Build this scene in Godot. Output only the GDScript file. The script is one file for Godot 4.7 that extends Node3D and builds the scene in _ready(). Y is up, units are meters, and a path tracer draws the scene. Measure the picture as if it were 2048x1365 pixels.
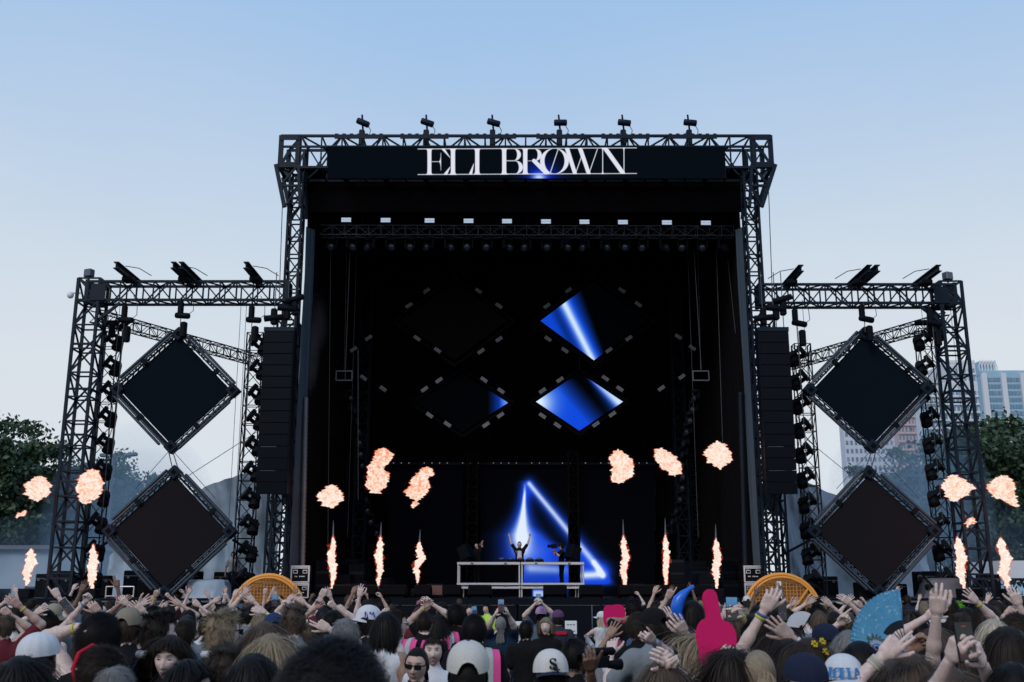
extends Node3D
# A festival stage at dusk seen over the heads of the crowd: main stage, two wings with diamond screens, flame jets.

const F := 2079.0                 # focal length in pixels of the 2048 wide photograph
const PITCH := 13.47              # degrees the camera looks up
const EYE := Vector3(0.0, 1.95, 0.0)
const DECK := 1.69                # height of the stage floor

var rng := RandomNumberGenerator.new()
var noise := FastNoiseLite.new()
var M := {}
var used_names := {}
var box_mesh: BoxMesh
var rod_mesh: CylinderMesh

func _ready() -> void:
	rng.seed = 20240
	noise.seed = 7
	noise.noise_type = FastNoiseLite.TYPE_SIMPLEX_SMOOTH
	noise.frequency = 1.0
	setup_camera_and_light()
	make_materials()
	build_ground()
	build_background()
	build_stage_house()
	build_stage_contents()
	build_wings()
	build_flames()
	build_haze()
	build_crowd()

# ---------------------------------------------------------------- camera, sky, sun, exposure
func setup_camera_and_light() -> void:
	var cam := Camera3D.new()
	cam.name = "camera"
	add_child(cam)
	cam.position = EYE
	cam.rotation_degrees = Vector3(PITCH, 0, 0)
	cam.near = 0.1
	cam.far = 3000.0
	var lens := CameraAttributesPhysical.new()
	lens.frustum_focal_length = 36.555
	lens.frustum_focus_distance = 14.0
	lens.exposure_aperture = 4.5
	lens.frustum_near = 0.1
	lens.frustum_far = 3000.0
	cam.attributes = lens
	cam.fov = rad_to_deg(2.0 * atan(682.5 / F))
	cam.current = true
	var env := Environment.new()
	env.background_mode = Environment.BG_SKY
	env.tonemap_mode = Environment.TONE_MAPPER_LINEAR
	env.tonemap_exposure = 1.0
	env.sdfgi_enabled = true
	env.ssao_enabled = true
	env.ssil_enabled = true
	env.volumetric_fog_enabled = true
	env.volumetric_fog_density = 0.0
	var sky := Sky.new()
	var pan := PanoramaSkyMaterial.new()
	pan.panorama = sky_picture()
	sky.sky_material = pan
	env.sky = sky
	var we := WorldEnvironment.new()
	we.name = "world_environment"
	we.environment = env
	add_child(we)
	var sun := DirectionalLight3D.new()
	sun.name = "sun"
	sun.light_energy = 0.48
	sun.light_color = Color(1.0, 0.96, 0.93)
	sun.light_angular_distance = 25.0
	sun.shadow_enabled = true
	sun.rotation_degrees = Vector3(-38, -28, 0)
	add_child(sun)

func sky_picture() -> ImageTexture:
	# evening sky: deeper blue overhead, pale towards the horizon; the same all round
	var stops := [[-90.0, Color8(120, 130, 142)], [-2.0, Color8(170, 186, 202)], [0.0, Color8(217, 226, 235)], [8.0, Color8(219, 226, 234)], [12.0, Color8(217, 225, 233)], [17.0, Color8(207, 220, 233)], [21.5, Color8(192, 211, 232)], [26.0, Color8(176, 202, 232)], [31.0, Color8(161, 195, 232)], [60.0, Color8(134, 173, 222)], [90.0, Color8(116, 158, 213)]]
	var im := Image.create(512, 512, false, Image.FORMAT_RGB8)
	for y in 512:
		var el := 90.0 - 180.0 * (y + 0.5) / 512.0
		for x in 512:
			var a := TAU * x / 512.0
			var wob := noise.get_noise_3d(cos(a) * 1.5, el * 0.04, sin(a) * 1.5) * 2.0
			var e := el + (wob if el > 2.0 else 0.0)
			var c: Color = stops[0][1]
			for i in stops.size() - 1:
				if e >= stops[i][0]:
					var t := clampf((e - stops[i][0]) / (stops[i + 1][0] - stops[i][0]), 0, 1)
					c = (stops[i][1] as Color).lerp(stops[i + 1][1], t)
			im.set_pixel(x, y, c)
	return ImageTexture.create_from_image(im)

# ---------------------------------------------------------------- general helpers
func ray(u: float, v: float) -> Vector3:
	var p := deg_to_rad(PITCH)
	return Vector3(1, 0, 0) * ((u - 1024.0) / F) + Vector3(0, cos(p), sin(p)) * ((682.5 - v) / F) + Vector3(0, sin(p), -cos(p))

# the point on the upright plane `depth` metres in front of the camera that the photograph shows at pixel (u, v)
func at(u: float, v: float, depth: float) -> Vector3:
	var d := ray(u, v)
	return EYE + d * (depth / -d.z)

func numbered(called: String) -> String:
	if not used_names.has(called):
		used_names[called] = 0
		return called
	used_names[called] += 1
	return "%s_%03d" % [called, used_names[called]]

func thing(called: String, label: String, category: String, pos := Vector3.ZERO, turn := 0.0, group := "") -> Node3D:
	var o := Node3D.new()
	o.name = numbered(called)
	add_child(o)
	o.position = pos
	o.rotation.y = turn
	tag(o, label, category, group)
	return o

func tag(o: Node, label: String, category: String, group := "") -> void:
	o.set_meta("label", label)
	o.set_meta("category", category)
	if group:
		o.set_meta("group", group)

func part(parent: Node, called: String, mesh: Mesh, m: Material, tr := Transform3D.IDENTITY) -> MeshInstance3D:
	var o := MeshInstance3D.new()
	o.name = called
	o.mesh = mesh
	o.material_override = m
	o.transform = tr
	parent.add_child(o, true)
	return o

func struct_mesh(called: String, mesh: Mesh, m: Material, tr := Transform3D.IDENTITY) -> MeshInstance3D:
	var o := part(self, called, mesh, m, tr)
	o.set_meta("kind", "structure")
	return o

func mat(c: Color, rough := 0.7, metal := 0.0) -> StandardMaterial3D:
	var m := StandardMaterial3D.new()
	m.albedo_color = c.linear_to_srgb()
	m.roughness = rough
	m.metallic = metal
	return m

func glow(c: Color, energy: float) -> StandardMaterial3D:
	var m := StandardMaterial3D.new()
	m.albedo_color = Color(0.1, 0.1, 0.1)
	m.emission_enabled = true
	m.emission = c
	m.emission_energy_multiplier = energy
	return m

func frame_of(a: Vector3, b: Vector3, up := Vector3.UP) -> Basis:
	var y := (b - a).normalized()
	var x := up.cross(y)
	if x.length() < 0.01:
		x = Vector3.RIGHT.cross(y) if absf(y.x) < 0.9 else Vector3.BACK.cross(y)
	x = x.normalized()
	return Basis(x, y, x.cross(y))

# a straight square bar or round rod from a to b, both in the parent's own axes
func bar(parent: Node, called: String, a: Vector3, b: Vector3, w: float, m: Material, round_ := false, w2 := -1.0) -> MeshInstance3D:
	var f := frame_of(a, b)
	var h := w if w2 < 0 else w2
	return part(parent, called, rod_mesh if round_ else box_mesh, m, Transform3D(Basis(f.x * w, f.y * a.distance_to(b), f.z * h), (a + b) / 2))

func block(parent: Node, called: String, c: Vector3, size: Vector3, m: Material, turn := Basis.IDENTITY) -> MeshInstance3D:
	return part(parent, called, box_mesh, m, Transform3D(turn * Basis.from_scale(size), c))

# a box truss: four chords and, on each face, a zig-zag of braces, each bar a piece of its own
func truss(parent: Node, a: Vector3, b: Vector3, w: float, h: float, bays: int, cw: float, bw: float, m: Material, up := Vector3.UP, round_ := false, straight := true, faces := [0, 1, 2, 3]) -> void:
	var f := frame_of(a, b, up)
	var c := [f.x * w / 2 + f.z * h / 2, f.x * w / 2 - f.z * h / 2, -f.x * w / 2 - f.z * h / 2, -f.x * w / 2 + f.z * h / 2]
	for k in 4:
		bar(parent, "chord", a + c[k], b + c[k], cw, m, round_)
	for s in faces:
		var p: Vector3 = c[s]
		var q: Vector3 = c[(s + 1) % 4]
		for i in bays:
			var p0 := a.lerp(b, float(i) / bays)
			var p1 := a.lerp(b, float(i + 1) / bays)
			if (i + s) % 2 == 0:
				bar(parent, "brace", p0 + p, p1 + q, bw, m, round_)
			else:
				bar(parent, "brace", p0 + q, p1 + p, bw, m, round_)
			if straight:
				bar(parent, "strut", p1 + p, p1 + q, bw, m, round_)

func quad_mesh(p: Array, uv := [Vector2(0, 1), Vector2(1, 1), Vector2(1, 0), Vector2(0, 0)]) -> ArrayMesh:
	# corners run anticlockwise as seen from the front: bottom left, bottom right, top right, top left
	var st := SurfaceTool.new()
	st.begin(Mesh.PRIMITIVE_TRIANGLES)
	for i in [0, 2, 1, 0, 3, 2]:
		st.set_uv(uv[i])
		st.add_vertex(p[i])
	st.generate_normals()
	return st.commit()

# a sheet over a grid of points (rows of equal length), smooth normals
func sheet(rows: Array, two_sided := false) -> ArrayMesh:
	var st := SurfaceTool.new()
	st.begin(Mesh.PRIMITIVE_TRIANGLES)
	st.set_smooth_group(0)
	var nr := rows.size()
	var nc: int = rows[0].size()
	for r in nr:
		for c in nc:
			st.set_uv(Vector2(float(c) / (nc - 1), 1.0 - float(r) / (nr - 1)))
			st.add_vertex(rows[r][c])
	for r in nr - 1:
		for c in nc - 1:
			var i := r * nc + c
			for k in [i, i + nc, i + 1, i + 1, i + nc, i + nc + 1]:
				st.add_index(k)
	st.generate_normals()
	return st.commit()

# a tube through points with a radius at each
func tube(pts: Array, radii: Array, sides := 8, caps := true) -> ArrayMesh:
	var st := SurfaceTool.new()
	st.begin(Mesh.PRIMITIVE_TRIANGLES)
	tube_into(st, pts, radii, sides, caps, 0)
	st.generate_normals()
	return st.commit()

func tube_into(st: SurfaceTool, pts: Array, radii: Array, sides: int, caps: bool, first: int) -> int:
	st.set_smooth_group(0)
	var n := pts.size()
	var last_x := Vector3.ZERO
	for i in n:
		var d: Vector3 = (pts[mini(i + 1, n - 1)] - pts[maxi(i - 1, 0)]).normalized()
		var x := last_x - d * last_x.dot(d)
		if x.length() < 0.01:
			x = Vector3.UP.cross(d)
			if x.length() < 0.05:
				x = Vector3.RIGHT.cross(d)
		x = x.normalized()
		last_x = x
		var z := x.cross(d)
		for k in sides:
			var an := TAU * k / sides
			st.set_uv(Vector2(float(k) / sides, float(i) / (n - 1)))
			st.add_vertex(pts[i] + (x * cos(an) + z * sin(an)) * radii[i])
	for i in n - 1:
		for k in sides:
			var a := first + i * sides + k
			var b := first + i * sides + (k + 1) % sides
			for q in [a, a + sides, b, b, a + sides, b + sides]:
				st.add_index(q)
	var made := n * sides
	if caps:
		st.add_vertex(pts[0])
		st.add_vertex(pts[n - 1])
		for k in sides:
			var k2 := (k + 1) % sides
			for q in [first + k, first + k2, first + made, first + made - sides + k2, first + made - sides + k, first + made + 1]:
				st.add_index(q)
		made += 2
	return made

# a box with bevelled edges, centred on the origin
func bevel_box(s: Vector3, b: float) -> ArrayMesh:
	var st := SurfaceTool.new()
	st.begin(Mesh.PRIMITIVE_TRIANGLES)
	st.set_smooth_group(-1)
	var h := s / 2
	var faces := []
	for ax in 3:
		for sg in [-1.0, 1.0]:
			var u := (ax + 1) % 3
			var v := (ax + 2) % 3
			var q := []
			for k in [[-1, -1], [1, -1], [1, 1], [-1, 1]]:
				var p := Vector3.ZERO
				p[ax] = sg * h[ax]
				p[u] = k[0] * (h[u] - b)
				p[v] = k[1] * (h[v] - b)
				q.append(p)
			faces.append(q)
	for ax in 3:      # edges along ax
		var u := (ax + 1) % 3
		var v := (ax + 2) % 3
		for su in [-1.0, 1.0]:
			for sv in [-1.0, 1.0]:
				var q := []
				for k in [[-1, 0], [1, 0], [1, 1], [-1, 1]]:
					var p := Vector3.ZERO
					p[ax] = k[0] * (h[ax] - b)
					p[u] = su * (h[u] - (b if k[1] == 1 else 0.0))
					p[v] = sv * (h[v] - (0.0 if k[1] == 1 else b))
					q.append(p)
				faces.append(q)
	for q in faces:
		var n: Vector3 = (q[1] - q[0]).cross(q[2] - q[0])
		var c: Vector3 = (q[0] + q[2]) / 2
		var order := [0, 2, 1, 0, 3, 2] if n.dot(c) > 0 else [0, 1, 2, 0, 2, 3]
		for i in order:
			st.add_vertex(q[i])
	for sx in [-1.0, 1.0]:
		for sy in [-1.0, 1.0]:
			for sz in [-1.0, 1.0]:
				var p0 := Vector3(sx * h.x, sy * (h.y - b), sz * (h.z - b))
				var p1 := Vector3(sx * (h.x - b), sy * h.y, sz * (h.z - b))
				var p2 := Vector3(sx * (h.x - b), sy * (h.y - b), sz * h.z)
				var tri := [p0, p2, p1] if sx * sy * sz > 0 else [p0, p1, p2]
				for p in tri:
					st.add_vertex(p)
	st.generate_normals()
	return st.commit()

func lathe(profile: Array, sides := 16) -> ArrayMesh:
	# profile: Vector2(radius, height) from the bottom up
	var st := SurfaceTool.new()
	st.begin(Mesh.PRIMITIVE_TRIANGLES)
	st.set_smooth_group(0)
	for p in profile:
		for k in sides:
			var an := TAU * k / sides
			st.add_vertex(Vector3(cos(an) * p.x, p.y, sin(an) * p.x))
	for i in profile.size() - 1:
		for k in sides:
			var a := i * sides + k
			var b := i * sides + (k + 1) % sides
			for q in [a, b, a + sides, b, b + sides, a + sides]:
				st.add_index(q)
	st.generate_normals()
	return st.commit()

func noise_tex(freq: float, c0: Color, c1: Color, oct := 4, size := 256, sd := 1) -> ImageTexture:
	var n := FastNoiseLite.new()
	n.seed = sd
	n.frequency = freq
	n.fractal_octaves = oct
	var src := n.get_seamless_image(size, size)
	var im := Image.create(size, size, false, Image.FORMAT_RGB8)
	for y in size:
		for x in size:
			im.set_pixel(x, y, c0.lerp(c1, src.get_pixel(x, y).r))
	return ImageTexture.create_from_image(im)

func make_materials() -> void:
	box_mesh = BoxMesh.new()
	rod_mesh = CylinderMesh.new()
	rod_mesh.top_radius = 0.5
	rod_mesh.bottom_radius = 0.5
	rod_mesh.height = 1.0
	rod_mesh.radial_segments = 8
	rod_mesh.rings = 1
	M.black_steel = mat(Color(0.0045, 0.012, 0.025), 0.5, 0.0)
	M.black_steel.metallic_specular = 0.28
	M.dark_truss = mat(Color(0.004, 0.010, 0.02), 0.5)
	M.dark_truss.metallic_specular = 0.28
	M.alu = mat(Color(0.5, 0.52, 0.55), 0.38, 0.6)
	M.dull_alu = mat(Color(0.1, 0.115, 0.135), 0.45, 0.4)
	M.drape = mat(Color(0.006, 0.006, 0.007), 0.95)
	M.drape.metallic_specular = 0.1
	M.pit = mat(Color(0.005, 0.005, 0.006), 0.9)
	M.pit.metallic_specular = 0.15
	M.black_box = mat(Color(0.0035, 0.0055, 0.009), 0.6)
	M.black_box.metallic_specular = 0.2
	M.led_off = mat(Color(0.003, 0.007, 0.0125), 0.7)
	M.led_off.metallic_specular = 0.14
	M.led_brown = mat(Color(0.0105, 0.0095, 0.0125), 0.7)
	M.led_brown.metallic_specular = 0.16
	M.cable = mat(Color(0.012, 0.012, 0.014), 0.6)
	M.rope = mat(Color(0.06, 0.07, 0.08), 0.7)
	M.silver = mat(Color(0.62, 0.64, 0.66), 0.35, 0.5)
	M.white_paint = mat(Color(0.7, 0.72, 0.74), 0.5)
	M.orange = mat(Color(0.72, 0.3, 0.045), 0.5)
	M.orange_wire = mat(Color(0.55, 0.24, 0.05), 0.6)
	M.glass_dark = mat(Color(0.02, 0.03, 0.045), 0.12)
	var asphalt := mat(Color(1, 1, 1), 0.9)
	asphalt.albedo_texture = noise_tex(0.05, Color(0.2, 0.2, 0.21), Color(0.3, 0.3, 0.31), 5, 256, 3)
	asphalt.uv1_world_triplanar = true
	asphalt.uv1_triplanar = true
	asphalt.uv1_scale = Vector3(0.35, 0.35, 0.35)
	M.asphalt = asphalt
	var tarp := mat(Color(1, 1, 1), 0.55)
	tarp.albedo_texture = noise_tex(0.02, Color(0.44, 0.52, 0.6), Color(0.6, 0.67, 0.73), 4, 256, 5)
	tarp.uv1_triplanar = true
	tarp.uv1_scale = Vector3(0.2, 0.2, 0.2)
	M.tarp = tarp
	var tarp2: StandardMaterial3D = tarp.duplicate()
	tarp2.albedo_color = Color(0.6, 0.55, 0.55)
	M.tarp_brown = tarp2

# ---------------------------------------------------------------- ground
func build_ground() -> void:
	struct_mesh("ground", quad_mesh([Vector3(-1500, 0, 60), Vector3(1500, 0, 60), Vector3(1500, 0, -2400), Vector3(-1500, 0, -2400)]), M.asphalt)

# ---------------------------------------------------------------- background: trees, towers, lamp post, awnings
func tree(label: String, base: Vector3, h: float, crown_c: float, rad: Vector3, leaves: int, sd: int, leaf := 0.3) -> void:
	var r := RandomNumberGenerator.new()
	r.seed = sd
	var t := thing("broadleaf_tree", label, "tree", base, 0.0, "trees behind the stage")
	# trunk and limbs
	var st := SurfaceTool.new()
	st.begin(Mesh.PRIMITIVE_TRIANGLES)
	var n := 0
	var bend := Vector3(r.randf_range(-0.4, 0.4), 0, r.randf_range(-0.4, 0.4))
	var fork := h * 0.32
	n += tube_into(st, [Vector3.ZERO, Vector3(0, fork * 0.5, 0) + bend * 0.4, Vector3(0, fork, 0) + bend], [0.32, 0.25, 0.2], 8, false, n)
	var tips := []
	for i in 11:
		var an := TAU * i / 11.0 + r.randf_range(-0.3, 0.3)
		var tip := Vector3(cos(an) * rad.x * r.randf_range(0.35, 0.85), crown_c + rad.y * r.randf_range(-0.6, 0.75), sin(an) * rad.z * r.randf_range(0.35, 0.85))
		var start := Vector3(0, fork * r.randf_range(0.75, 1.0), 0) + bend
		var mid := start.lerp(tip, 0.5) + Vector3(0, r.randf_range(0.2, 0.8), 0)
		n += tube_into(st, [start, mid, tip], [0.13, 0.08, 0.025], 6, false, n)
		tips.append(tip)
		for k in 3:
			var s2 := mid.lerp(tip, r.randf_range(0.0, 0.6))
			var t2 := s2 + Vector3(r.randf_range(-1, 1), r.randf_range(-0.3, 0.9), r.randf_range(-1, 1)) * rad.x * 0.38
			n += tube_into(st, [s2, s2.lerp(t2, 0.5) + Vector3(0, 0.15, 0), t2], [0.05, 0.035, 0.012], 5, false, n)
			tips.append(t2)
	st.generate_normals()
	part(t, "trunk", st.commit(), M.bark)
	# leaf sprays round the twig ends
	var clumps := []
	for tip in tips:
		clumps.append([tip, r.randf_range(0.55, 1.15) * rad.x * 0.27])
	while clumps.size() < 105:
		var d := Vector3(r.randfn(), r.randfn(), r.randfn()).normalized() * pow(r.randf(), 0.33)
		var q := Vector3(0, crown_c, 0) + d * rad * r.randf_range(0.85, 1.05)
		if noise.get_noise_3d(q.x * 0.35 + sd, q.y * 0.35, q.z * 0.35) > -0.28:
			clumps.append([q, r.randf_range(0.4, 1.0) * rad.x * 0.26])
	var v := PackedVector3Array()
	var nn := PackedVector3Array()
	var cc := PackedColorArray()
	for i in leaves:
		var c: Array = clumps[r.randi() % clumps.size()]
		var d := Vector3(r.randfn(), r.randfn() * 0.6, r.randfn()) * 0.5
		var p: Vector3 = c[0] + d * c[1]
		var a := Vector3(r.randfn(), r.randfn() - 0.5, r.randfn()).normalized()
		var b := a.cross(Vector3(r.randfn(), r.randfn(), r.randfn())).normalized()
		var s := leaf * r.randf_range(0.6, 1.3)
		var q0 := p
		var q1 := p + a * s * 0.5 + b * s * 0.3
		var q2 := p + a * s
		var q3 := p + a * s * 0.5 - b * s * 0.3
		var nor := a.cross(b)
		var g := r.randf_range(0.7, 1.3)
		var col := Color(0.032 * g, 0.066 * g, 0.03 * g * r.randf_range(0.7, 1.3))
		for q in [q0, q1, q2, q0, q2, q3]:
			v.append(q)
			nn.append(nor)
			cc.append(col)
	part(t, "crown", arrays_mesh(v, nn, cc), M.leaf)

func arrays_mesh(v: PackedVector3Array, nn: PackedVector3Array, cc: PackedColorArray, idx := PackedInt32Array()) -> ArrayMesh:
	var arr := []
	arr.resize(Mesh.ARRAY_MAX)
	arr[Mesh.ARRAY_VERTEX] = v
	arr[Mesh.ARRAY_NORMAL] = nn
	if cc.size():
		arr[Mesh.ARRAY_COLOR] = cc
	if idx.size():
		arr[Mesh.ARRAY_INDEX] = idx
	var m := ArrayMesh.new()
	m.add_surface_from_arrays(Mesh.PRIMITIVE_TRIANGLES, arr)
	return m

# a tower block: a wall with recessed window bays; windows only on the face towards the stage and one side
func tower_block(label: String, u0: float, u1: float, v_top: float, depth: float, thick: float, wall: Material, glass: Material, cols: int, floor_h: float, win: Vector2, v_low: float, bands := false, side := 0) -> Node3D:
	var a := at(u0, v_top, depth)
	var b := at(u1, v_top, depth)
	var low := at(u0, v_low, depth).y
	var w := b.x - a.x
	var t := thing("tower_block", label, "building", Vector3((a.x + b.x) / 2, 0, -depth))
	block(t, "wall", Vector3(0, a.y / 2, -thick / 2), Vector3(w, a.y, thick), wall)
	block(t, "roof_parapet", Vector3(0, a.y + 0.5, -thick / 2), Vector3(w * 1.01, 1.0, thick * 1.01), wall)
	var step := w / cols
	var y := a.y - floor_h * 0.9
	var count := 0
	while y > low and count < 290:
		for i in cols:
			var x := -w / 2 + step * (i + 0.5)
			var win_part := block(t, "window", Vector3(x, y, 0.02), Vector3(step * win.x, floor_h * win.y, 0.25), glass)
			count += 1
			if count % 7 == 3:
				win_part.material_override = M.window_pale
		if bands:
			block(t, "floor_band", Vector3(0, y - floor_h * 0.5, 0.3), Vector3(w, floor_h * 0.16, 0.7), wall)
		y -= floor_h
	if side != 0:
		y = a.y - floor_h * 0.9
		while y > low and count < 298:
			for i in 3:
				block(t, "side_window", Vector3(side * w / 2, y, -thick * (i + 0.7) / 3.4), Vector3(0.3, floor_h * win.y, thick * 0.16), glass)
				count += 1
			y -= floor_h
	return t

func build_background() -> void:
	M.bark = mat(Color(0.045, 0.038, 0.032), 0.9)
	var leaf := mat(Color(1, 1, 1), 0.6)
	leaf.vertex_color_use_as_albedo = true
	leaf.backlight_enabled = true
	leaf.backlight = Color(0.16, 0.22, 0.1)
	M.leaf = leaf
	M.concrete_white = mat(Color(0.6, 0.64, 0.68), 0.8)  # distance haze is put into these wall colours, made paler and bluer
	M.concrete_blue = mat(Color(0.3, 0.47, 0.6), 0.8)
	M.brick_pink = mat(Color(0.58, 0.4, 0.37), 0.85)
	M.brick_shaded = mat(Color(0.56, 0.6, 0.68), 0.85)  # half of the pink tower in shade, the shade painted into the colour
	M.window_blue = mat(Color(0.13, 0.24, 0.34), 0.25)  # bluish sky reflection and haze painted into the glass colour
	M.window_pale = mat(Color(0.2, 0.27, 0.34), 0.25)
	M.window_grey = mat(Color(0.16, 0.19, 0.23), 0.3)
	# trees: foot pixel, distance, label, height, crown centre, crown radii, leaves
	var trees := [[-20, 58, "tall dark green tree at the edge beside the outer lattice tower", 11.4, 6.4, Vector3(4.0, 5.0, 3.6), 26000],
		[84, 63, "dark leafy tree between the lattice tower and the tallest tree", 11.6, 6.4, Vector3(3.2, 5.2, 3.0), 20000],
		[160, 70, "leafy tree showing through the lattice of the outer tower", 11.2, 6.4, Vector3(3.0, 4.8, 3.0), 14000],
		[232, 80, "hazy tree behind the street lamp", 12.6, 7.4, Vector3(3.6, 5.2, 3.4), 16000],
		[2062, 56, "broad dark tree in front of the glass tower", 11.9, 6.8, Vector3(5.2, 5.1, 4.0), 34000],
		[1952, 66, "dark tree behind the lattice tower under the white tower block", 12.4, 7.0, Vector3(4.2, 5.4, 3.6), 26000],
		[1872, 78, "hazy tree below the white tower block", 12.8, 7.4, Vector3(4.4, 5.4, 4.0), 22000],
		[1782, 84, "hazy tree below the pink brick tower", 12.4, 7.0, Vector3(4.8, 5.4, 4.0), 22000]]
	for k in trees.size():
		var q: Array = trees[k]
		tree(q[2], Vector3(at(q[0], 1150, q[1]).x, 0, -q[1]), q[3], q[4], q[5], q[6], 11 + k, 0.32)
	# tower blocks far behind the right wing
	tower_block("shaded grey lilac half of the pink brick tower, shade painted into the wall", 1684, 1790, 806, 362, 5, M.brick_shaded, M.window_grey, 12, 2.9, Vector2(0.5, 0.5), 985, false)  # same building as the pink tower; its shade is painted into the wall
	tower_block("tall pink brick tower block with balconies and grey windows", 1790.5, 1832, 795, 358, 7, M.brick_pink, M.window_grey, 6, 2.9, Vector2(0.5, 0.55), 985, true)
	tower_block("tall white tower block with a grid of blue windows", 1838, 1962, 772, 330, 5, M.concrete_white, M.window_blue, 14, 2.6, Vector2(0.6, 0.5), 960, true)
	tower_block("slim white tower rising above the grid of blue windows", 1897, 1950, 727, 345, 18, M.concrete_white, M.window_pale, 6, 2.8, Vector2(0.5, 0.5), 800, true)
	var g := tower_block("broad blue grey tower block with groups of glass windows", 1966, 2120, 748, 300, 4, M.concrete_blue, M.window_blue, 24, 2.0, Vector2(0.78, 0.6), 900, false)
	var gw := at(2120, 748, 300).x - at(1966, 748, 300).x
	var gh := at(1966, 748, 300).y
	for i in 5:
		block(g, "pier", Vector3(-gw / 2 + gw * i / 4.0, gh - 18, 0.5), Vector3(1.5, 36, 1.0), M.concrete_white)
	# pale building crown of upright fins
	var ca := at(1958, 720, 380)
	var cb := at(1999, 765, 380)
	var cr := thing("fin_tower", "pale tower top with woven upright fins", "building", Vector3((ca.x + cb.x) / 2, 0, -380))
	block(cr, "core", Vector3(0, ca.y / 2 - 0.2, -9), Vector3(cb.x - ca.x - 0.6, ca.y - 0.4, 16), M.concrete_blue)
	for i in 12:
		var x := lerpf(ca.x - cb.x, cb.x - ca.x, (i + 0.5) / 12.0) / 2
		for k in 3:
			var y0 := ca.y - k * 3.0
			var lean := 0.35 if (k + i) % 2 == 0 else -0.35
			bar(cr, "fin", Vector3(x - lean, y0 - 3.0, -0.4), Vector3(x + lean, y0, -0.4), 0.28, M.white_paint)
	# street lamp behind the left wing
	var lp := at(226, 912, 62)
	var s := thing("street_lamp", "tall grey street lamp with two flat heads on a crossarm", "street lamp", Vector3(lp.x, 0, -62))
	bar(s, "pole", Vector3.ZERO, Vector3(0, lp.y, 0), 0.26, M.dull_alu, true)
	bar(s, "crossarm", Vector3(-0.45, lp.y - 0.1, 0), Vector3(0.75, lp.y - 0.02, 0), 0.08, M.dull_alu)
	part(s, "lamp_head", bevel_box(Vector3(0.75, 0.22, 0.4), 0.06), M.dull_alu, Transform3D(Basis(Vector3.BACK, 0.12), Vector3(1.05, lp.y + 0.06, 0)))
	part(s, "lamp_head", bevel_box(Vector3(0.45, 0.22, 0.4), 0.06), M.dull_alu, Transform3D(Basis.IDENTITY, Vector3(-0.55, lp.y + 0.02, 0)))
	# awnings of grey sheeting behind both wings
	awning("large grey blue tarpaulin roof sloping down behind the diamond screens beside the street lamp", 41.0, [[190, 1110], [300, 1015], [400, 962], [470, 940], [545, 918]], 1195, M.tarp, 3)
	awning("pale grey tarpaulin wall sloping down behind the diamond screens below the pink tower", 41.0, [[1580, 930], [1610, 942], [1660, 968], [1760, 1010], [1885, 1060]], 1175, M.tarp, 8)
	# low white roofs at both edges
	var hut := at(60, 1100, 52)
	var ht := thing("site_cabin", "pale grey site cabin with a flat roof beside the outer flame jet", "cabin", Vector3(hut.x, 0, -52))
	block(ht, "wall", Vector3(0, hut.y / 2, -2), Vector3(5.5, hut.y, 4), M.tarp)
	block(ht, "roof", Vector3(0, hut.y + 0.1, -2), Vector3(6.1, 0.2, 4.6), M.dull_alu)
	block(ht, "door", Vector3(-1.2, 1.0, 0.02), Vector3(0.9, 2.0, 0.08), M.black_box)
	for i in 2:
		block(ht, "window", Vector3(0.4 + i * 1.4, 1.7, 0.02), Vector3(0.9, 0.8, 0.08), M.glass_dark)
	hut = at(2040, 1122, 50)
	ht = thing("tent", "white flat tent at the foot of the broad dark tree", "tent", Vector3(hut.x + 1.2, 0, -50))
	block(ht, "canopy", Vector3(0, hut.y - 0.4, -2), Vector3(4.2, 0.8, 4), M.white_paint)
	for i in 2:
		block(ht, "pole", Vector3(-1.9 + i * 3.8, (hut.y - 0.8) / 2, -0.2), Vector3(0.12, hut.y - 0.8, 0.12), M.dull_alu)

func awning(label: String, depth: float, top: Array, v_low: float, m: Material, sd: int) -> void:
	var t := thing("tarpaulin", label, "tarpaulin", Vector3(0, 0, 0))
	var rows := []
	for j in 15:
		var row := []
		for i in 37:
			var f := i / 36.0 * (top.size() - 1)
			var k := mini(int(f), top.size() - 2)
			var u := lerpf(top[k][0], top[k + 1][0], f - k)
			var v := lerpf(top[k][1], top[k + 1][1], f - k)
			var p := at(u, v, depth)
			var q := at(u, v_low, depth)
			q.y = 0.02
			var s := j / 14.0
			var w := p.lerp(q, 1.0 - s)
			w.z += 1.6 * sin(s * 1.4) * -1.0
			w.z += noise.get_noise_3d(w.x * 0.9 + sd, w.y * 0.25, 1.0) * 0.55 + noise.get_noise_3d(w.x * 2.2 + w.y * 0.7, w.y * 0.6 + sd, 4.0) * 0.3
			row.append(w)
		rows.append(row)
	part(t, "sheet", sheet(rows), m)
	# the roof part goes on behind the ridge
	var roof := []
	for j in 4:
		var row := []
		for i in 37:
			var p: Vector3 = rows[14][i]
			row.append(p + Vector3(0, -0.25 * j, -2.2 * j) + Vector3(0, noise.get_noise_2d(p.x * 1.5, j) * 0.1 * j, 0))
		roof.append(row)
	part(t, "roof_sheet", sheet(roof), m)
	for i in [0, 12, 24, 36]:
		var p: Vector3 = rows[14][i]
		bar(t, "pole", Vector3(p.x, 0, p.z - 0.3), p - Vector3(0, 0.1, 0.3), 0.09, M.dull_alu, true)

# ---------------------------------------------------------------- pictures shown on the screens (light the screens give off)
func seg_dist(p: Vector2, a: Vector2, b: Vector2) -> Vector2:
	var ab := b - a
	var t := clampf((p - a).dot(ab) / ab.length_squared(), 0, 1)
	return Vector2(p.distance_to(a + ab * t), t)

func bell(d: float, w: float) -> float:
	return exp(-d * d / (w * w))

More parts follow.
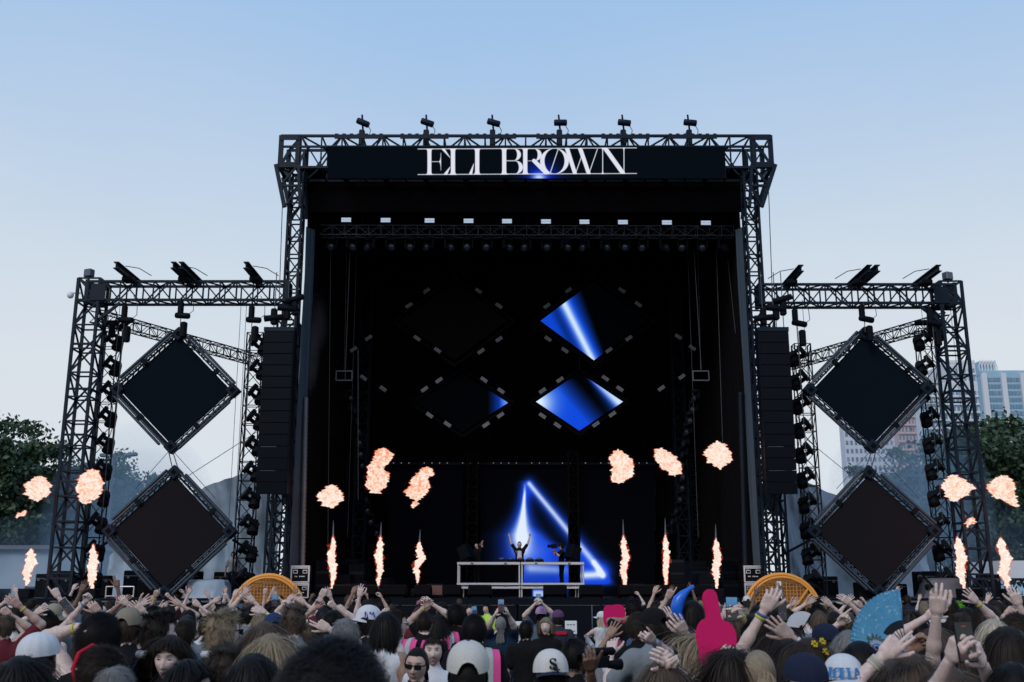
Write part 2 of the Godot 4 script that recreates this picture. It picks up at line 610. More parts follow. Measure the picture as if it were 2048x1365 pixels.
func wall_light(u: float, v: float) -> Color:
	var p := Vector2(u, v)
	var blue := 0.0
	var white := 0.0
	var b := seg_dist(p, Vector2(1058, 968), Vector2(1198, 1138))
	white += bell(b.x, lerpf(4.6, 6.5, b.y)) * lerpf(0.85, 0.75, b.y)
	blue += bell(b.x, lerpf(13.0, 19.0, b.y)) * 0.8
	# the drop of light
	if v > 962 and v < 1125:
		var t := clampf((v - 985.0) / 85.0, 0, 1)
		var cx := 1049.0 - 6.0 * t
		var w := lerpf(2.5, 18.0, t * t)
		white += bell(u - cx, w) * clampf((v - 965) / 30.0, 0, 1) * clampf((1120 - v) / 40.0, 0, 1) * 1.3
		blue += bell(u - cx, w * 1.9 + 8.0) * clampf((v - 955) / 35.0, 0, 1)
	# the blue field below, with a dark hollow in it
	if v > 1030:
		var left := clampf((u - 1030.0) / 16.0, 0, 1) * clampf((v - 1050) / 45.0, 0, 1)
		var edge := 1058.0 + (v - 968.0) * 0.835
		var right := clampf((edge + 10.0 - u) / 18.0, 0, 1)
		var hx := (u - 1122.0) * 0.78 + (v - 1058.0) * 0.62
		var hy := -(u - 1122.0) * 0.62 + (v - 1058.0) * 0.78
		var hole := clampf((sqrt(hx * hx / (62.0 * 62.0) + hy * hy / (30.0 * 30.0)) - 0.75) / 0.5, 0, 1)
		var field := left * right * hole
		field *= clampf((1174.0 - v) / 10.0, 0, 1)
		blue += field * 0.85
		white += field * clampf((1105 - u) / 60.0, 0, 1) * clampf(1.0 - absf(v - 1105) / 60.0, 0, 1) * 0.4
	if v > 1118:
		white += bell(v - 1137 - (u - 1060) * 0.05, 9.0) * clampf((u - 1046) / 14.0, 0, 1) * clampf((1150 - u) / 40.0, 0, 1) * 0.5
		var tl := seg_dist(p, Vector2(1150, 1152), Vector2(1203, 1149))
		white += bell(tl.x, 8.0) * 0.95
		blue += bell(tl.x, 20.0) * 0.9
		var t2 := seg_dist(p, Vector2(1188, 1126), Vector2(1206, 1152))
		white += bell(t2.x, 5.0) * 0.7
		white += clampf((v - 1178) / 6.0, 0, 1) * clampf((u - 1064) / 4.0, 0, 1) * clampf((1120 - u) / 30.0, 0, 1) * 0.75
		blue += clampf((v - 1174) / 6.0, 0, 1) * clampf((u - 1062) / 4.0, 0, 1) * clampf((1150 - u) / 30.0, 0, 1) * 0.8
	blue = clampf(blue, 0, 1)
	white = clampf(white, 0, 1)
	var c := Color(0.004, 0.006, 0.012).lerp(Color(0.08, 0.27, 0.86), blue)
	return c.lerp(Color(0.88, 0.93, 1.0), white)

func diamond_light(kind: int, u: float, v: float) -> Color:
	var p := Vector2(u, v)
	var blue := 0.0
	var white := 0.0
	if kind == 2:
		var b := seg_dist(p, Vector2(1118, 588), Vector2(1186, 722))
		var w := lerpf(9.0, 7.5, b.y)
		white = bell(b.x, w) * 0.95
		var side := (p - Vector2(1118, 588)).dot(Vector2(0.89, -0.45))
		blue = clampf(1.0 - (side - 12.0) / lerpf(34.0, 16.0, b.y), 0, 1) if side > 0 else 0.95 - 0.35 * bell(side + 22, 9.0)
	elif kind == 4:
		white = bell(p.distance_to(Vector2(1072, 806)), 34.0) * 1.1
		blue = clampf(1.0 - (u - 1098 + (v - 800) * -0.9) / 92.0, 0, 1)
		blue = maxf(blue * 1.6, 0.0)
		var b := seg_dist(p, Vector2(1176, 752), Vector2(1240, 806))
		var w := lerpf(2.0, 11.0, b.y)
		white = maxf(white, bell(b.x, w) * lerpf(0.5, 1.0, b.y))
		blue = maxf(blue, bell(b.x, w * 2.0))
		blue *= clampf((v - 745) / 20.0, 0.2, 1)
	elif kind == 3:
		blue = clampf((u - 975.0) / 32.0, 0, 1)
		white = clampf((u - 998.0) / 30.0, 0, 0.45)
	var c := Color(0.003, 0.004, 0.008).lerp(Color(0.06, 0.29, 0.86), clampf(blue, 0, 1))
	return c.lerp(Color(0.85, 0.93, 1.0), clampf(white, 0, 1))

# the lettering on the header screen, in the photograph's pixels
func header_light(u: float, v: float) -> Color:
	var c := Color(0.010, 0.030, 0.052)
	var g := Vector2((u - 1082.0) / 1.3, v - 352.0).length()
	var bl := clampf(bell(g, 26.0), 0, 1)
	c = c.lerp(Color(0.04, 0.16, 0.75), bl).lerp(Color(0.75, 0.85, 1.0), bell(Vector2((u - 1078.0) / 1.6, v - 355.0).length(), 8.0))
	if u < 828 or u > 1282:
		return c
	var y := v + (u - 835.0) / 439.0 * 2.2
	var ink := 1.0e3
	# rules
	if u > 835 and u < 1274:
		ink = minf(ink, minf(absf(y - 298.2), absf(y - 349.4)) - 0.8)
	if y > 297.4 and y < 350.2:
		var rise := minf(y - 298.0, 349.6 - y)
		var flare := 4.2 * exp(-maxf(rise, 0.0) / 1.6)
		for s in [[858.6, 4.1], [905.8, 4.4], [954.3, 4.4], [1008.3, 4.3], [1050.5, 4.4]]:
			ink = minf(ink, absf(u - s[0]) - s[1] - flare)
		for s in [1205.5, 1248.0]:
			ink = minf(ink, absf(u - s) - 0.9 - flare * 0.6)
		var p := Vector2(u, y)
		# E: middle arm with its serif, and the sloping beaks
		ink = minf(ink, maxf(absf(y - 323.8) - 0.7, absf(u - 872.0) - 10.0))
		ink = minf(ink, maxf(absf(u - 881.6) - 0.5 - 3.5 * exp(-absf(y - 323.8) / 4.0) * float(u < 881.6), absf(y - 323.8) - 17.5))
		ink = minf(ink, tapered(p, Vector2(886, 298), Vector2(900.5, 316.5), 3.0, 0.5))
		ink = minf(ink, tapered(p, Vector2(900.5, 334), Vector2(891, 349.5), 0.5, 3.6))
		# L
		ink = minf(ink, tapered(p, Vector2(947.5, 328), Vector2(941, 349.5), 0.5, 3.4))
		# B and R bowls
		ink = minf(ink, bowl(p, 1012.0, 298.2, 323.0, 1042.0, 8.0))
		ink = minf(ink, bowl(p, 1012.0, 322.6, 349.4, 1046.0, 8.4))
		ink = minf(ink, bowl(p, 1054.0, 298.2, 323.8, 1083.5, 8.2))
		ink = minf(ink, tapered(p, Vector2(1068, 323), Vector2(1094, 348.5), 4.0, 4.6))
		# O with its stroke
		var o1 := (Vector2((u - 1109.0) / 29.0, (y - 323.8) / 25.8).length() - 1.0) * 26.0
		var o2 := (Vector2((u - 1109.0) / 20.0, (y - 323.8) / 24.9).length() - 1.0) * 21.0
		ink = minf(ink, maxf(o1, -o2))
		ink = minf(ink, tapered(p, Vector2(1116.5, 299.5), Vector2(1100.5, 347.5), 0.9, 0.9))
		# W
		ink = minf(ink, tapered(p, Vector2(1134, 298), Vector2(1150, 349), 4.3, 4.0))
		ink = minf(ink, tapered(p, Vector2(1151, 349), Vector2(1164, 312), 0.9, 0.9))
		ink = minf(ink, tapered(p, Vector2(1160, 298), Vector2(1177.5, 349), 4.3, 4.0))
		ink = minf(ink, tapered(p, Vector2(1178, 349), Vector2(1195, 300), 0.9, 0.9))
		# N
		ink = minf(ink, tapered(p, Vector2(1210, 298), Vector2(1246, 349), 4.4, 4.4))
	return c.lerp(Color(0.88, 0.89, 0.94), clampf(0.5 - ink * 0.8, 0, 1))

func tapered(p: Vector2, a: Vector2, b: Vector2, ra: float, rb: float) -> float:
	var s := seg_dist(p, a, b)
	return s.x - lerpf(ra, rb, s.y)

func bowl(p: Vector2, x0: float, y0: float, y1: float, x1: float, thick: float) -> float:
	var cy := (y0 + y1) / 2
	var ry := (y1 - y0) / 2
	var cx := x1 - ry * 1.15
	var outer := 1.0e3
	var inner := 1.0e3
	if p.x < cx:
		outer = absf(p.y - cy) - ry
		inner = absf(p.y - cy) - (ry - 1.2)
	else:
		outer = (Vector2((p.x - cx) / (ry * 1.15), (p.y - cy) / ry).length() - 1.0) * ry
		inner = (Vector2((p.x - cx) / maxf(ry * 1.15 - thick, 1.0), (p.y - cy) / (ry - 1.2)).length() - 1.0) * (ry * 0.6)
	return maxf(maxf(outer, -inner), x0 - p.x)

func screen_material(pic: Callable, u0: float, v0: float, u1: float, v1: float, per_px: float, energy := 1.0) -> StandardMaterial3D:
	var w := int((u1 - u0) * per_px)
	var h := int((v1 - v0) * per_px)
	var im := Image.create(w, h, false, Image.FORMAT_RGB8)
	for y in h:
		for x in w:
			im.set_pixel(x, y, pic.call(u0 + (x + 0.5) / per_px, v0 + (y + 0.5) / per_px))
	var m := mat(Color(0.0025, 0.003, 0.004), 0.8)
	m.metallic_specular = 0.05
	m.emission_enabled = true
	m.emission = Color.BLACK
	m.emission_texture = ImageTexture.create_from_image(im)
	m.emission_energy_multiplier = energy
	m.texture_repeat = false
	return m

# one flat screen panel with a thin body; corners in pixels of the photograph at a given depth
func screen_panel(parent: Node3D, called: String, u0: float, v0: float, u1: float, v1: float, depth: float, full: Array, m: Material) -> void:
	var p := [at(u0, v1, depth), at(u1, v1, depth), at(u1, v0, depth), at(u0, v0, depth)]
	# a screen is a true rectangle: take the width at its middle
	var mid := at((u0 + u1) / 2, (v0 + v1) / 2, depth)
	var uv := []
	for k in [[u0, v1], [u1, v1], [u1, v0], [u0, v0]]:
		uv.append(Vector2((k[0] - full[0]) / (full[2] - full[0]), (k[1] - full[1]) / (full[3] - full[1])))
	var o := part(parent, called, quad_mesh([p[0] - mid, p[1] - mid, p[2] - mid, p[3] - mid], uv), m)
	o.position = mid - parent.position
	var back := part(o, "casing", bevel_box(Vector3(p[2].x - p[0].x, p[2].y - p[0].y, 0.12), 0.01), M.black_box)
	back.position = Vector3(0, 0, -0.066)

# ---------------------------------------------------------------- the stage building
func build_stage_house() -> void:
	var xl := at(85, 1170, 34).x - 1.0
	var xr := at(1985, 1170, 34).x + 1.0
	var st := thing("stage_platform", "wide black stage platform with panelled front behind the crowd", "stage", Vector3((xl + xr) / 2, 0, -41))
	block(st, "deck", Vector3(0, DECK - 0.1, 0), Vector3(xr - xl, 0.2, 15.6), M.black_box)
	var n := 14
	for i in n:
		var w := (xr - xl) / n
		part(st, "front_panel", bevel_box(Vector3(w - 0.03, DECK - 0.22, 0.06), 0.012), M.black_box).position = Vector3(-(xr - xl) / 2 + w * (i + 0.5), (DECK - 0.2) / 2, 7.74)
	for i in 9:
		for k in 3:
			bar(st, "leg", Vector3(-(xr - xl) / 2 + 1.0 + i * (xr - xl - 2) / 8.0, 0, -6.5 + k * 6.5), Vector3(-(xr - xl) / 2 + 1.0 + i * (xr - xl - 2) / 8.0, DECK - 0.2, -6.5 + k * 6.5), 0.09, M.dull_alu, true)
	# front towers
	for side in [-1, 1]:
		var tx: float = at(588, 420, 34).x if side < 0 else at(1508, 450, 34).x
		var top := at(560, 336, 34).y
		var t := thing("stage_tower", "black lattice tower holding up the %s end of the stage roof" % ("lamp post" if side < 0 else "brick tower"), "truss tower", Vector3(tx, 0, -34.35), 0.0)
		t.set_meta("label", "slim black lattice tower of the stage roof beside the %s" % ("street lamp wing" if side < 0 else "tower block wing"))
		truss(t, Vector3.ZERO, Vector3(0, top, 0), 0.46, 0.46, 26, 0.075, 0.045, M.dark_truss, Vector3.BACK)
		block(t, "foot_plate", Vector3(0, 0.03, 0), Vector3(0.8, 0.06, 0.8), M.black_steel)
		# flared head where the tower meets the roof beam
		var o := -t.position
		var pts: Array = [[555, 336], [600, 336], [572, 420], [603, 420]] if side < 0 else [[1547, 336], [1500, 336], [1520, 420], [1496, 420]]
		for dz in [33.72, 34.9]:
			var q := []
			for p in pts:
				q.append(at(p[0], p[1], 34.0) * Vector3(1, 1, 0) + Vector3(0, 0, -dz) + o)
			bar(t, "knee_brace", q[0], q[2], 0.13, M.black_steel)
			bar(t, "knee_brace", q[1], q[3], 0.1, M.black_steel)
			bar(t, "knee_brace", q[0].lerp(q[2], 0.5), q[1].lerp(q[3], 0.5), 0.08, M.black_steel)
			bar(t, "knee_brace", q[0].lerp(q[2], 0.5), q[1], 0.06, M.black_steel)
			bar(t, "knee_brace", q[2], q[1].lerp(q[3], 0.5), 0.06, M.black_steel)
		# rear tower hidden behind
	for side in [-1, 1]:
		var tx: float = at(588, 420, 34).x if side < 0 else at(1508, 450, 34).x
		var t := thing("rear_tower", "black lattice tower inside the stage beside the %s side curtain" % ("pale" if side < 0 else "dark"), "truss tower", Vector3(tx - side * 0.9, 0, -46.0))
		truss(t, Vector3.ZERO, Vector3(0, 15.5, 0), 0.5, 0.5, 22, 0.07, 0.045, M.dark_truss, Vector3.BACK)
	# header beam
	var a := at(562, 272, 34)
	var b := at(1541, 272, 34)
	var lowy := at(562, 335, 34).y
	var hh := a.y - lowy
	var hb := thing("header_beam", "long black lattice beam along the top of the stage front", "truss beam", Vector3(0, 0, 0))
	var mid := Vector3(0, (a.y + lowy) / 2, -34.62)
	truss(hb, Vector3(a.x, mid.y, mid.z), Vector3(b.x, mid.y, mid.z), hh, 1.24, 24, 0.085, 0.05, M.black_steel, Vector3.BACK)
	bar(hb, "middle_rail", Vector3(a.x, at(562, 294, 34).y, -33.98), Vector3(b.x, at(562, 294, 34).y, -33.98), 0.07, M.black_steel)
	for x in [a.x + 0.02, a.x + 0.62, b.x - 0.62, b.x - 0.02]:
		for dz in [34.0, 35.24]:
			bar(hb, "end_post", Vector3(x, lowy, -dz), Vector3(x, a.y, -dz), 0.15, M.black_steel)
		bar(hb, "end_post", Vector3(x, lowy + 0.03, -34.0), Vector3(x, lowy + 0.03, -35.24), 0.15, M.black_steel)
		bar(hb, "end_post", Vector3(x, lowy + 0.03, -34.0), Vector3(x, a.y, -35.24), 0.07, M.black_steel)
	for s in [[a.x + 0.02, a.x + 0.62], [b.x - 0.62, b.x - 0.02]]:
		for y in [lowy + 0.06, a.y - 0.1]:
			block(hb, "gusset_plate", Vector3((s[0] + s[1]) / 2, y, -33.9), Vector3(0.62, 0.2, 0.03), M.black_steel)
	# roof sheet and black cloth walls: the dark box of the stage
	var ry := at(1000, 305, 34).y
	var wl := at(592, 430, 34).x + 0.1
	var wr := at(1505, 450, 34).x - 0.1
	var house := thing("stage_enclosure", "black cloth walls and roof lining enclosing the stage", "stage drapes", Vector3.ZERO)
	block(house, "roof_lining", Vector3((wl + wr) / 2, ry - 0.15, -41.4), Vector3(wr - wl + 0.5, 0.12, 12.6), M.drape)
	block(house, "front_border", Vector3((wl + wr) / 2, (ry + at(1000, 420, 35.4).y) / 2 - 0.1, -35.5), Vector3(wr - wl + 0.3, ry - at(1000, 420, 35.4).y - 0.1, 0.05), M.drape)
	part(house, "side_curtain", curtain(Vector3(wl, 0, -35.4), Vector3(wl, 0, -47.4), ry - 0.2, 26, 0.06, 1), M.drape)
	part(house, "side_curtain", curtain(Vector3(wr, 0, -47.4), Vector3(wr, 0, -35.4), ry - 0.2, 26, 0.06, 2), M.drape)
	# the rear curtain leaves two narrow slots open beside the screens
	var cuts := [wl, at(660, 1000, 47).x, at(684, 1000, 47).x, at(1396, 1000, 47).x, at(1405, 1000, 47).x, wr]
	for i in 3:
		part(house, "rear_curtain", curtain(Vector3(cuts[i * 2], 0, -47.2), Vector3(cuts[i * 2 + 1], 0, -47.2), ry - 0.2, 10 if i != 1 else 40, 0.08, 3 + i), M.drape)
	var slot_top := at(680, 935, 47.2).y
	for i in 2:
		block(house, "slot_cloth", Vector3((cuts[i * 2 + 1] + cuts[i * 2 + 2]) / 2, (ry + slot_top) / 2 - 0.2, -47.25), Vector3(cuts[i * 2 + 2] - cuts[i * 2 + 1] + 0.3, ry - slot_top - 0.3, 0.04), M.drape)
	# pale gauze hanging just inside each front tower
	var gz := mat(Color(0.035, 0.06, 0.09), 0.9)
	M.gauze = gz
	var c := thing("gauze_curtain", "narrow pale blue gauze curtain hanging inside the tower on the smoky side", "curtain", Vector3.ZERO)
	part(c, "cloth", curtain(at(603, 620, 34.95) * Vector3(1, 0, 1), at(621, 620, 35.3) * Vector3(1, 0, 1), at(610, 455, 35).y, 3, 0.07, 21, DECK), gz)
	c = thing("gauze_curtain", "narrow dark grey gauze curtain hanging inside the tower opposite the smoke", "curtain", Vector3.ZERO)
	part(c, "cloth", curtain(at(1482, 620, 35.3) * Vector3(1, 0, 1), at(1496, 620, 34.95) * Vector3(1, 0, 1), at(1500, 455, 35).y, 3, 0.06, 22, DECK), gz)
	# header screen built of panels
	var full := [655.0, 293.0, 1450.0, 357.0]
	var hm := screen_material(header_light, 655, 293, 1450, 357, 2.0)
	var hs := thing("header_screen", "long dark header screen with a white serif name between two thin rules", "screen", at(1052, 325, 33.8))
	for i in 10:
		screen_panel(hs, "led_panel", 655 + 79.5 * i, 293, 655 + 79.5 * (i + 1), 357, 33.8, full, hm)
	# hoists standing on the header beam
	var k := 0
	for u in [723, 852, 985, 1119, 1247, 1379]:
		var base := at(u, 290, 34.5)
		var h := thing("roof_hoist", "small black hoist motor on a post above the stage header", "hoist", base, 0.0, "hoists along the stage header")
		var top: float = at(u, 230, 34.5).y - base.y
		bar(h, "mast", Vector3(0.05, 0.3, 0), Vector3(-0.02, top, 0), 0.07, M.dark_truss, true)
		part(h, "post", bevel_box(Vector3(0.2, 0.62, 0.22), 0.03), M.dark_truss).position = Vector3(0, 0.25, 0)
		var tilt: float = [-0.42, -0.35, -0.3, 0.0, -0.12, -0.1][k]
		part(h, "motor", lathe([Vector2(0, -0.24), Vector2(0.1, -0.23), Vector2(0.115, -0.2), Vector2(0.115, 0.2), Vector2(0.1, 0.23), Vector2(0, 0.24)], 14), M.black_steel, Transform3D(Basis(Vector3.BACK, PI / 2 + tilt), Vector3(0.04, top - 0.36, 0.12)))
		part(h, "cable", tube([Vector3(0.2, top - 0.42, 0.1), Vector3(0.32, top - 0.65, 0.1), Vector3(0.26, top - 0.9, 0.1), Vector3(0.1, top - 0.95, 0.08)], [0.014, 0.014, 0.014, 0.014], 5), M.cable)
		block(h, "spreader_plate", Vector3(0, -0.03, 0.7), Vector3(1.7, 0.09, 0.05), M.black_steel)
		for q in 7:
			block(h, "lug", Vector3(-0.78 + q * 0.26, 0.06, 0.7), Vector3(0.12, 0.1, 0.05), M.black_steel)
		k += 1
	# guy chains outside the towers
	for s in [[566, 365, 558, 600], [1537, 365, 1549, 700]]:
		var g := thing("guy_chain", "thin steel chain hanging beside the %s stage tower" % ("smoky" if s[0] < 1000 else "far"), "chain", Vector3.ZERO)
		g.set_meta("label", "thin steel chain hanging outside the stage tower beside the %s" % ("street lamp wing" if s[0] < 1000 else "tower block wing"))
		bar(g, "chain", at(s[0], s[1], 33.9), at(s[2], s[3], 33.9), 0.03, M.rope, true)

func curtain(a: Vector3, b: Vector3, top: float, folds: int, amp: float, sd: int, low := DECK) -> ArrayMesh:
	var rows := []
	var d := (b - a).normalized()
	var n := Vector3(-d.z, 0, d.x)
	var cols := folds * 6 + 1
	for j in 8:
		var row := []
		for i in cols:
			var t := float(i) / (cols - 1)
			var p := a.lerp(b, t)
			p.y = lerpf(low, top, j / 7.0)
			p += n * (sin(t * folds * TAU + noise.get_noise_2d(t * 9.0, sd * 3.1) * 3.0) * amp + noise.get_noise_3d(t * 4, j * 0.4, sd) * amp)
			row.append(p)
		rows.append(row)
	return sheet(rows)

# ---------------------------------------------------------------- lamps and other stage gear
var moving_light_proto: Node3D

func moving_light(pos: Vector3, basis: Basis, label: String, group: String, size := 1.0) -> Node3D:
	if moving_light_proto == null:
		var t := Node3D.new()
		part(t, "base", bevel_box(Vector3(0.3, 0.12, 0.3), 0.02), M.black_box).position = Vector3(0, -0.06, 0)
		for s in [-1, 1]:
			part(t, "yoke_arm", bevel_box(Vector3(0.05, 0.34, 0.12), 0.015), M.black_box).position = Vector3(s * 0.17, -0.27, 0)
		var h := part(t, "head", lathe([Vector2(0, -0.2), Vector2(0.1, -0.19), Vector2(0.13, -0.1), Vector2(0.14, 0.06), Vector2(0.155, 0.17), Vector2(0.15, 0.2), Vector2(0.12, 0.2), Vector2(0.11, 0.16)], 14), M.black_box, Transform3D(Basis(Vector3.RIGHT, 1.9), Vector3(0, -0.36, 0.02)))
		part(h, "lens", lathe([Vector2(0.11, 0.165), Vector2(0.07, 0.185), Vector2(0, 0.195)], 14), M.glass_dark)
		moving_light_proto = t
	var o: Node3D = moving_light_proto.duplicate()
	o.name = numbered("moving_light")
	add_child(o)
	o.transform = Transform3D(basis * Basis.from_scale(Vector3.ONE * size), pos)
	tag(o, label, "stage light", group)
	return o

func build_stage_contents() -> void:
	M.grid_truss = mat(Color(0.05, 0.06, 0.075), 0.45, 0.3)
	# front lighting truss with strobes and moving lights
	var a := at(641, 463, 36.2)
	var b := at(1466, 465, 36.2)
	var t := thing("lighting_truss", "long dark lighting truss hung across the stage below the strobes", "truss beam", Vector3.ZERO)
	truss(t, a, b, 0.36, 0.36, 34, 0.035, 0.022, M.grid_truss, Vector3.BACK, true)
	for i in 5:
		var p := a.lerp(b, (i + 0.5) / 5.0)
		bar(t, "hanging_cable", p, Vector3(p.x, at(1000, 330, 36.2).y, p.z), 0.02, M.cable, true)
	var strobe := glow(Color(0.78, 0.86, 0.96), 0.72)
	for u in [692, 771, 859, 937, 1014, 1092, 1169, 1246, 1334, 1412]:
		var v: float = 440.0 + (u - 692) / 720.0 * 6.0
		var p := at(u, v, 35.9)
		var s := thing("strobe_light", "small lit white strobe panel above the lighting truss", "stage light", p, 0.0, "lit strobes across the stage")
		part(s, "housing", bevel_box(Vector3(0.4, 0.2, 0.14), 0.015), M.black_box).position = Vector3(0, 0, -0.09)
		for q in 2:
			block(s, "light_panel", Vector3(0, 0.045 - q * 0.085, 0.0), Vector3(0.35, 0.07, 0.02), strobe)
		block(s, "bracket", Vector3(0, -0.2, -0.1), Vector3(0.05, 0.26, 0.05), M.black_box)
	for i in 21:
		var p := a.lerp(b, (i + 0.6) / 21.2)
		moving_light(p + Vector3(0, -0.24, 0.0), Basis(Vector3.UP, sin(i * 2.3) * 0.7), "black moving light hung under the truss inside the stage", "moving lights under the stage truss")
	# diamond screens hung inside the stage
	var dd := [[1, 908, 642, 107, 79, 41.0, "dark diamond screen hung beside the blue lit upper diamond"], [2, 1188, 642, 107, 79, 41.0, "upper diamond screen inside the stage showing a slanting blue and white beam"], [3, 925, 806, 91, 59, 42.2, "lower diamond screen inside the stage, dark but for its blue lit corner"], [4, 1159, 804, 87, 58, 42.2, "lower diamond screen inside the stage filled with bright blue light"]]
	for d in dd:
		var c := at(d[1], d[2], d[5])
		var s := thing("hanging_screen", d[6], "screen", c)
		var p := [at(d[1], d[2] + d[4], d[5]) - c, at(d[1] + d[3], d[2], d[5]) - c, at(d[1], d[2] - d[4], d[5]) - c, at(d[1] - d[3], d[2], d[5]) - c]
		var m: Material = M.pit if d[0] == 1 else screen_material(pic_of(d[0]), d[1] - d[3], d[2] - d[4], d[1] + d[3], d[2] + d[4], 1.5)
		part(s, "led_screen", quad_mesh(p, [Vector2(0.5, 1), Vector2(1, 0.5), Vector2(0.5, 0), Vector2(0, 0.5)]), m)
		for k in 4:
			var e0: Vector3 = p[k] * 1.13
			var e1: Vector3 = p[(k + 1) % 4] * 1.13
			bar(s, "frame_side", e0 + Vector3(0, 0, -0.1), e1 + Vector3(0, 0, -0.1), 0.1, M.pit)
		bar(s, "back_frame", p[0] + Vector3(0, 0, -0.1), p[2] + Vector3(0, 0, -0.1), 0.08, M.pit)
		bar(s, "hanging_cable", p[2] * 1.13, Vector3(0, at(1000, 320, d[5]).y - c.y, 0), 0.025, M.cable, true)
	# unlit light bars along the edges of the diamonds
	var bars := [[853, 582, 1], [818, 611, 1], [957, 582, -1], [998, 612, -1], [737, 676, 1], [707, 699, 1], [834, 677, -1], [875, 701, -1], [998, 679, 1], [962, 703, 1], [727, 756, -1], [766, 778, -1], [878, 761, 1], [849, 779, 1], [968, 760, -1], [1002, 782, -1], [859, 831, -1], [895, 849, -1], [1001, 831, 1], [972, 850, 1],
		[1137, 581, 1], [1094, 612, 1], [1244, 581, -1], [1277, 609, -1], [1096, 678, -1], [1130, 701, -1], [1258, 677, 1], [1218, 701, 1], [1357, 674, -1], [1385, 696, -1], [1364, 754, 1], [1323, 777, 1], [1120, 760, 1], [1085, 782, 1], [1211, 757, -1], [1240, 778, -1], [1085, 832, -1], [1115, 851, -1], [1225, 829, 1], [1192, 849, 1]]
	var grey := mat(Color(0.2, 0.205, 0.22), 0.5)
	for q in bars:
		var p := at(q[0], q[1], 40.9)
		var an: float = q[2] * 0.62
		var l := thing("light_bar", "short grey unlit light bar on the dark diamond frames inside the stage", "stage light", p, 0.0, "unlit light bars on the diamond frames")
		l.rotation.z = an
		part(l, "housing", bevel_box(Vector3(0.34, 0.17, 0.1), 0.012), M.black_box).position = Vector3(0, 0, -0.06)
		for k in 3:
			block(l, "tube", Vector3(0, 0.048 - 0.048 * k, 0.0), Vector3(0.3, 0.034, 0.02), grey)
	# rear screen wall: three upright screens built of panels, dark columns between them
	var full := [775.0, 925.0, 1310.0, 1196.0]
	var wm := screen_material(wall_light, 775, 925, 1310, 1196, 1.25)
	for w in [[775, 925, "upright rear screen, dark, beside the smoky wing"], [961, 1137, "upright rear screen in the middle showing a blue and white drop of light"], [1161, 1310, "upright rear screen showing only the tail of the blue beam"]]:
		var s := thing("rear_screen", w[2], "screen", at((w[0] + w[1]) / 2.0, 1196, 44.0))
		for i in 3:
			for j in 4:
				var u0: float = lerpf(w[0], w[1], i / 3.0)
				var v0: float = 925 + 271 * j / 4.0
				screen_panel(s, "led_panel", u0, v0, lerpf(w[0], w[1], (i + 1) / 3.0), 925 + 271 * (j + 1) / 4.0, 44.0, full, wm)
	for u in [943, 1149]:
		var p := at(u, 1196, 43.6)
		var c := thing("screen_column", "dark lattice column between two rear screens", "truss tower", Vector3(p.x, DECK, -43.5), 0.0, "dark columns between the rear screens")
		truss(c, Vector3.ZERO, Vector3(0, at(u, 905, 43.6).y - DECK, 0), 0.4, 0.4, 12, 0.05, 0.03, M.pit, Vector3.BACK)
	var dots := thing("pixel_lamp_rail", "dark rail of tiny white lamps above the rear screens", "stage light", at(1040, 926, 43.8))
	var ra := at(775, 928, 43.8) - dots.position
	var rb := at(1312, 928, 43.8) - dots.position
	bar(dots, "rail", ra, rb, 0.09, M.black_box)
	var tiny := glow(Color(0.8, 0.86, 0.95), 0.3)
	for i in 34:
		if i % 9 in [3, 8]:
			continue
		block(dots, "lamp", ra.lerp(rb, (i + 0.8) / 35.0) + Vector3(0, 0.02, 0.06), Vector3(0.035, 0.035, 0.03), tiny)
	build_dj_riser()
	build_stage_floor_gear()
	build_line_arrays()

func pic_of(kind: int) -> Callable:
	return func(u, v): return diamond_light(kind, u, v)

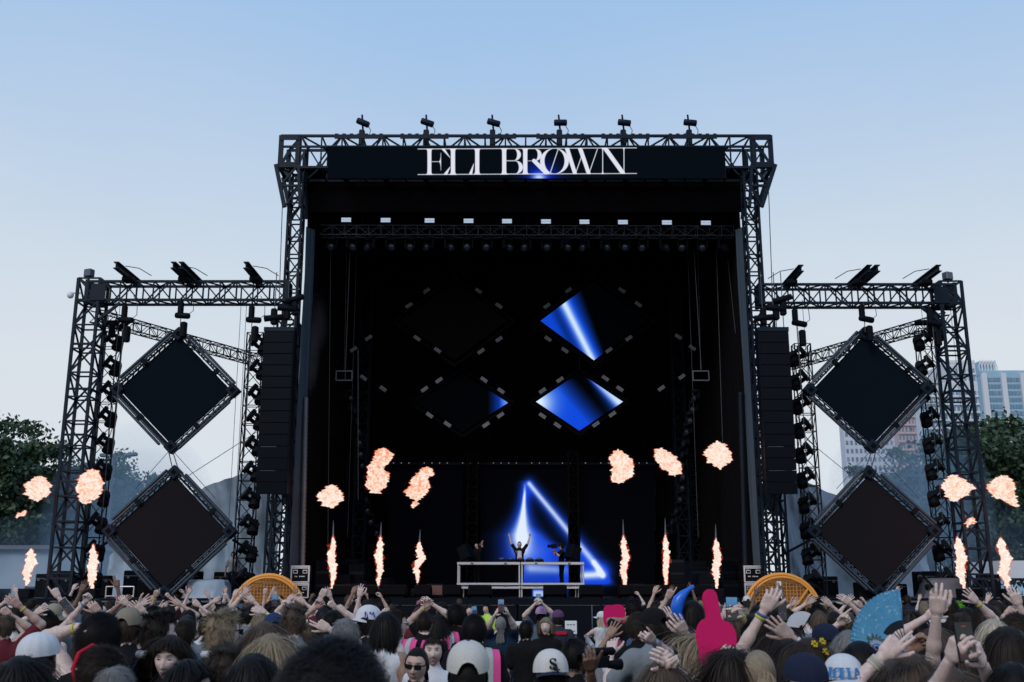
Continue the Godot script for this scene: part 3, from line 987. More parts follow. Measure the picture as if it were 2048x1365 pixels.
func build_dj_riser() -> void:
	var dz := 38.4
	var p0 := at(913, 1172, dz)
	var p1 := at(1170, 1172, dz)
	var top := at(1040, 1126, dz).y
	var mid := (p0.x + p1.x) / 2
	var w := p1.x - p0.x
	var r := thing("riser", "low silver edged platform that the performer stands on", "platform", Vector3(mid, DECK, -dz))
	var fy := p0.y - DECK
	for i in 2:
		var x0 := -w / 2 + i * w / 2
		block(r, "floor_panel", Vector3(x0 + w / 4, fy + 0.04, -1.2), Vector3(w / 2 - 0.04, 0.04, 2.36), M.black_box)
		for y in [fy + 0.055, fy - 0.075]:
			part(r, "edge_rail", bevel_box(Vector3(w / 2 - 0.02, 0.085, 0.07), 0.015), M.silver).position = Vector3(x0 + w / 4, y, 0.02)
		for k in 2:
			block(r, "lock", Vector3(x0 + w * (0.12 + 0.26 * k), fy - 0.01, 0.04), Vector3(0.09, 0.07, 0.06), M.dull_alu)
		for x in [x0 + 0.04, x0 + w / 2 - 0.04]:
			for z in [-0.03, -2.3]:
				bar(r, "leg", Vector3(x, 0, z), Vector3(x, fy, z), 0.055, M.silver, true)
	for x in [0.16, 0.24, w - 0.32, w - 0.22]:
		bar(r, "leg", Vector3(-w / 2 + x, 0, -0.3), Vector3(-w / 2 + x, fy, -0.3), 0.04, M.silver, true)
	var t := thing("table", "long silver framed table with music decks, open below", "table", Vector3(mid, p0.y + 0.06, -dz))
	var ty := top - p0.y - 0.06
	for i in 2:
		var x0 := -w / 2 + i * w / 2
		part(t, "table_top", bevel_box(Vector3(w / 2 - 0.02, 0.1, 0.07), 0.015), M.silver).position = Vector3(x0 + w / 4, ty - 0.03, 0.02)
		block(t, "top_board", Vector3(x0 + w / 4, ty, -0.55), Vector3(w / 2 - 0.04, 0.06, 1.06), M.black_box)
		for x in [x0 + 0.05, x0 + w / 2 - 0.05]:
			for z in [0.0, -1.05]:
				part(t, "leg", bevel_box(Vector3(0.055, ty - 0.08, 0.055), 0.01), M.silver).position = Vector3(x, (ty - 0.08) / 2, z)
		for k in 2:
			block(t, "lock", Vector3(x0 + w * (0.12 + 0.26 * k), ty - 0.03, 0.05), Vector3(0.09, 0.05, 0.05), M.dull_alu)
	# decks, mixer and microphone on the table
	var yt := p0.y + 0.06 + ty + 0.03
	for i in 5:
		var x := at(1003 + i * 19, 1120, dz).x
		var d := thing("music_deck" if i != 2 else "mixer", ("black music deck on the table" if i != 2 else "black mixer between the music decks on the table"), "music player" if i != 2 else "mixer", Vector3(x, yt, -dz - 0.45), 0.0, "music decks on the table" if i != 2 else "")
		part(d, "body", bevel_box(Vector3(0.32, 0.1, 0.4), 0.015), M.black_box).position = Vector3(0, 0.05, 0)
		part(d, "jog_wheel", lathe([Vector2(0.11, 0.1), Vector2(0.11, 0.115), Vector2(0.1, 0.12), Vector2(0, 0.12)], 18), M.dull_alu)
		block(d, "display", Vector3(0, 0.13, -0.16), Vector3(0.16, 0.07, 0.02), glow(Color(0.3, 0.45, 0.8), 0.25), Basis(Vector3.RIGHT, -0.5))
	var mc := thing("microphone", "black microphone on a short stand on the table", "microphone", Vector3(at(1033, 1120, dz).x, yt, -dz - 0.2))
	bar(mc, "stem", Vector3.ZERO, Vector3(0, 0.3, 0), 0.025, M.black_box, true)
	part(mc, "head", lathe([Vector2(0, 0.28), Vector2(0.03, 0.3), Vector2(0.045, 0.36), Vector2(0.03, 0.4), Vector2(0, 0.41)], 10), M.dull_alu)
	for s in [[930, -0.45, "black wedge monitor standing at the clear end of the table"], [1147, 0.45, "black wedge monitor standing beside the filming cameraman"]]:
		var p := at(s[0], 1122, dz)
		var m := thing("wedge_speaker", s[2], "speaker", Vector3(p.x, yt, -dz - 0.5), 0.5 * signf(s[1]))
		part(m, "cabinet", bevel_box(Vector3(0.42, 0.55, 0.4), 0.02), M.led_off, Transform3D(Basis(Vector3.BACK, -s[1]), Vector3(0, 0.33, 0)))
		part(m, "grille", bevel_box(Vector3(0.36, 0.48, 0.02), 0.005), M.black_box, Transform3D(Basis(Vector3.BACK, -s[1]), Vector3(0, 0.33, 0.21)))
		block(m, "stand", Vector3(0, 0.05, 0), Vector3(0.4, 0.1, 0.36), M.black_box)

func road_case(label: String, p: Vector3, size: Vector3, group := "") -> void:
	var t := thing("road_case", label, "equipment case", p, 0.0, group)
	part(t, "body", bevel_box(size, 0.02), M.black_box).position = Vector3(0, size.y / 2, 0)
	var h := size / 2
	for sx in [-1, 1]:
		bar(t, "edge_trim", Vector3(sx * h.x, 0.01, h.z), Vector3(sx * h.x, size.y, h.z), 0.045, M.silver)
		part(t, "handle", bevel_box(Vector3(size.x * 0.26, size.y * 0.22, 0.02), 0.006), M.silver).position = Vector3(sx * h.x * 0.55, size.y * 0.64, h.z + 0.012)
		block(t, "handle_dish", Vector3(sx * h.x * 0.55, size.y * 0.64, h.z + 0.02), Vector3(size.x * 0.19, size.y * 0.12, 0.02), M.black_box)
	for y in [0.02, size.y - 0.02, size.y * 0.86]:
		bar(t, "edge_trim", Vector3(-h.x, y, h.z + 0.004), Vector3(h.x, y, h.z + 0.004), 0.04, M.silver)
	for i in 7:
		if i == 2:
			continue
		block(t, "lettering", Vector3(-h.x * 0.55 + i * h.x * 0.17, size.y * 0.36, h.z + 0.012), Vector3(h.x * 0.1, size.y * 0.06, 0.006), M.white_paint)

func build_stage_floor_gear() -> void:
	# silver edged road cases at each side of the stage
	var p := at(599, 1166, 34.6)
	for s in [[599, "the flame jet by the smoky wing"], [1508, "the orange wheel opposite the smoke"]]:
		p = at(s[0], 1166, 34.6)
		road_case("upper silver edged black road case beside %s" % s[1], Vector3(p.x, p.y, -34.9), Vector3(0.57, 0.54, 0.55))
		road_case("silver edged black road case under another, beside %s" % s[1], Vector3(p.x, DECK, -34.9), Vector3(0.57, p.y - DECK - 0.01, 0.55))
	# wedge monitors and boxes along the front edge of the stage
	for u in [690, 735, 790, 845, 905, 960, 1110, 1182, 1262, 1290, 1325, 1370, 1405]:
		p = at(u, 1196, 34.0)
		var wide := 0.75 if u % 2 == 0 else 0.55
		var w := thing("floor_monitor", "low black floor monitor along the front edge of the stage", "speaker", Vector3(p.x, DECK, -34.0 - 0.1 * (u % 3)), 0.0, "floor monitors along the stage edge")
		part(w, "cabinet", bevel_box(Vector3(wide, 0.34, 0.5), 0.03), M.pit if u % 3 else M.black_box, Transform3D(Basis(Vector3.RIGHT, -0.25), Vector3(0, 0.2, 0)))
		block(w, "grille", Vector3(0, 0.25, 0.265), Vector3(wide * 0.9, 0.27, 0.02), M.pit, Basis(Vector3.RIGHT, -0.25))
		block(w, "foot", Vector3(0, 0.03, 0), Vector3(wide * 0.8, 0.06, 0.4), M.black_box)
	for u in [702, 868, 1275]:
		p = at(u, 1183, 34.5)
		var w := thing("floor_monitor", "floor monitor with a dull red brown face at the stage edge", "speaker", Vector3(p.x, DECK, -34.9), 0.0, "red brown floor monitors")
		part(w, "cabinet", bevel_box(Vector3(0.55, 0.45, 0.4), 0.02), M.black_box).position = Vector3(0, 0.225, 0)
		block(w, "face", Vector3(0, 0.25, 0.21), Vector3(0.5, 0.3, 0.02), mat(Color(0.1, 0.05, 0.045), 0.6))
	# hanging pods with moving lights at the sides of the stage
	for s in [-1, 1]:
		var u0 := 688.0 if s < 0 else 1402.0
		var q := at(u0, 752, 38.5)
		var pod := thing("light_pod", "small square truss pod hanging on wires beside the %s diamonds" % ("dark" if s < 0 else "blue lit"), "truss", q)
		for y in [-0.18, 0.18]:
			for x in [-0.3, 0.3]:
				bar(pod, "post", Vector3(x, -0.18, 0), Vector3(x, 0.18, 0), 0.04, M.dull_alu)
			bar(pod, "rail", Vector3(-0.3, y, 0), Vector3(0.3, y, 0), 0.045, M.dull_alu)
		bar(pod, "wire", Vector3(0, 0.18, 0), Vector3(0.1 * s, at(u0, 480, 38.5).y - q.y, 0), 0.016, M.rope, true)
		bar(pod, "wire", Vector3(-s * 0.35, -6, 0), Vector3(-s * 0.3, at(u0, 480, 38.5).y - q.y, 0), 0.016, M.rope, true)
		for i in 13:
			var f := i / 12.0
			var u: float = u0 + (-s) * (10.0 + 64.0 * f * f + 12 * sin(f * 5))
			moving_light(at(u, 780 + 270 * f, 38.5 + f * 2.0), Basis(Vector3.UP, -s * 0.8 + sin(i) * 0.4), "black moving light in the hanging chain beside the stage %s" % ("duct of smoke" if s < 0 else "opening opposite the smoke"), "moving lights hanging in a chain", 0.85)
	# ribbed duct that blows smoke up the side of the stage
	for s in [[606, 1130, 611, 795, "ribbed grey smoke duct standing behind the tower with smoke above it"], [1489, 1110, 1481, 785, "ribbed dark duct standing behind the tower opposite the smoke"]]:
		var d := thing("duct", s[4], "duct", Vector3.ZERO)
		var pts := []
		var rr := []
		var p0 := at(s[0], s[1], 35.2)
		p0.y = DECK
		var p1 := at(s[2], s[3], 35.2)
		for i in 90:
			pts.append(p0.lerp(p1, i / 89.0))
			rr.append(0.085 if i % 2 else 0.105)
		part(d, "hose", tube(pts, rr, 12), M.dull_alu if s[0] < 1000 else M.dark_truss)
		bar(d, "clamp", p1 + Vector3(-0.13, -0.05, 0), p1 + Vector3(0.13, -0.05, 0), 0.05, M.black_box)
	# long wires down both sides
	for s in [[661, 500, 655, 1120], [700, 490, 690, 760], [716, 700, 716, 1000], [1388, 500, 1403, 740], [1433, 500, 1447, 930], [1456, 520, 1485, 800], [1472, 640, 1490, 880]]:
		var w := thing("wire", "thin wire hanging at the dark side of the stage", "cable", Vector3.ZERO, 0.0, "thin wires at the sides of the stage")
		bar(w, "strand", at(s[0], s[1], 37.0), at(s[2], s[3], 37.0), 0.02, M.rope, true)
	# small gear piles between the curtains and the screens
	var r := RandomNumberGenerator.new()
	r.seed = 5
	for i in 26:
		var left := i % 2 == 0
		var u := r.randf_range(618, 770) if left else r.randf_range(1330, 1490)
		if absf(u - 663) < 18 or absf(u - 1433) < 18:
			u += 30
		var d := r.randf_range(36.5, 42)
		var q := at(u, 1190, d)
		var hgt := r.randf_range(0.4, 1.4)
		var g := thing("equipment_rack", "dark equipment rack standing in the wings of the stage", "equipment case", Vector3(q.x, DECK, -d), r.randf_range(-0.4, 0.4), "dark racks in the stage wings")
		part(g, "body", bevel_box(Vector3(0.6, hgt, 0.6), 0.02), M.black_box).position = Vector3(0, hgt / 2, 0)
		for k in int(hgt / 0.15):
			block(g, "unit", Vector3(0, 0.1 + k * 0.15, 0.3), Vector3(0.5, 0.1, 0.03), M.dark_truss if k % 3 == 2 else M.black_box)
	# tall truss light stand seen against the slot of daylight
	for s in [[675, 935], [1400, 930]]:
		var q := at(s[0], 1180, 46.0)
		var tt := thing("light_stand", "dark lattice stand in front of a bright gap beside the rear screens", "truss tower", Vector3(q.x, DECK, -46.4), 0.0, "lattice stands at the bright gaps")
		truss(tt, Vector3.ZERO, Vector3(0, at(s[0], s[1] - 20, 46).y - DECK, 0), 0.36, 0.36, 14, 0.05, 0.035, M.dark_truss, Vector3.BACK)
	# big orange round frames at the foot of the stage
	orange_wheel(535, 1224, 70, 32.6, "large orange round mesh frame at the stage foot on the smoky side", 0.0)
	orange_wheel(1566, 1228, 75, 32.2, "large orange round mesh frame with a pale upright bar, opposite the smoky side", 1.0)

func orange_wheel(u: float, v: float, rad_px: float, depth: float, label: String, bar_on: float) -> void:
	var c := at(u, v, depth)
	var r := rad_px / F * depth * 0.985
	var t := thing("round_frame", label, "fan guard", c)
	for rr in [[r, 0.06], [r * 0.93, 0.035]]:
		var pts := []
		var ra := []
		for i in 49:
			pts.append(Vector3(cos(TAU * i / 48.0), sin(TAU * i / 48.0), 0) * rr[0] + Vector3(0, 0, 0.02 if rr[0] == r else 0.1))
			ra.append(rr[1])
		part(t, "rim", tube(pts, ra, 8, false), M.orange)
	var n := 22
	for i in n:
		var x := lerpf(-r, r, (i + 0.5) / n)
		var h := sqrt(maxf(r * r - x * x, 0.01)) * 0.97
		bar(t, "wire", Vector3(x, -h, 0), Vector3(x, h, 0), 0.03 if i % 3 == 0 else 0.02, M.orange_wire, true)
		bar(t, "wire", Vector3(-h, x, -0.03), Vector3(h, x, -0.03), 0.024, M.orange_wire, true)
	part(t, "mesh_back", lathe([Vector2(0, 0), Vector2(r * 0.94, 0.01), Vector2(r * 0.94, -0.02)], 40), mat(Color(0.3, 0.14, 0.035), 0.8), Transform3D(Basis(Vector3.RIGHT, PI / 2), Vector3(0, 0, -0.28)))
	if bar_on > 0.5:
		block(t, "pale_bar", Vector3(-0.08, r * 0.2, 0.06), Vector3(0.13, r * 1.25, 0.05), M.white_paint)
		bar(t, "stay", Vector3(0.15, -r * 0.2, 0.12), Vector3(r * 0.78, r * 0.55, 0.12), 0.05, M.orange)
		bar(t, "stay", Vector3(0.02, -r * 0.2, 0.12), Vector3(r * 0.68, r * 0.65, 0.12), 0.05, M.orange)
	else:
		bar(t, "stay", Vector3(0.35, -r * 0.1, 0.12), Vector3(r * 0.85, r * 0.42, 0.12), 0.05, M.orange)
		bar(t, "stay", Vector3(0.3, -r * 0.3, 0.12), Vector3(r * 0.9, r * 0.3, 0.12), 0.05, M.orange)
	for x in [-r * 0.6, r * 0.6]:
		bar(t, "leg", Vector3(x, -c.y, -0.1), Vector3(x, -r * 0.4, -0.1), 0.07, M.orange)

func build_line_arrays() -> void:
	for s in [-1, 1]:
		var u := 553.0 if s < 0 else 1553.0
		var top := at(u, 667, 33.2)
		var bot := at(u, 988, 33.2)
		var x := at(u, 830, 33.2).x
		var t := thing("line_array", "tall hanging column of black loudspeaker cabinets beside the %s" % ("smoke filled tower" if s < 0 else "wing below the tower blocks"), "loudspeaker", Vector3(x, bot.y, -33.2))
		var h := top.y - bot.y
		var n := 14
		for i in n:
			var y := h * (n - i - 0.5) / n
			var lean := -0.004 * i * i * 0.25
			var cab := part(t, "cabinet", bevel_box(Vector3(0.98, h / n - 0.006, 0.55), 0.012), M.black_box, Transform3D(Basis(Vector3.RIGHT, -lean * 0.8), Vector3(0, y, -0.02 * i * i / 40.0)))
			block(cab, "grille", Vector3(0, 0, 0.27), Vector3(0.9, h / n - 0.03, 0.03), M.black_box)
			for k in [-1, 1]:
				block(cab, "rigging_plate", Vector3(k * 0.47, 0, 0.2), Vector3(0.05, h / n - 0.01, 0.1), M.black_steel)
			if i in [10, 12]:
				block(cab, "pale_seam", Vector3(-0.15, h / n / 2 - 0.01, 0.285), Vector3(0.5, 0.014, 0.01), M.dull_alu)
		block(t, "flying_frame", Vector3(0, h + 0.07, 0), Vector3(1.0, 0.14, 0.6), M.black_steel)
		# motors above the column
		for k in 3:
			var mx := [-0.25, 0.18, 0.42][k] as float
			part(t, "motor", lathe([Vector2(0, -0.32), Vector2(0.1, -0.3), Vector2(0.11, 0.3), Vector2(0, 0.32)], 12), M.black_box, Transform3D(Basis(Vector3.BACK, PI / 2 + [0.1, -0.12, 0.3][k]), Vector3(mx, h + 0.5 + 0.32 * k, 0.1)))
			part(t, "chain_bag", bevel_box(Vector3(0.2, 0.55, 0.2), 0.04), M.black_box).position = Vector3(mx, h + 0.55 + k * 0.16, 0.05)
			bar(t, "chain", Vector3(mx, h + 0.1, 0), Vector3(mx, h + 2.1, 0), 0.03, M.rope, true)
		# lattice tower under and behind the column
		var tw := thing("speaker_tower", "dark lattice tower under the hanging loudspeakers beside the %s" % ("smoke filled tower" if s < 0 else "wing below the tower blocks"), "truss tower", Vector3(at(u, 1100, 35.5).x, 0, -35.6))
		truss(tw, Vector3.ZERO, Vector3(0, top.y + 1.0, 0), 0.66, 0.66, 16, 0.07, 0.045, M.dark_truss, Vector3.BACK)

# ---------------------------------------------------------------- the two wings with their diamond screens
func chain_hoist(p: Vector3, label: String, group: String, drop: float, turn: float, down_to: float) -> void:
	var t := thing("chain_hoist", label, "hoist", p, turn, group)
	bar(t, "hook", Vector3(0, -drop * 0.25, 0), Vector3(0, 0.0, 0), 0.06, M.black_box, true)
	part(t, "upper_bag", bevel_box(Vector3(0.17, 0.42, 0.17), 0.03), M.black_box).position = Vector3(0, -drop * 0.25 - 0.2, 0)
	part(t, "motor", lathe([Vector2(0, -0.27), Vector2(0.09, -0.25), Vector2(0.105, -0.2), Vector2(0.105, 0.2), Vector2(0.09, 0.25), Vector2(0, 0.27)], 12), M.black_box, Transform3D(Basis(Vector3.BACK, PI / 2 - 0.12), Vector3(0.12, -drop * 0.25 - 0.5, 0.05)))
	part(t, "chain_bag", bevel_box(Vector3(0.2, 0.55, 0.2), 0.04), M.black_box).position = Vector3(0.2, -drop * 0.25 - 1.0, 0.05)
	part(t, "cable_loop", tube([Vector3(0.3, -drop * 0.25 - 0.5, 0.05), Vector3(0.52, -drop * 0.25 - 0.35, 0.05), Vector3(0.5, -drop * 0.25, 0.05), Vector3(0.3, 0.1, 0)], [0.012, 0.012, 0.012, 0.012], 5), M.cable)
	bar(t, "chain", Vector3(0.05, -down_to, 0.03), Vector3(0.05, -0.3, 0.03), 0.028, M.rope, true)

func diamond(label: String, c: Vector3, half: float, inner: float, m: Material, yaw: float, tilt: float) -> Node3D:
	var t := thing("diamond_screen", label, "screen", c)
	t.basis = Basis(Vector3.UP, yaw) * Basis(Vector3.RIGHT, tilt) * Basis(Vector3.BACK, PI / 4)
	var s := inner / sqrt(2.0)         # half side of the screen
	var o := half / sqrt(2.0)          # half side of the outer frame
	part(t, "led_screen", bevel_box(Vector3(2 * s, 2 * s, 0.1), 0.01), m).position = Vector3(0, 0, 0.02)
	for i in 4:
		block(t, "rear_stiffener", Vector3(0, lerpf(-s, s, (i + 0.5) / 4.0), -0.1), Vector3(2 * s, 0.06, 0.1), M.black_box)
	var g := 0.05
	for k in 4:
		var b := Basis(Vector3.BACK, PI / 2 * k)
		var side := Node3D.new()
		side.name = "frame_side"
		t.add_child(side, true)
		side.basis = b
		# outer tubes, inner tubes and the lattice between them
		for z in [0.14, -0.16]:
			bar(side, "outer_tube", Vector3(-o + 0.2, o - 0.05, z), Vector3(o - 0.2, o - 0.05, z), 0.075, M.frame_tube, true)
			bar(side, "inner_tube", Vector3(-o + 0.2, s + g + 0.02, z), Vector3(o - 0.2, s + g + 0.02, z), 0.045, M.dark_truss, true)
		var n := 11
		for i in n:
			var x0 := lerpf(-o + 0.25, o - 0.25, float(i) / n)
			var x1 := lerpf(-o + 0.25, o - 0.25, float(i + 1) / n)
			if i % 2 == 0:
				bar(side, "brace", Vector3(x0, o - 0.05, 0.14), Vector3(x1, s + g, 0.14), 0.032, M.dark_truss)
			else:
				bar(side, "brace", Vector3(x0, s + g, 0.14), Vector3(x1, o - 0.05, 0.14), 0.032, M.dark_truss)
			bar(side, "brace", Vector3(x0, o - 0.05, -0.16), Vector3(x0, o - 0.05, 0.14), 0.03, M.dark_truss)
			bar(side, "brace", Vector3(x0, s + g, -0.16), Vector3(x1, o - 0.05, -0.16), 0.03, M.dark_truss)
		part(side, "cover_tube", bevel_box(Vector3(2 * o - 0.75, 0.09, 0.12), 0.03), M.frame_tube).position = Vector3(0.1, o + 0.05, 0.12)
		block(side, "clamp", Vector3(-0.1 + 0.2 * k, (o + s) / 2, 0.12), Vector3(0.16, 0.2, 0.12), M.black_box)
		part(t, "corner_block", bevel_box(Vector3(0.36, 0.36, 0.4), 0.03), M.black_steel, Transform3D(b, b * Vector3(o - 0.17, o - 0.17, -0.01)))
		block(t, "corner_hole_shade", b * Vector3(o - 0.17, o - 0.17, 0.185), Vector3(0.15, 0.15, 0.03), M.pit)  # solid black square painted for the shade inside the hole
	return t

func build_wings() -> void:
	M.frame_tube = mat(Color(0.045, 0.062, 0.085), 0.35, 0.4)
	for s in [-1, 1]:
		var L: bool = s < 0
		var where := "street lamp" if L else "tower blocks"
		# outer tower
		var tx := at(119, 1150, 34).x if L else at(1962, 1150, 34).x
		var topy := at(160, 556, 34).y if L else at(1930, 562, 34).y
		var t := thing("wing_tower", "heavy black lattice tower at the outer end of the wing by the %s" % where, "truss tower", Vector3(tx, 0, -34.4))
		truss(t, Vector3.ZERO, Vector3(0, topy, 0), 0.74, 0.74, 15, 0.092, 0.052, M.black_steel, Vector3.BACK)
		for i in 8:
			var y := topy * (i + 0.5) / 8.0
			bar(t, "cross_rail", Vector3(-0.37, y, 0.37), Vector3(0.37, y, 0.37), 0.07, M.black_steel)
			bar(t, "cross_rail", Vector3(-0.37 * s, y, -0.37), Vector3(-0.37 * s, y, 0.37), 0.07, M.black_steel)
		block(t, "head_plate", Vector3(-s * 0.36, topy - 0.52, 0.42), Vector3(0.5, 0.56, 0.04), M.black_steel)
		bar(t, "knee_brace", Vector3(-s * 0.37, topy - 1.5, 0.3), Vector3(-s * 1.1, topy - 0.85, 0.3), 0.09, M.black_steel)
		block(t, "foot_plate", Vector3(0, 0.04, 0), Vector3(1.2, 0.08, 1.2), M.black_steel)
		# small camera on the tower
		var cp := at(190 if L else 1926, 551 if L else 553, 34)
		var pc := thing("wing_floodlight", "small floodlight box on top of the wing tower by the %s" % where, "floodlight", Vector3(tx + (-0.1 if L else 0.0), topy, -34.2))
		part(pc, "housing", bevel_box(Vector3(0.3, 0.28, 0.25), 0.03), M.dull_alu, Transform3D(Basis(Vector3.UP, 0.4 * s), Vector3(0, 0.22, 0)))
		bar(pc, "bracket", Vector3.ZERO, Vector3(0, 0.14, 0), 0.06, M.black_box)
		if L:
			var dome := thing("security_camera", "white dome camera on the outer side of the wing tower", "camera", at(140, 592, 34.0))
			part(dome, "dome", lathe([Vector2(0, -0.1), Vector2(0.08, -0.07), Vector2(0.11, 0.0), Vector2(0.11, 0.08), Vector2(0.05, 0.13), Vector2(0, 0.13)], 14), M.white_paint)
			bar(dome, "arm", Vector3(0, 0.1, 0), Vector3(0.3, 0.12, -0.1), 0.05, M.white_paint)
		# top beam
		var a := at(172, 581, 34) if L else at(1912, 587, 34)
		var b := at(572, 581, 34) if L else at(1522, 587, 34)
		var hh := at(300, 562, 34).y - at(300, 599, 34).y
		var beam := thing("wing_beam", "black lattice beam along the top of the wing by the %s" % where, "truss beam", Vector3.ZERO)
		var am := Vector3(a.x, a.y, -34.35)
		var bm := Vector3(b.x, a.y, -34.35)
		truss(beam, am, bm, hh, 0.62, 12, 0.08, 0.042, M.black_steel, Vector3.BACK)
		for i in 6:
			var x := lerpf(a.x, b.x, (i + 0.5) / 6.0)
			bar(beam, "upright", Vector3(x, a.y - hh / 2, -34.04), Vector3(x, a.y + hh / 2, -34.04), 0.05, M.black_steel)
		for e in [am, bm]:
			block(beam, "end_plate", e, Vector3(0.12, hh + 0.12, 0.72), M.black_steel)
		# short joists laid across the beam, with hoists below them
		var us := [262, 372, 512] if L else [1845, 1712, 1580]
		for i in 3:
			var p := at(us[i], 562, 34.3)
			var n := 2 if i == 1 else 1
			var jo := thing("joist", "short steel joist laid across the top beam of the wing by the %s" % where, "steel joist", Vector3(p.x, a.y + hh / 2 + 0.05, -34.0), 0.0, "joists across the wing beam by the " + where)
			for k in n:
				var ox := 0.26 * k
				block(jo, "web", Vector3(ox, 0.16, 0.0), Vector3(0.03, 0.2, 2.3), M.black_steel)
				block(jo, "flange", Vector3(ox, 0.06, 0.0), Vector3(0.17, 0.03, 2.3), M.black_steel)
				block(jo, "flange", Vector3(ox, 0.265, 0.0), Vector3(0.17, 0.03, 2.3), M.black_steel)
			part(jo, "trolley", bevel_box(Vector3(0.36, 0.18, 0.4), 0.04), M.black_box).position = Vector3(0.12 * -s, -0.08, 0.25)
			part(jo, "cable", tube([Vector3(-s * 0.1, 0.3, 0.6), Vector3(-s * 0.5, 0.28, 0.4), Vector3(-s * 0.9, 0.05, 0.3)], [0.015, 0.015, 0.015], 5), M.cable)
			chain_hoist(Vector3(p.x, a.y - hh / 2, -33.95), "black chain hoist hanging under the top beam of the wing by the %s" % where, "chain hoists of the wing by the " + where, 0.4 if i == 1 else 1.0, 0.25 * s, 1.05 if i == 1 else 5.4)
		for u in ([198, 232] if L else [1885]):
			var p := at(u, 600, 34.2)
			var hk := thing("lifting_hook", "small hook on a short chain under the wing beam by the %s" % where, "hook", p, 0.0, "hooks of the wing by the " + where)
			bar(hk, "chain", Vector3(0, 0.05, 0), Vector3(0, -0.38, 0), 0.03, M.black_box, true)
			part(hk, "hook", tube([Vector3(0, -0.38, 0), Vector3(0.06, -0.46, 0), Vector3(0, -0.54, 0), Vector3(-0.06, -0.47, 0)], [0.02, 0.025, 0.025, 0.012], 6), M.black_box)
		# thinner level truss running back from the outer tower to behind the loudspeakers
		var rt := thing("rear_truss", "thin dark truss running back from the wing tower by the %s" % where, "truss beam", Vector3.ZERO)
		var ra := at(188, 632, 36.0) if L else at(1892, 640, 36.0)
		var rb := at(520, 706, 43.6) if L else at(1575, 704, 43.6)
		truss(rt, ra, Vector3(rb.x, ra.y, rb.z), 0.42, 0.42, 22, 0.05, 0.03, M.dark_truss, Vector3.UP, true)
		# ladders of moving lights
		for k in 2:
			var inner := k == 1
			var u: float = ([206.0, 513.0] if L else [1868.0, 1602.0])[k]
			var v0: float = ([660.0, 668.0] if L else [660.0, 690.0])[k]
			var bx := at(u, v0 + (200 if not inner else 0), 35.4).x
			var lt := at(u, v0, 35.4).y
			var ld := thing("light_ladder", "lattice ladder of stage lights %s by the %s" % ["close to the outer wing tower" if not inner else "half behind the loudspeakers", where], "truss tower", Vector3(bx, DECK, -35.4))
			var hgt := lt - DECK
			truss(ld, Vector3.ZERO, Vector3(0, hgt, 0), 0.56, 0.4, 14, 0.05, 0.03, M.dark_truss, Vector3.BACK, true, true)
			block(ld, "base", Vector3(0, 0.04, 0), Vector3(0.9, 0.08, 0.8), M.black_box)
			for i in 10:
				var y := hgt - 0.25 - i * hgt / 10.2
				var b2 := Basis(Vector3.UP, 0.5 * s) * Basis(Vector3.RIGHT, 0.9) * Basis(Vector3.BACK, 0.5 * -s)
				moving_light(Vector3(bx + 0.02 * s, DECK + y, -35.1), b2, "black moving light on the ladder %s by the %s" % ["close to the outer tower" if not inner else "behind the loudspeakers", where], "moving lights on the wing ladder %s by the %s" % ["outside" if not inner else "inside", where], 1.25)
			if not inner:
				part(ld, "hoist_motor", lathe([Vector2(0, -0.27), Vector2(0.1, -0.24), Vector2(0.1, 0.24), Vector2(0, 0.27)], 12), M.black_box, Transform3D(Basis(Vector3.BACK, PI / 2), Vector3(-0.05, hgt + 0.25, 0)))
				part(ld, "chain_bag", bevel_box(Vector3(0.2, 0.5, 0.2), 0.04), M.black_box).position = Vector3(0.1, hgt - 0.1, 0.3)
				part(ld, "hoist_motor", lathe([Vector2(0, -0.27), Vector2(0.1, -0.24), Vector2(0.1, 0.24), Vector2(0, 0.27)], 12), M.black_box, Transform3D(Basis(Vector3.BACK, PI / 2 + 0.7), Vector3(0.42, hgt + 0.15, 0.1)))
				part(ld, "chain_bag", bevel_box(Vector3(0.18, 0.5, 0.18), 0.04), M.black_box).position = Vector3(0.5, hgt - 0.2, 0.1)
		# the diamonds
		var cu := Vector2(351, 781) if L else Vector2(1736, 780)
		var cl := Vector2(340, 1064) if L else Vector2(1747, 1064)
		var up := at(cu.x, cu.y, 34.5)
		var lo := at(cl.x, cl.y, 34.5)
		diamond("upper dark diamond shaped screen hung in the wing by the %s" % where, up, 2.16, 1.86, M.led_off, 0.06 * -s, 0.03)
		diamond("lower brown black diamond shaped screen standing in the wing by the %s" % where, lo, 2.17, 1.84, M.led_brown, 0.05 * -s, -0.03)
		var link := thing("screen_link", "steel wires joining the two diamond screens of the wing by the %s" % where, "cable", Vector3.ZERO)
		for k in 2:
			bar(link, "wire", up + Vector3(-0.06 + 0.14 * k, -2.1, 0.05), lo + Vector3(-0.08 + 0.18 * k, 2.1, 0.05), 0.035, M.rope, true)
		for q in [[Vector3(0.1, -2.1, 0), Vector3(1.5, -3.6, -0.3)], [Vector3(-0.1, -2.1, 0), Vector3(-1.2, -3.3, -0.3)]]:
			bar(link, "wire", up + q[0], up + q[1], 0.02, M.rope, true)
		var guy := thing("guy_wire", "long thin guy wire rising from the diamond screens to the loudspeakers by the %s" % where, "cable", Vector3.ZERO)
		bar(guy, "wire", at(375 if L else 1700, 953 if L else 950, 35.6), at(520 if L else 1590, 860, 35.6), 0.022, M.rope, true)
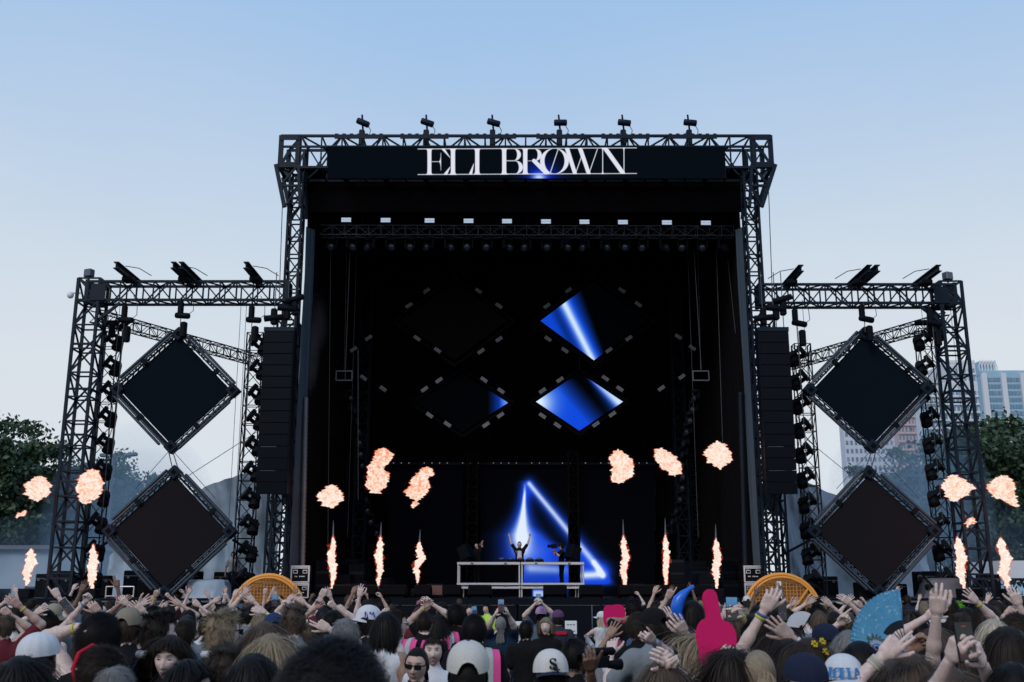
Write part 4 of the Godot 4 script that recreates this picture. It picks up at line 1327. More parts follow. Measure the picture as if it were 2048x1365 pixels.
		for uu in ([240, 482, 493, 150] if L else [1842, 1590, 1605, 1900]):
			var p := at(uu, 605, 34.9)
			var wr := thing("drop_wire", "thin wire dropping from the wing beam by the %s" % where, "cable", Vector3.ZERO, 0.0, "thin drop wires of the wing by the " + where)
			bar(wr, "strand", p, Vector3(p.x + 0.05, at(uu, 1050, 34.9).y, p.z), 0.018, M.rope, true)
		# struts that steady the lower diamond
		var strut := thing("steadying_strut", "dark strut steadying the lower diamond screen by the %s" % where, "strut", Vector3.ZERO)
		bar(strut, "rod", lo + Vector3(2.0, -0.25, -0.2), lo + Vector3(2.75, -0.75, -0.7), 0.07, M.black_box)
		bar(strut, "rod", lo + Vector3(-2.0, -0.25, -0.2), lo + Vector3(-2.9, -0.75, -0.7), 0.07, M.black_box)
		var plinth := thing("plinth", "dark plinth boxes under the lower diamond screen by the %s" % where, "platform", Vector3(lo.x, DECK, -34.6))
		for k in 2:
			part(plinth, "box", bevel_box(Vector3(0.5, 0.5, 0.6), 0.02), M.led_brown).position = Vector3(-0.28 + 0.56 * k, 0.25, -0.45)
		# gear standing about on the deck of the wing
		var r := RandomNumberGenerator.new()
		r.seed = 40 + s
		for i in 13:
			var u := r.randf_range(90, 480) if L else r.randf_range(1610, 2000)
			var d := r.randf_range(36.2, 39.5)
			var q := at(u, 1190, d)
			var sz := Vector3(r.randf_range(0.5, 1.2), r.randf_range(0.35, 0.95), 0.7)
			var g := thing("equipment_box", "dark equipment box standing on the wing deck by the %s" % where, "equipment case", Vector3(q.x, DECK, -d), r.randf_range(-0.3, 0.3), "equipment boxes on the wing by the " + where)
			part(g, "body", bevel_box(sz, 0.03), [M.black_box, M.led_off, M.led_brown][i % 3]).position = Vector3(0, sz.y / 2, 0)
			block(g, "lid_line", Vector3(0, sz.y * 0.8, sz.z / 2), Vector3(sz.x * 0.96, 0.025, 0.02), M.dull_alu)
			for k in [-1, 1]:
				block(g, "latch", Vector3(k * sz.x * 0.3, sz.y * 0.76, sz.z / 2 + 0.01), Vector3(0.08, 0.1, 0.02), M.dull_alu)
		# edge rail of the deck
		var er := thing("deck_edge_rail", "pale thin rail along the deck edge of the wing by the %s" % where, "rail", Vector3.ZERO)
		bar(er, "rail", at(100 if L else 1640, 1204, 33.15), at(480 if L else 1990, 1204, 33.15), 0.05, M.dull_alu)
	# a low hand rail, covered gear and flight cases by the street lamp side
	var hr := thing("hand_rail", "low silver hand rail on the wing deck by the street lamp", "rail", at(238, 1196, 34.6) * Vector3(1, 0, 1) + Vector3(0, DECK, 0))
	for x in [-0.45, 0.45]:
		bar(hr, "post", Vector3(x, 0, 0), Vector3(x, 0.36, 0), 0.045, M.silver, true)
	bar(hr, "top_rail", Vector3(-0.45, 0.36, 0), Vector3(0.45, 0.36, 0), 0.045, M.silver, true)
	bar(hr, "bottom_rail", Vector3(-0.45, 0.06, 0), Vector3(0.45, 0.06, 0), 0.045, M.silver, true)
	covered("grey tarpaulin draped over gear on the wing deck by the street lamp", 418, 1161, 75, 35.0, M.tarp, 1)
	covered("brownish tarpaulin draped over gear on the wing deck by the tower blocks", 1888, 1158, 84, 35.0, M.tarp_brown, 2)

func covered(label: String, u: float, v: float, wide: float, depth: float, m: Material, sd: int) -> void:
	var top := at(u, v, depth)
	var w := wide / F * depth / 2
	var h := top.y - DECK
	var t := thing("covered_gear", label, "tarpaulin", Vector3(top.x, DECK, -depth))
	var rows := []
	var prof := [[1.18, 0.0], [1.12, 0.25], [1.05, 0.6], [0.98, 0.9], [0.9, 1.0], [0.5, 1.02], [0.02, 1.03]]
	for k in prof:
		var row := []
		for i in 41:
			var an := TAU * i / 40.0
			var cx := signf(cos(an)) * pow(absf(cos(an)), 0.5)
			var cz := signf(sin(an)) * pow(absf(sin(an)), 0.5)
			var fold: float = 1.0 + noise.get_noise_2d(an * 3.0 + sd * 9, k[1] * 0.8) * 0.22 * (1.15 - k[1])
			row.append(Vector3(cx * w * k[0] * fold, h * k[1] + noise.get_noise_2d(i, sd * 7 + k[1] * 3) * 0.02, cz * 0.5 * k[0] * fold))
		row[40] = row[0]
		rows.append(row)
	part(t, "cover", sheet(rows), m)

# ---------------------------------------------------------------- smoke and haze
func smoke(c: Vector3, size: Vector3, density: float, tint := Color(0.9, 0.95, 1.0)) -> void:
	# one drift of smoke, thicker towards its middle: nested banks, each adding a little
	for k in 4:
		var f := FogVolume.new()
		f.name = numbered("smoke")
		f.set("shape", 0)                # an ellipsoid
		f.size = size * [1.15, 0.92, 0.7, 0.45][k]
		f.position = c + Vector3(0.12, -0.1, 0) * size * 0.3 * k
		var m := FogMaterial.new()
		m.albedo = tint
		m.density = density * 0.4
		f.material = m
		f.set_meta("kind", "structure")
		add_child(f)

func build_haze() -> void:
	var blue := Color(0.72, 0.87, 1.0)
	smoke(at(262, 1050, 50), Vector3(7, 8.5, 7), 0.09, blue)
	smoke(at(120, 1120, 48), Vector3(8, 4.0, 6), 0.03, blue)
	smoke(at(1818, 1010, 50), Vector3(6.5, 8.5, 7), 0.09, blue)
	smoke(at(1960, 1090, 48), Vector3(8, 4, 6), 0.015, blue)
	smoke(at(618, 720, 36.2), Vector3(0.7, 2.4, 0.7), 0.16)
	smoke(at(628, 650, 36.6), Vector3(1.0, 2.2, 1.0), 0.08)

# ---------------------------------------------------------------- flames
func flame_mesh(pts: Array, radii: Array, rough: float, sd: int, rings := 46, sides := 30, hot := 1.0, grow := 0.0) -> ArrayMesh:
	var v := PackedVector3Array()
	var nn := PackedVector3Array()
	var cc := PackedColorArray()
	var idx := PackedInt32Array()
	var nz := FastNoiseLite.new()
	nz.seed = sd
	nz.frequency = 1.0
	nz.fractal_octaves = 3
	for i in rings:
		var f := float(i) / (rings - 1) * (pts.size() - 1)
		var k := mini(int(f), pts.size() - 2)
		var fr := smoothstep(0.0, 1.0, f - k)
		var c: Vector3 = (pts[k] as Vector3).lerp(pts[k + 1], f - k)
		var rad: float = lerpf(radii[k], radii[k + 1], fr)
		for s in sides:
			var an := TAU * s / sides
			var d := Vector3(cos(an), 0, sin(an))
			var q := c + d * rad
			var n1 := nz.get_noise_3d(q.x * 3.2, q.y * 3.2, q.z * 3.2)
			var n2 := nz.get_noise_3d(q.x * 8.0 + 9, q.y * 8.0, q.z * 8.0)
			var n3 := nz.get_noise_3d(q.x * 21.0, q.y * 21.0 + 5, q.z * 21.0)
			var bump := (absf(n1) * 1.0 - 0.25 + absf(n2) * 0.8 - 0.18 + absf(n3) * 0.35 - 0.08) * rough
			var p := c + d * (rad + bump * minf(rad * 3.0, 0.32) + grow) + Vector3(0, n2 * 0.08 * rough, 0)
			v.append(p)
			nn.append(d)
			var hotness := clampf(0.55 + hot * 0.35 + n1 * 0.35 - n2 * 1.0 + n3 * 0.55 + (absf(n2) - 0.2) * 0.6, 0, 1)
			if grow > 0.0:
				cc.append(Color(1.0, 1.0, 1.0))
				continue
			cc.append(Color(1.0, 0.13, 0.03).lerp(Color(1.0, 0.56, 0.36), clampf(hotness * 3.0 + 0.15, 0, 1)).lerp(Color(1.0, 0.92, 0.8), clampf(hotness * 2.2 - 0.7, 0, 1)))
	for i in rings - 1:
		for s in sides:
			var a := i * sides + s
			var b := i * sides + (s + 1) % sides
			for q in [a, b, a + sides, b, b + sides, a + sides]:
				idx.append(q)
	return arrays_mesh(v, nn, cc, idx)

func build_flames() -> void:
	var fm := StandardMaterial3D.new()
	fm.shading_mode = BaseMaterial3D.SHADING_MODE_UNSHADED
	fm.vertex_color_use_as_albedo = true
	M.flame = fm
	var veil := StandardMaterial3D.new()
	veil.shading_mode = BaseMaterial3D.SHADING_MODE_UNSHADED
	veil.vertex_color_use_as_albedo = true
	veil.albedo_color = Color(1.0, 0.32, 0.1, 0.15)
	veil.transparency = BaseMaterial3D.TRANSPARENCY_ALPHA
	veil.roughness = 1.0
	var thin: StandardMaterial3D = veil.duplicate()
	thin.albedo_color = Color(1.0, 0.3, 0.12, 0.07)
	# jets: foot pixel, top pixel, half width in pixels, lean in the middle
	var jets := [[52, 1172, 62, 1098, 9, 4, 33.6, "outermost flame jet beside the site cabin"], [182, 1188, 186, 1090, 8, 2, 33.8, "flame jet beside the light ladder by the street lamp"], [664, 1186, 666, 1074, 7, -3, 34.4, "flame jet next to the silver edged road cases on the smoky side"], [757, 1172, 761, 1074, 7, -3, 34.6, "flame jet in front of the first dark gap beside the rear screens"], [835, 1166, 839, 1084, 7, 6, 34.8, "crooked flame jet in front of the dark rear screen"], [1250, 1182, 1247, 1072, 7, 4, 34.6, "flame jet beside the tail of the blue beam"], [1333, 1182, 1331, 1070, 6, 2, 34.5, "flame jet at the finger tip of a raised hand"], [1434, 1178, 1432, 1078, 7, 3, 34.4, "flame jet behind the blue inflatable"], [1929, 1180, 1915, 1074, 9, 4, 33.8, "flame jet in front of the brownish covered gear"], [2017, 1182, 2002, 1076, 10, 6, 33.6, "outermost flame jet beside the white tent"]]
	var sd := 100
	for j in jets:
		sd += 1
		var foot := at(j[0], j[1], j[6])
		var top := at(j[2], j[3], j[6])
		var t := thing("flame_jet", j[7], "flame", foot, 0.0, "flame jets along the stage")
		var w: float = j[4] / F * j[6]
		var lean := Vector3(j[5] / F * j[6], 0, 0)
		var d := top - foot
		part(t, "flame", flame_mesh([Vector3.ZERO, d * 0.15, d * 0.35 - lean * 0.7, d * 0.6 + lean, d * 0.82, d * 0.95, d], [0.03, w * 0.45, w * 0.85, w, w * 0.75, w * 0.4, 0.01], 0.48, sd, 80, 22, 1.5), M.flame)
		part(t, "flame_fringe", flame_mesh([d * -0.01, d * 0.15, d * 0.35 - lean * 0.7, d * 0.6 + lean, d * 0.82, d * 0.95, d * 1.03], [0.03, w * 0.45, w * 0.85, w, w * 0.75, w * 0.4, 0.01], 0.6, sd + 300, 60, 18, 1.0, 0.02), veil)
		if j[0] > 600 and j[0] < 1500:
			var mist := part(t, "flame_tip", tube([d * 0.96, d * 1.12, d * 1.3], [0.028, 0.02, 0.004], 8), veil.duplicate())
			mist.material_override.albedo_color = Color(0.55, 0.6, 0.7, 0.16)
		var l := OmniLight3D.new()
		l.name = "flame_light"
		l.position = d * 0.5 + Vector3(0, 0, 0.5)
		l.light_color = Color(1.0, 0.55, 0.28)
		l.light_energy = 0.35
		l.light_size = 0.4
		l.omni_range = 30.0
		l.omni_attenuation = 2.0
		l.shadow_enabled = true
		t.add_child(l)
		# the burner below it
		var bn := thing("flame_burner", "small black burner box under a flame jet", "flame burner", Vector3(foot.x, DECK, foot.z), 0.0, "burners under the flame jets")
		part(bn, "box", bevel_box(Vector3(0.4, 0.3, 0.4), 0.02), M.black_box).position = Vector3(0, 0.15, 0)
		if foot.y - DECK > 0.32:
			bar(bn, "nozzle", Vector3(0, 0.3, 0), Vector3(0, foot.y - DECK, 0), 0.04, M.dull_alu, true)
	# fire balls: each a chain of lobes given as centre pixel and radius in pixels
	var balls := [
		[[[74, 998, 8], [73, 988, 19], [74, 972, 23], [78, 960, 12]], 33.6, "fire ball above the outermost jet beside the dark trees", 0.5],
		[[[172, 1004, 7], [176, 994, 17], [178, 976, 23], [182, 958, 20], [184, 944, 9]], 33.8, "fire ball in front of the light ladder by the street lamp", 0.35],
		[[[661, 1008, 14], [661, 1000, 23], [662, 986, 21], [664, 976, 10]], 34.4, "flat domed fire ball low beside the road cases", 0.6],
		[[[751, 982, 10], [752, 972, 20], [758, 952, 20], [750, 934, 14], [764, 922, 17], [769, 910, 17], [767, 901, 8]], 34.6, "tall fire ball of two lobes beside the dark rear screen", 0.0],
		[[[832, 996, 10], [832, 986, 20], [842, 970, 18], [836, 958, 14], [851, 950, 15], [854, 940, 10]], 34.8, "ragged leaning fire ball in front of the dark rear screen", -0.1],
		[[[1238, 962, 9], [1244, 952, 19], [1246, 935, 20], [1240, 918, 18], [1236, 906, 10]], 34.6, "upright fire ball above the tail of the blue beam", 0.5],
		[[[1350, 946, 10], [1344, 934, 18], [1334, 922, 20], [1325, 910, 16], [1322, 901, 8]], 34.5, "slanting fire ball opposite the smoky side", 0.6],
		[[[1441, 930, 12], [1438, 920, 22], [1435, 907, 24], [1436, 892, 14]], 34.4, "round fire ball highest above the stage", 0.7],
		[[[1908, 1000, 8], [1914, 990, 18], [1918, 977, 27], [1910, 962, 18], [1906, 955, 8]], 33.8, "fire ball in front of the light ladder by the tower blocks", 0.6],
		[[[2032, 1012, 5], [2020, 1000, 11], [2006, 988, 20], [2003, 974, 25], [2004, 958, 12]], 33.6, "fire ball trailing a hook of flame beside the broad dark tree", 0.5],
		[[[34, 1034, 3], [42, 1028, 5], [50, 1024, 3]], 33.6, "small scrap of flame below the outermost fire ball", -0.3],
		[[[1936, 1052, 3], [1942, 1046, 8], [1943, 1040, 6], [1946, 1036, 2]], 33.8, "small scrap of flame in front of the wing tower by the tower blocks", -0.1],
		[[[828, 1014, 3], [830, 1008, 6], [831, 1003, 3]], 34.8, "small scrap of flame under the ragged fire ball", -0.4]]
	for b in balls:
		sd += 1
		var pts := []
		var rr := []
		var c := at(b[0][0][0], b[0][0][1], b[1])
		for q in b[0]:
			pts.append(at(q[0], q[1], b[1]) - c)
			rr.append(q[2] / F * b[1] * 1.0)
		var nlast: int = pts.size() - 1
		pts.push_front(pts[0] - Vector3(0, rr[0] * 0.7, 0))
		rr.push_front(0.005)
		pts.append(pts[nlast + 1] + Vector3(0, rr[nlast + 1] * 0.7, 0))
		rr.append(0.005)
		var t := thing("fire_ball", b[2], "flame", c, 0.0, "fire balls above the flame jets")
		part(t, "flame", flame_mesh(pts, rr, 0.62, sd, 84, 84, b[3] as float), M.flame)
		part(t, "flame_fringe", flame_mesh(pts, rr, 0.75, sd, 60, 60, 1.0, 0.025), thin)
		if rr.size() > 5:
			var l := OmniLight3D.new()
			l.name = "flame_light"
			l.position = pts[2] + Vector3(0, 0, 0.6)
			l.light_color = Color(1.0, 0.55, 0.3)
			l.light_energy = 0.5
			l.light_size = 0.4
			l.omni_range = 30.0
			l.omni_attenuation = 2.0
			l.shadow_enabled = true
			t.add_child(l)

# ---------------------------------------------------------------- people: one smooth skin per figure, meshed from tapered limbs
class Field:
	var o: Vector3
	var c: float
	var nx: int
	var ny: int
	var nz: int
	var d := PackedFloat32Array()
	func _init(lo: Vector3, hi: Vector3, cell: float) -> void:
		o = lo
		c = cell
		nx = int((hi.x - lo.x) / cell) + 2
		ny = int((hi.y - lo.y) / cell) + 2
		nz = int((hi.z - lo.z) / cell) + 2
		d.resize(nx * ny * nz)
		d.fill(0.5)
	# add a tapered limb; `flat` squeezes it along z, k is the softness of the join
	func limb(a: Vector3, b: Vector3, ra: float, rb: float, k := 0.03, flat := 1.0) -> void:
		var m := maxf(ra, rb) + k + c * 2.0
		var lo := Vector3(minf(a.x, b.x) - m, minf(a.y, b.y) - m, minf(a.z, b.z) - m) - o
		var hi := Vector3(maxf(a.x, b.x) + m, maxf(a.y, b.y) + m, maxf(a.z, b.z) + m) - o
		var x0 := maxi(int(lo.x / c), 0)
		var x1 := mini(int(hi.x / c) + 1, nx - 1)
		var y0 := maxi(int(lo.y / c), 0)
		var y1 := mini(int(hi.y / c) + 1, ny - 1)
		var z0 := maxi(int(lo.z / c), 0)
		var z1 := mini(int(hi.z / c) + 1, nz - 1)
		var ba := b - a
		ba.z /= flat
		var inv := 1.0 / maxf(ba.length_squared(), 1e-9)
		var dr := rb - ra
		var sc := 1.0 if flat == 1.0 else sqrt(flat)
		var ik := 0.25 / k
		for z in range(z0, z1 + 1):
			var pz := (o.z + z * c - a.z) / flat
			for y in range(y0, y1 + 1):
				var py := o.y + y * c - a.y
				var row := (z * ny + y) * nx
				for x in range(x0, x1 + 1):
					var pa := Vector3(o.x + x * c - a.x, py, pz)
					var t := clampf(pa.dot(ba) * inv, 0.0, 1.0)
					var e := ((pa - ba * t).length() - ra - dr * t) * sc
					var q := d[row + x]
					var h := k - absf(q - e)
					if h > 0.0:
						d[row + x] = minf(q, e) - h * h * ik
					elif e < q:
						d[row + x] = e
	# surface nets into growing arrays
	func mesh(v: PackedVector3Array, nn: PackedVector3Array, idx: PackedInt32Array, tr := Transform3D.IDENTITY) -> void:
		var at_cell := {}
		var sx := 1
		var sy := nx
		var sz := nx * ny
		var lim := c * 1.8
		var corners := [0, sx, sy, sx + sy, sz, sz + sx, sz + sy, sz + sx + sy]
		var offs := [Vector3(0, 0, 0), Vector3(1, 0, 0), Vector3(0, 1, 0), Vector3(1, 1, 0), Vector3(0, 0, 1), Vector3(1, 0, 1), Vector3(0, 1, 1), Vector3(1, 1, 1)]
		var edges := [[0, 1], [0, 2], [0, 4], [1, 3], [1, 5], [2, 3], [2, 6], [3, 7], [4, 5], [4, 6], [5, 7], [6, 7]]
		for z in nz - 1:
			for y in ny - 1:
				var row := z * sz + y * sy
				for x in nx - 1:
					var i := row + x
					if absf(d[i]) > lim:
						continue
					var mask := 0
					for k in 8:
						if d[i + corners[k]] < 0.0:
							mask |= 1 << k
					if mask == 0 or mask == 255:
						continue
					var s := Vector3.ZERO
					var n := 0
					for e in edges:
						var da := d[i + corners[e[0]]]
						var db := d[i + corners[e[1]]]
						if (da < 0.0) != (db < 0.0):
							var t := da / (da - db)
							s += (offs[e[0]] as Vector3).lerp(offs[e[1]], t)
							n += 1
					s /= n
					var g := Vector3(d[i + sx] - d[i], d[i + sy] - d[i], d[i + sz] - d[i])
					g += Vector3(d[i + sx + sy + sz] - d[i + sy + sz], d[i + sx + sy + sz] - d[i + sx + sz], d[i + sx + sy + sz] - d[i + sx + sy])
					at_cell[i] = v.size()
					v.append(tr * (o + (Vector3(x, y, z) + s) * c))
					nn.append((tr.basis * g).normalized())
		var flip := tr.basis.determinant() < 0.0
		for i in at_cell:
			var d0 := d[i] < 0.0
			# each axis: the edge from corner i along it, shared by four cells
			for ax in 3:
				var st: int = [sx, sy, sz][ax]
				var d1 := d[i + st] < 0.0
				if d0 == d1:
					continue
				var u: int = [sy, sz, sx][ax]
				var w: int = [sz, sx, sy][ax]
				if not (at_cell.has(i - u) and at_cell.has(i - w) and at_cell.has(i - u - w)):
					continue
				var a: int = at_cell[i]
				var b: int = at_cell[i - u]
				var e: int = at_cell[i - u - w]
				var f: int = at_cell[i - w]
				if d0 != flip:
					idx.append_array([a, e, b, a, f, e])
				else:
					idx.append_array([a, b, e, a, e, f])

# work done on several threads: each job fills one mesh that is already in the scene
class Job:
	var run: Callable
	var targets := []          # [ArrayMesh, ...]
	var made := []             # arrays for each target
	func work() -> void:
		made = run.call()

var jobs: Array[Job] = []

func add_job(run: Callable, targets: Array) -> void:
	var j := Job.new()
	j.run = run
	j.targets = targets
	jobs.append(j)

func work_on(i: int) -> void:
	jobs[i].work()

func run_jobs() -> void:
	for pose in HANDS:
		for c in [0.0085, 0.0058, 0.0042]:
			hand_arrays(pose, c)
	for fine in 3:
		for female in [true, false]:
			head_arrays(female, fine, 0.0)
		for b in [0.5, 0.7, 0.75]:
			head_arrays(false, fine, b)
	var id := WorkerThreadPool.add_group_task(work_on, jobs.size(), -1, true)
	WorkerThreadPool.wait_for_group_task_completion(id)
	for j in jobs:
		for k in j.targets.size():
			fill_mesh(j.targets[k], j.made[k])
	jobs.clear()

func fill_mesh(m: ArrayMesh, a: Array) -> void:
	var arr := []
	arr.resize(Mesh.ARRAY_MAX)
	arr[Mesh.ARRAY_VERTEX] = a[0]
	arr[Mesh.ARRAY_NORMAL] = a[1]
	if a[2].size():
		arr[Mesh.ARRAY_COLOR] = a[2]
	arr[Mesh.ARRAY_INDEX] = a[3]
	m.add_surface_from_arrays(Mesh.PRIMITIVE_TRIANGLES, arr)

# ---- hands: wrist at the origin, fingers along +y, palm towards -z, thumb on +x
var hand_cache := {}
const HANDS := {
	"open": [[0.1, 0.1], [0.08, 0.1], [0.1, 0.12], [0.15, 0.15], 0.9],
	"flat": [[0.08, 0.05], [0.05, 0.06], [0.08, 0.08], [0.1, 0.1], 0.25],
	"relaxed": [[0.35, 0.4], [0.5, 0.5], [0.6, 0.6], [0.7, 0.6], 0.5],
	"point": [[0.05, 0.1], [1.35, 1.5], [1.4, 1.5], [1.4, 1.5], 0.2],
	"two": [[0.06, 0.1], [0.1, 0.12], [1.4, 1.5], [1.4, 1.5], 0.35],
	"horns": [[0.1, 0.15], [1.4, 1.5], [1.4, 1.5], [0.12, 0.2], 0.6],
	"fist": [[1.45, 1.55], [1.5, 1.55], [1.5, 1.55], [1.5, 1.5], 0.0],
	"pinch": [[0.75, 0.7], [0.5, 0.4], [0.3, 0.3], [0.2, 0.3], 0.6],
	"grip": [[0.65, 0.75], [0.75, 0.8], [0.8, 0.8], [0.85, 0.8], 0.15],
}

func hand_arrays(pose: String, cell: float) -> Array:
	var key := pose + str(cell)
	if hand_cache.has(key):
		return hand_cache[key]
	var h: Array = HANDS[pose]
	var f := Field.new(Vector3(-0.08, -0.045, -0.11), Vector3(0.11, 0.205, 0.05), cell)
	var k := 0.008
	f.limb(Vector3(0, -0.03, 0), Vector3(0, 0.02, 0), 0.026, 0.027, k, 0.75)
	for x in [-0.028, -0.009, 0.011, 0.028]:
		f.limb(Vector3(x * 0.7, 0.02, 0), Vector3(x * 1.12, 0.088 - absf(x - 0.005) * 0.2, 0), 0.019, 0.014, 0.012, 0.85)
	var base := [Vector3(0.032, 0.089, 0), Vector3(0.0115, 0.095, 0), Vector3(-0.0105, 0.091, 0), Vector3(-0.0315, 0.082, 0)]
	var length := [0.072, 0.08, 0.074, 0.058]
	for i in 4:
		var an: float = [0.16, 0.03, -0.12, -0.27][i] * float(h[4]) * 1.3
		var side := Vector3(sin(an), cos(an), 0)
		var p: Vector3 = base[i]
		var bend := 0.0
		for s in 3:
			bend += float(h[i][0]) if s == 0 else float(h[i][1]) * (1.0 if s == 1 else 0.7)
			var dir := side * cos(bend) + Vector3(0, 0, -1) * sin(bend)
			var l: float = length[i] * [0.45, 0.31, 0.24][s]
			var r: float = [0.0098, 0.0092, 0.0095, 0.0082][i]
			f.limb(p, p + dir * l, r * (1.0 - 0.07 * s), r * (0.95 - 0.09 * s), 0.004)
			p += dir * l
	var closed := float(h[1][0]) > 1.0
	var t0 := Vector3(0.026, 0.022, -0.008)
	var t1 := t0 + (Vector3(0.028, 0.035, -0.018) if not closed else Vector3(0.016, 0.036, -0.026))
	var t2 := t1 + (Vector3(0.02, 0.03, -0.006) if not closed else Vector3(-0.012, 0.026, -0.02))
	var t3 := t2 + (Vector3(0.008, 0.024, 0.002) if not closed else Vector3(-0.022, 0.01, -0.004))
	if pose == "pinch":
		t2 = t1 + Vector3(0.006, 0.03, -0.02)
		t3 = t2 + Vector3(-0.004, 0.024, -0.014)
	f.limb(t0, t1, 0.017, 0.0125, 0.01)
	f.limb(t1, t2, 0.0118, 0.0105, 0.004)
	f.limb(t2, t3, 0.0105, 0.0085, 0.004)
	var v := PackedVector3Array()
	var nn := PackedVector3Array()
	var idx := PackedInt32Array()
	f.mesh(v, nn, idx)
	hand_cache[key] = [v, nn, idx]
	return hand_cache[key]

# ---- heads: centre at the origin, 0.23 m tall, face towards -z
func head_point(d: Vector3, female: bool) -> Vector3:
	var p := Vector3(d.x * 0.0765, d.y * 0.116, d.z * 0.098 + 0.004)
	if p.y < 0.0:
		var t := -p.y / 0.116
		p.x *= 1.0 - (0.27 if female else 0.2) * pow(t, 1.3)
		if p.z > 0.0:
			p.z *= 1.0 - 0.42 * smoothstep(0.2, 1.0, t)
		else:
			p.z -= 0.014 * smoothstep(0.55, 0.95, t)
	if p.z < 0.0:
		var x := p.x
		var y := p.y
		var w := smoothstep(0.0, -0.05, p.z)
		p.z = lerpf(p.z, maxf(p.z, -0.088), 0.6 * w)
		var ny := smoothstep(0.028, -0.026, y) * smoothstep(-0.046, -0.034, y)
		p.z -= 0.027 * exp(-pow(x / (0.009 + 0.006 * ny), 2)) * ny * w
		for e in [-1.0, 1.0]:
			p.z += 0.0125 * exp(-pow((x - e * 0.031) / 0.016, 2) - pow((y - 0.012) / 0.012, 2)) * w
			p.z -= 0.004 * exp(-pow((x - e * 0.03) / 0.02, 2) - pow((y - 0.034) / 0.009, 2)) * w
			p.z -= 0.005 * exp(-pow((x - e * 0.042) / 0.018, 2) - pow((y + 0.02) / 0.018, 2)) * w
		p.z -= 0.0065 * exp(-pow(x / 0.019, 2) - pow((y + 0.059) / 0.0055, 2)) * w
		p.z -= 0.0065 * exp(-pow(x / 0.017, 2) - pow((y + 0.071) / 0.006, 2)) * w
		p.z += 0.004 * exp(-pow(x / 0.02, 2) - pow((y + 0.083) / 0.006, 2)) * w
		p.z -= 0.009 * exp(-pow(x / 0.022, 2) - pow((y + 0.103) / 0.013, 2)) * w
	return p

var head_cache := {}

func head_arrays(female: bool, fine: int, beard := 0.0) -> Array:
	var key := str(female) + str(fine) + str(beard)
	if head_cache.has(key):
		return head_cache[key]
	var rows: int = [16, 34, 64][fine]
	var cols: int = [20, 44, 84][fine]
	var v := PackedVector3Array()
	var nn := PackedVector3Array()
	var cc := PackedColorArray()
	var idx := PackedInt32Array()
	for r in rows + 1:
		var th := PI * r / rows
		for q in cols:
			var u := float(q) / cols * 2.0 - 1.0
			var ph := PI * (u - 0.22 * sin(u * PI))        # more columns towards the face
			var d := Vector3(sin(th) * sin(ph), cos(th), -sin(th) * cos(ph))
			var p := head_point(d, female)
			v.append(p)
			var c := Color(1, 1, 1)
			if p.z < -0.03:
				var lips := exp(-pow(p.x / 0.023, 4) - pow((p.y + 0.065) / 0.010, 4))
				c = c.lerp(Color(0.72, 0.42, 0.42) if female else Color(0.82, 0.58, 0.56), lips * 0.9)
				c = c.lerp(Color(0.35, 0.2, 0.2), exp(-pow(p.x / 0.022, 4) - pow((p.y + 0.0645) / 0.0022, 2)) * 0.8)
				for e in [-1.0, 1.0]:
					var brow := exp(-pow((p.x - e * 0.031) / 0.019, 4) - pow((p.y - 0.032 - absf(p.x) * 0.05) / (0.0042 if female else 0.0055), 2))
					c = c.lerp(Color(0.1, 0.07, 0.06), brow)
					c = c.lerp(Color(0.93, 0.74, 0.7), 0.5 * exp(-pow((p.x - e * 0.045) / 0.02, 2) - pow((p.y + 0.02) / 0.02, 2)))
				if beard > 0.0:
					var b := smoothstep(-0.03, -0.062, p.y) * smoothstep(0.0, -0.02, p.z) + exp(-pow(p.x / 0.026, 4) - pow((p.y + 0.05) / 0.006, 2))
					b *= 1.0 - lips * 0.8
					c = c.lerp(Color(0.24, 0.17, 0.15), clampf(b, 0, 1) * beard)
			cc.append(c)
	for r in rows:
		for q in cols:
			var a := r * cols + q
			var b := r * cols + (q + 1) % cols
			idx.append_array([a, b, a + cols, b, b + cols, a + cols])
	nn.resize(v.size())
	for i in range(0, idx.size(), 3):
		var n := (v[idx[i + 2]] - v[idx[i]]).cross(v[idx[i + 1]] - v[idx[i]])
		for k in 3:
			nn[idx[i + k]] += n
	for i in nn.size():
		nn[i] = nn[i].normalized() if nn[i].length() > 1e-12 else v[i].normalized()
	# ears
	for e in [-1.0, 1.0]:
		var first := v.size()
		var er: int = [5, 7, 10][fine]
		for r in er + 1:
			for q in er * 2:
				var th := PI * r / er
				var ph := PI * q / er
				var d := Vector3(sin(th) * cos(ph), cos(th), sin(th) * sin(ph))
				var rim := 1.0 - 0.35 * exp(-pow((d.y - 0.1) / 0.5, 2) - pow(d.z / 0.5, 2)) * float(d.x * e > 0)
				v.append(Vector3(e * 0.075, -0.006, 0.014) + Vector3(d.x * 0.013 * rim + e * d.z * 0.006, d.y * 0.031, d.z * 0.018))
				nn.append(d)
				cc.append(Color(1, 0.86, 0.84))
		for r in er:
			for q in er * 2:
				var a := first + r * er * 2 + q
				var b := first + r * er * 2 + (q + 1) % (er * 2)
				idx.append_array([a, b, a + er * 2, b, b + er * 2, a + er * 2])
	head_cache[key] = [v, nn, idx, cc]
	return head_cache[key]

var eyes_mesh: ArrayMesh

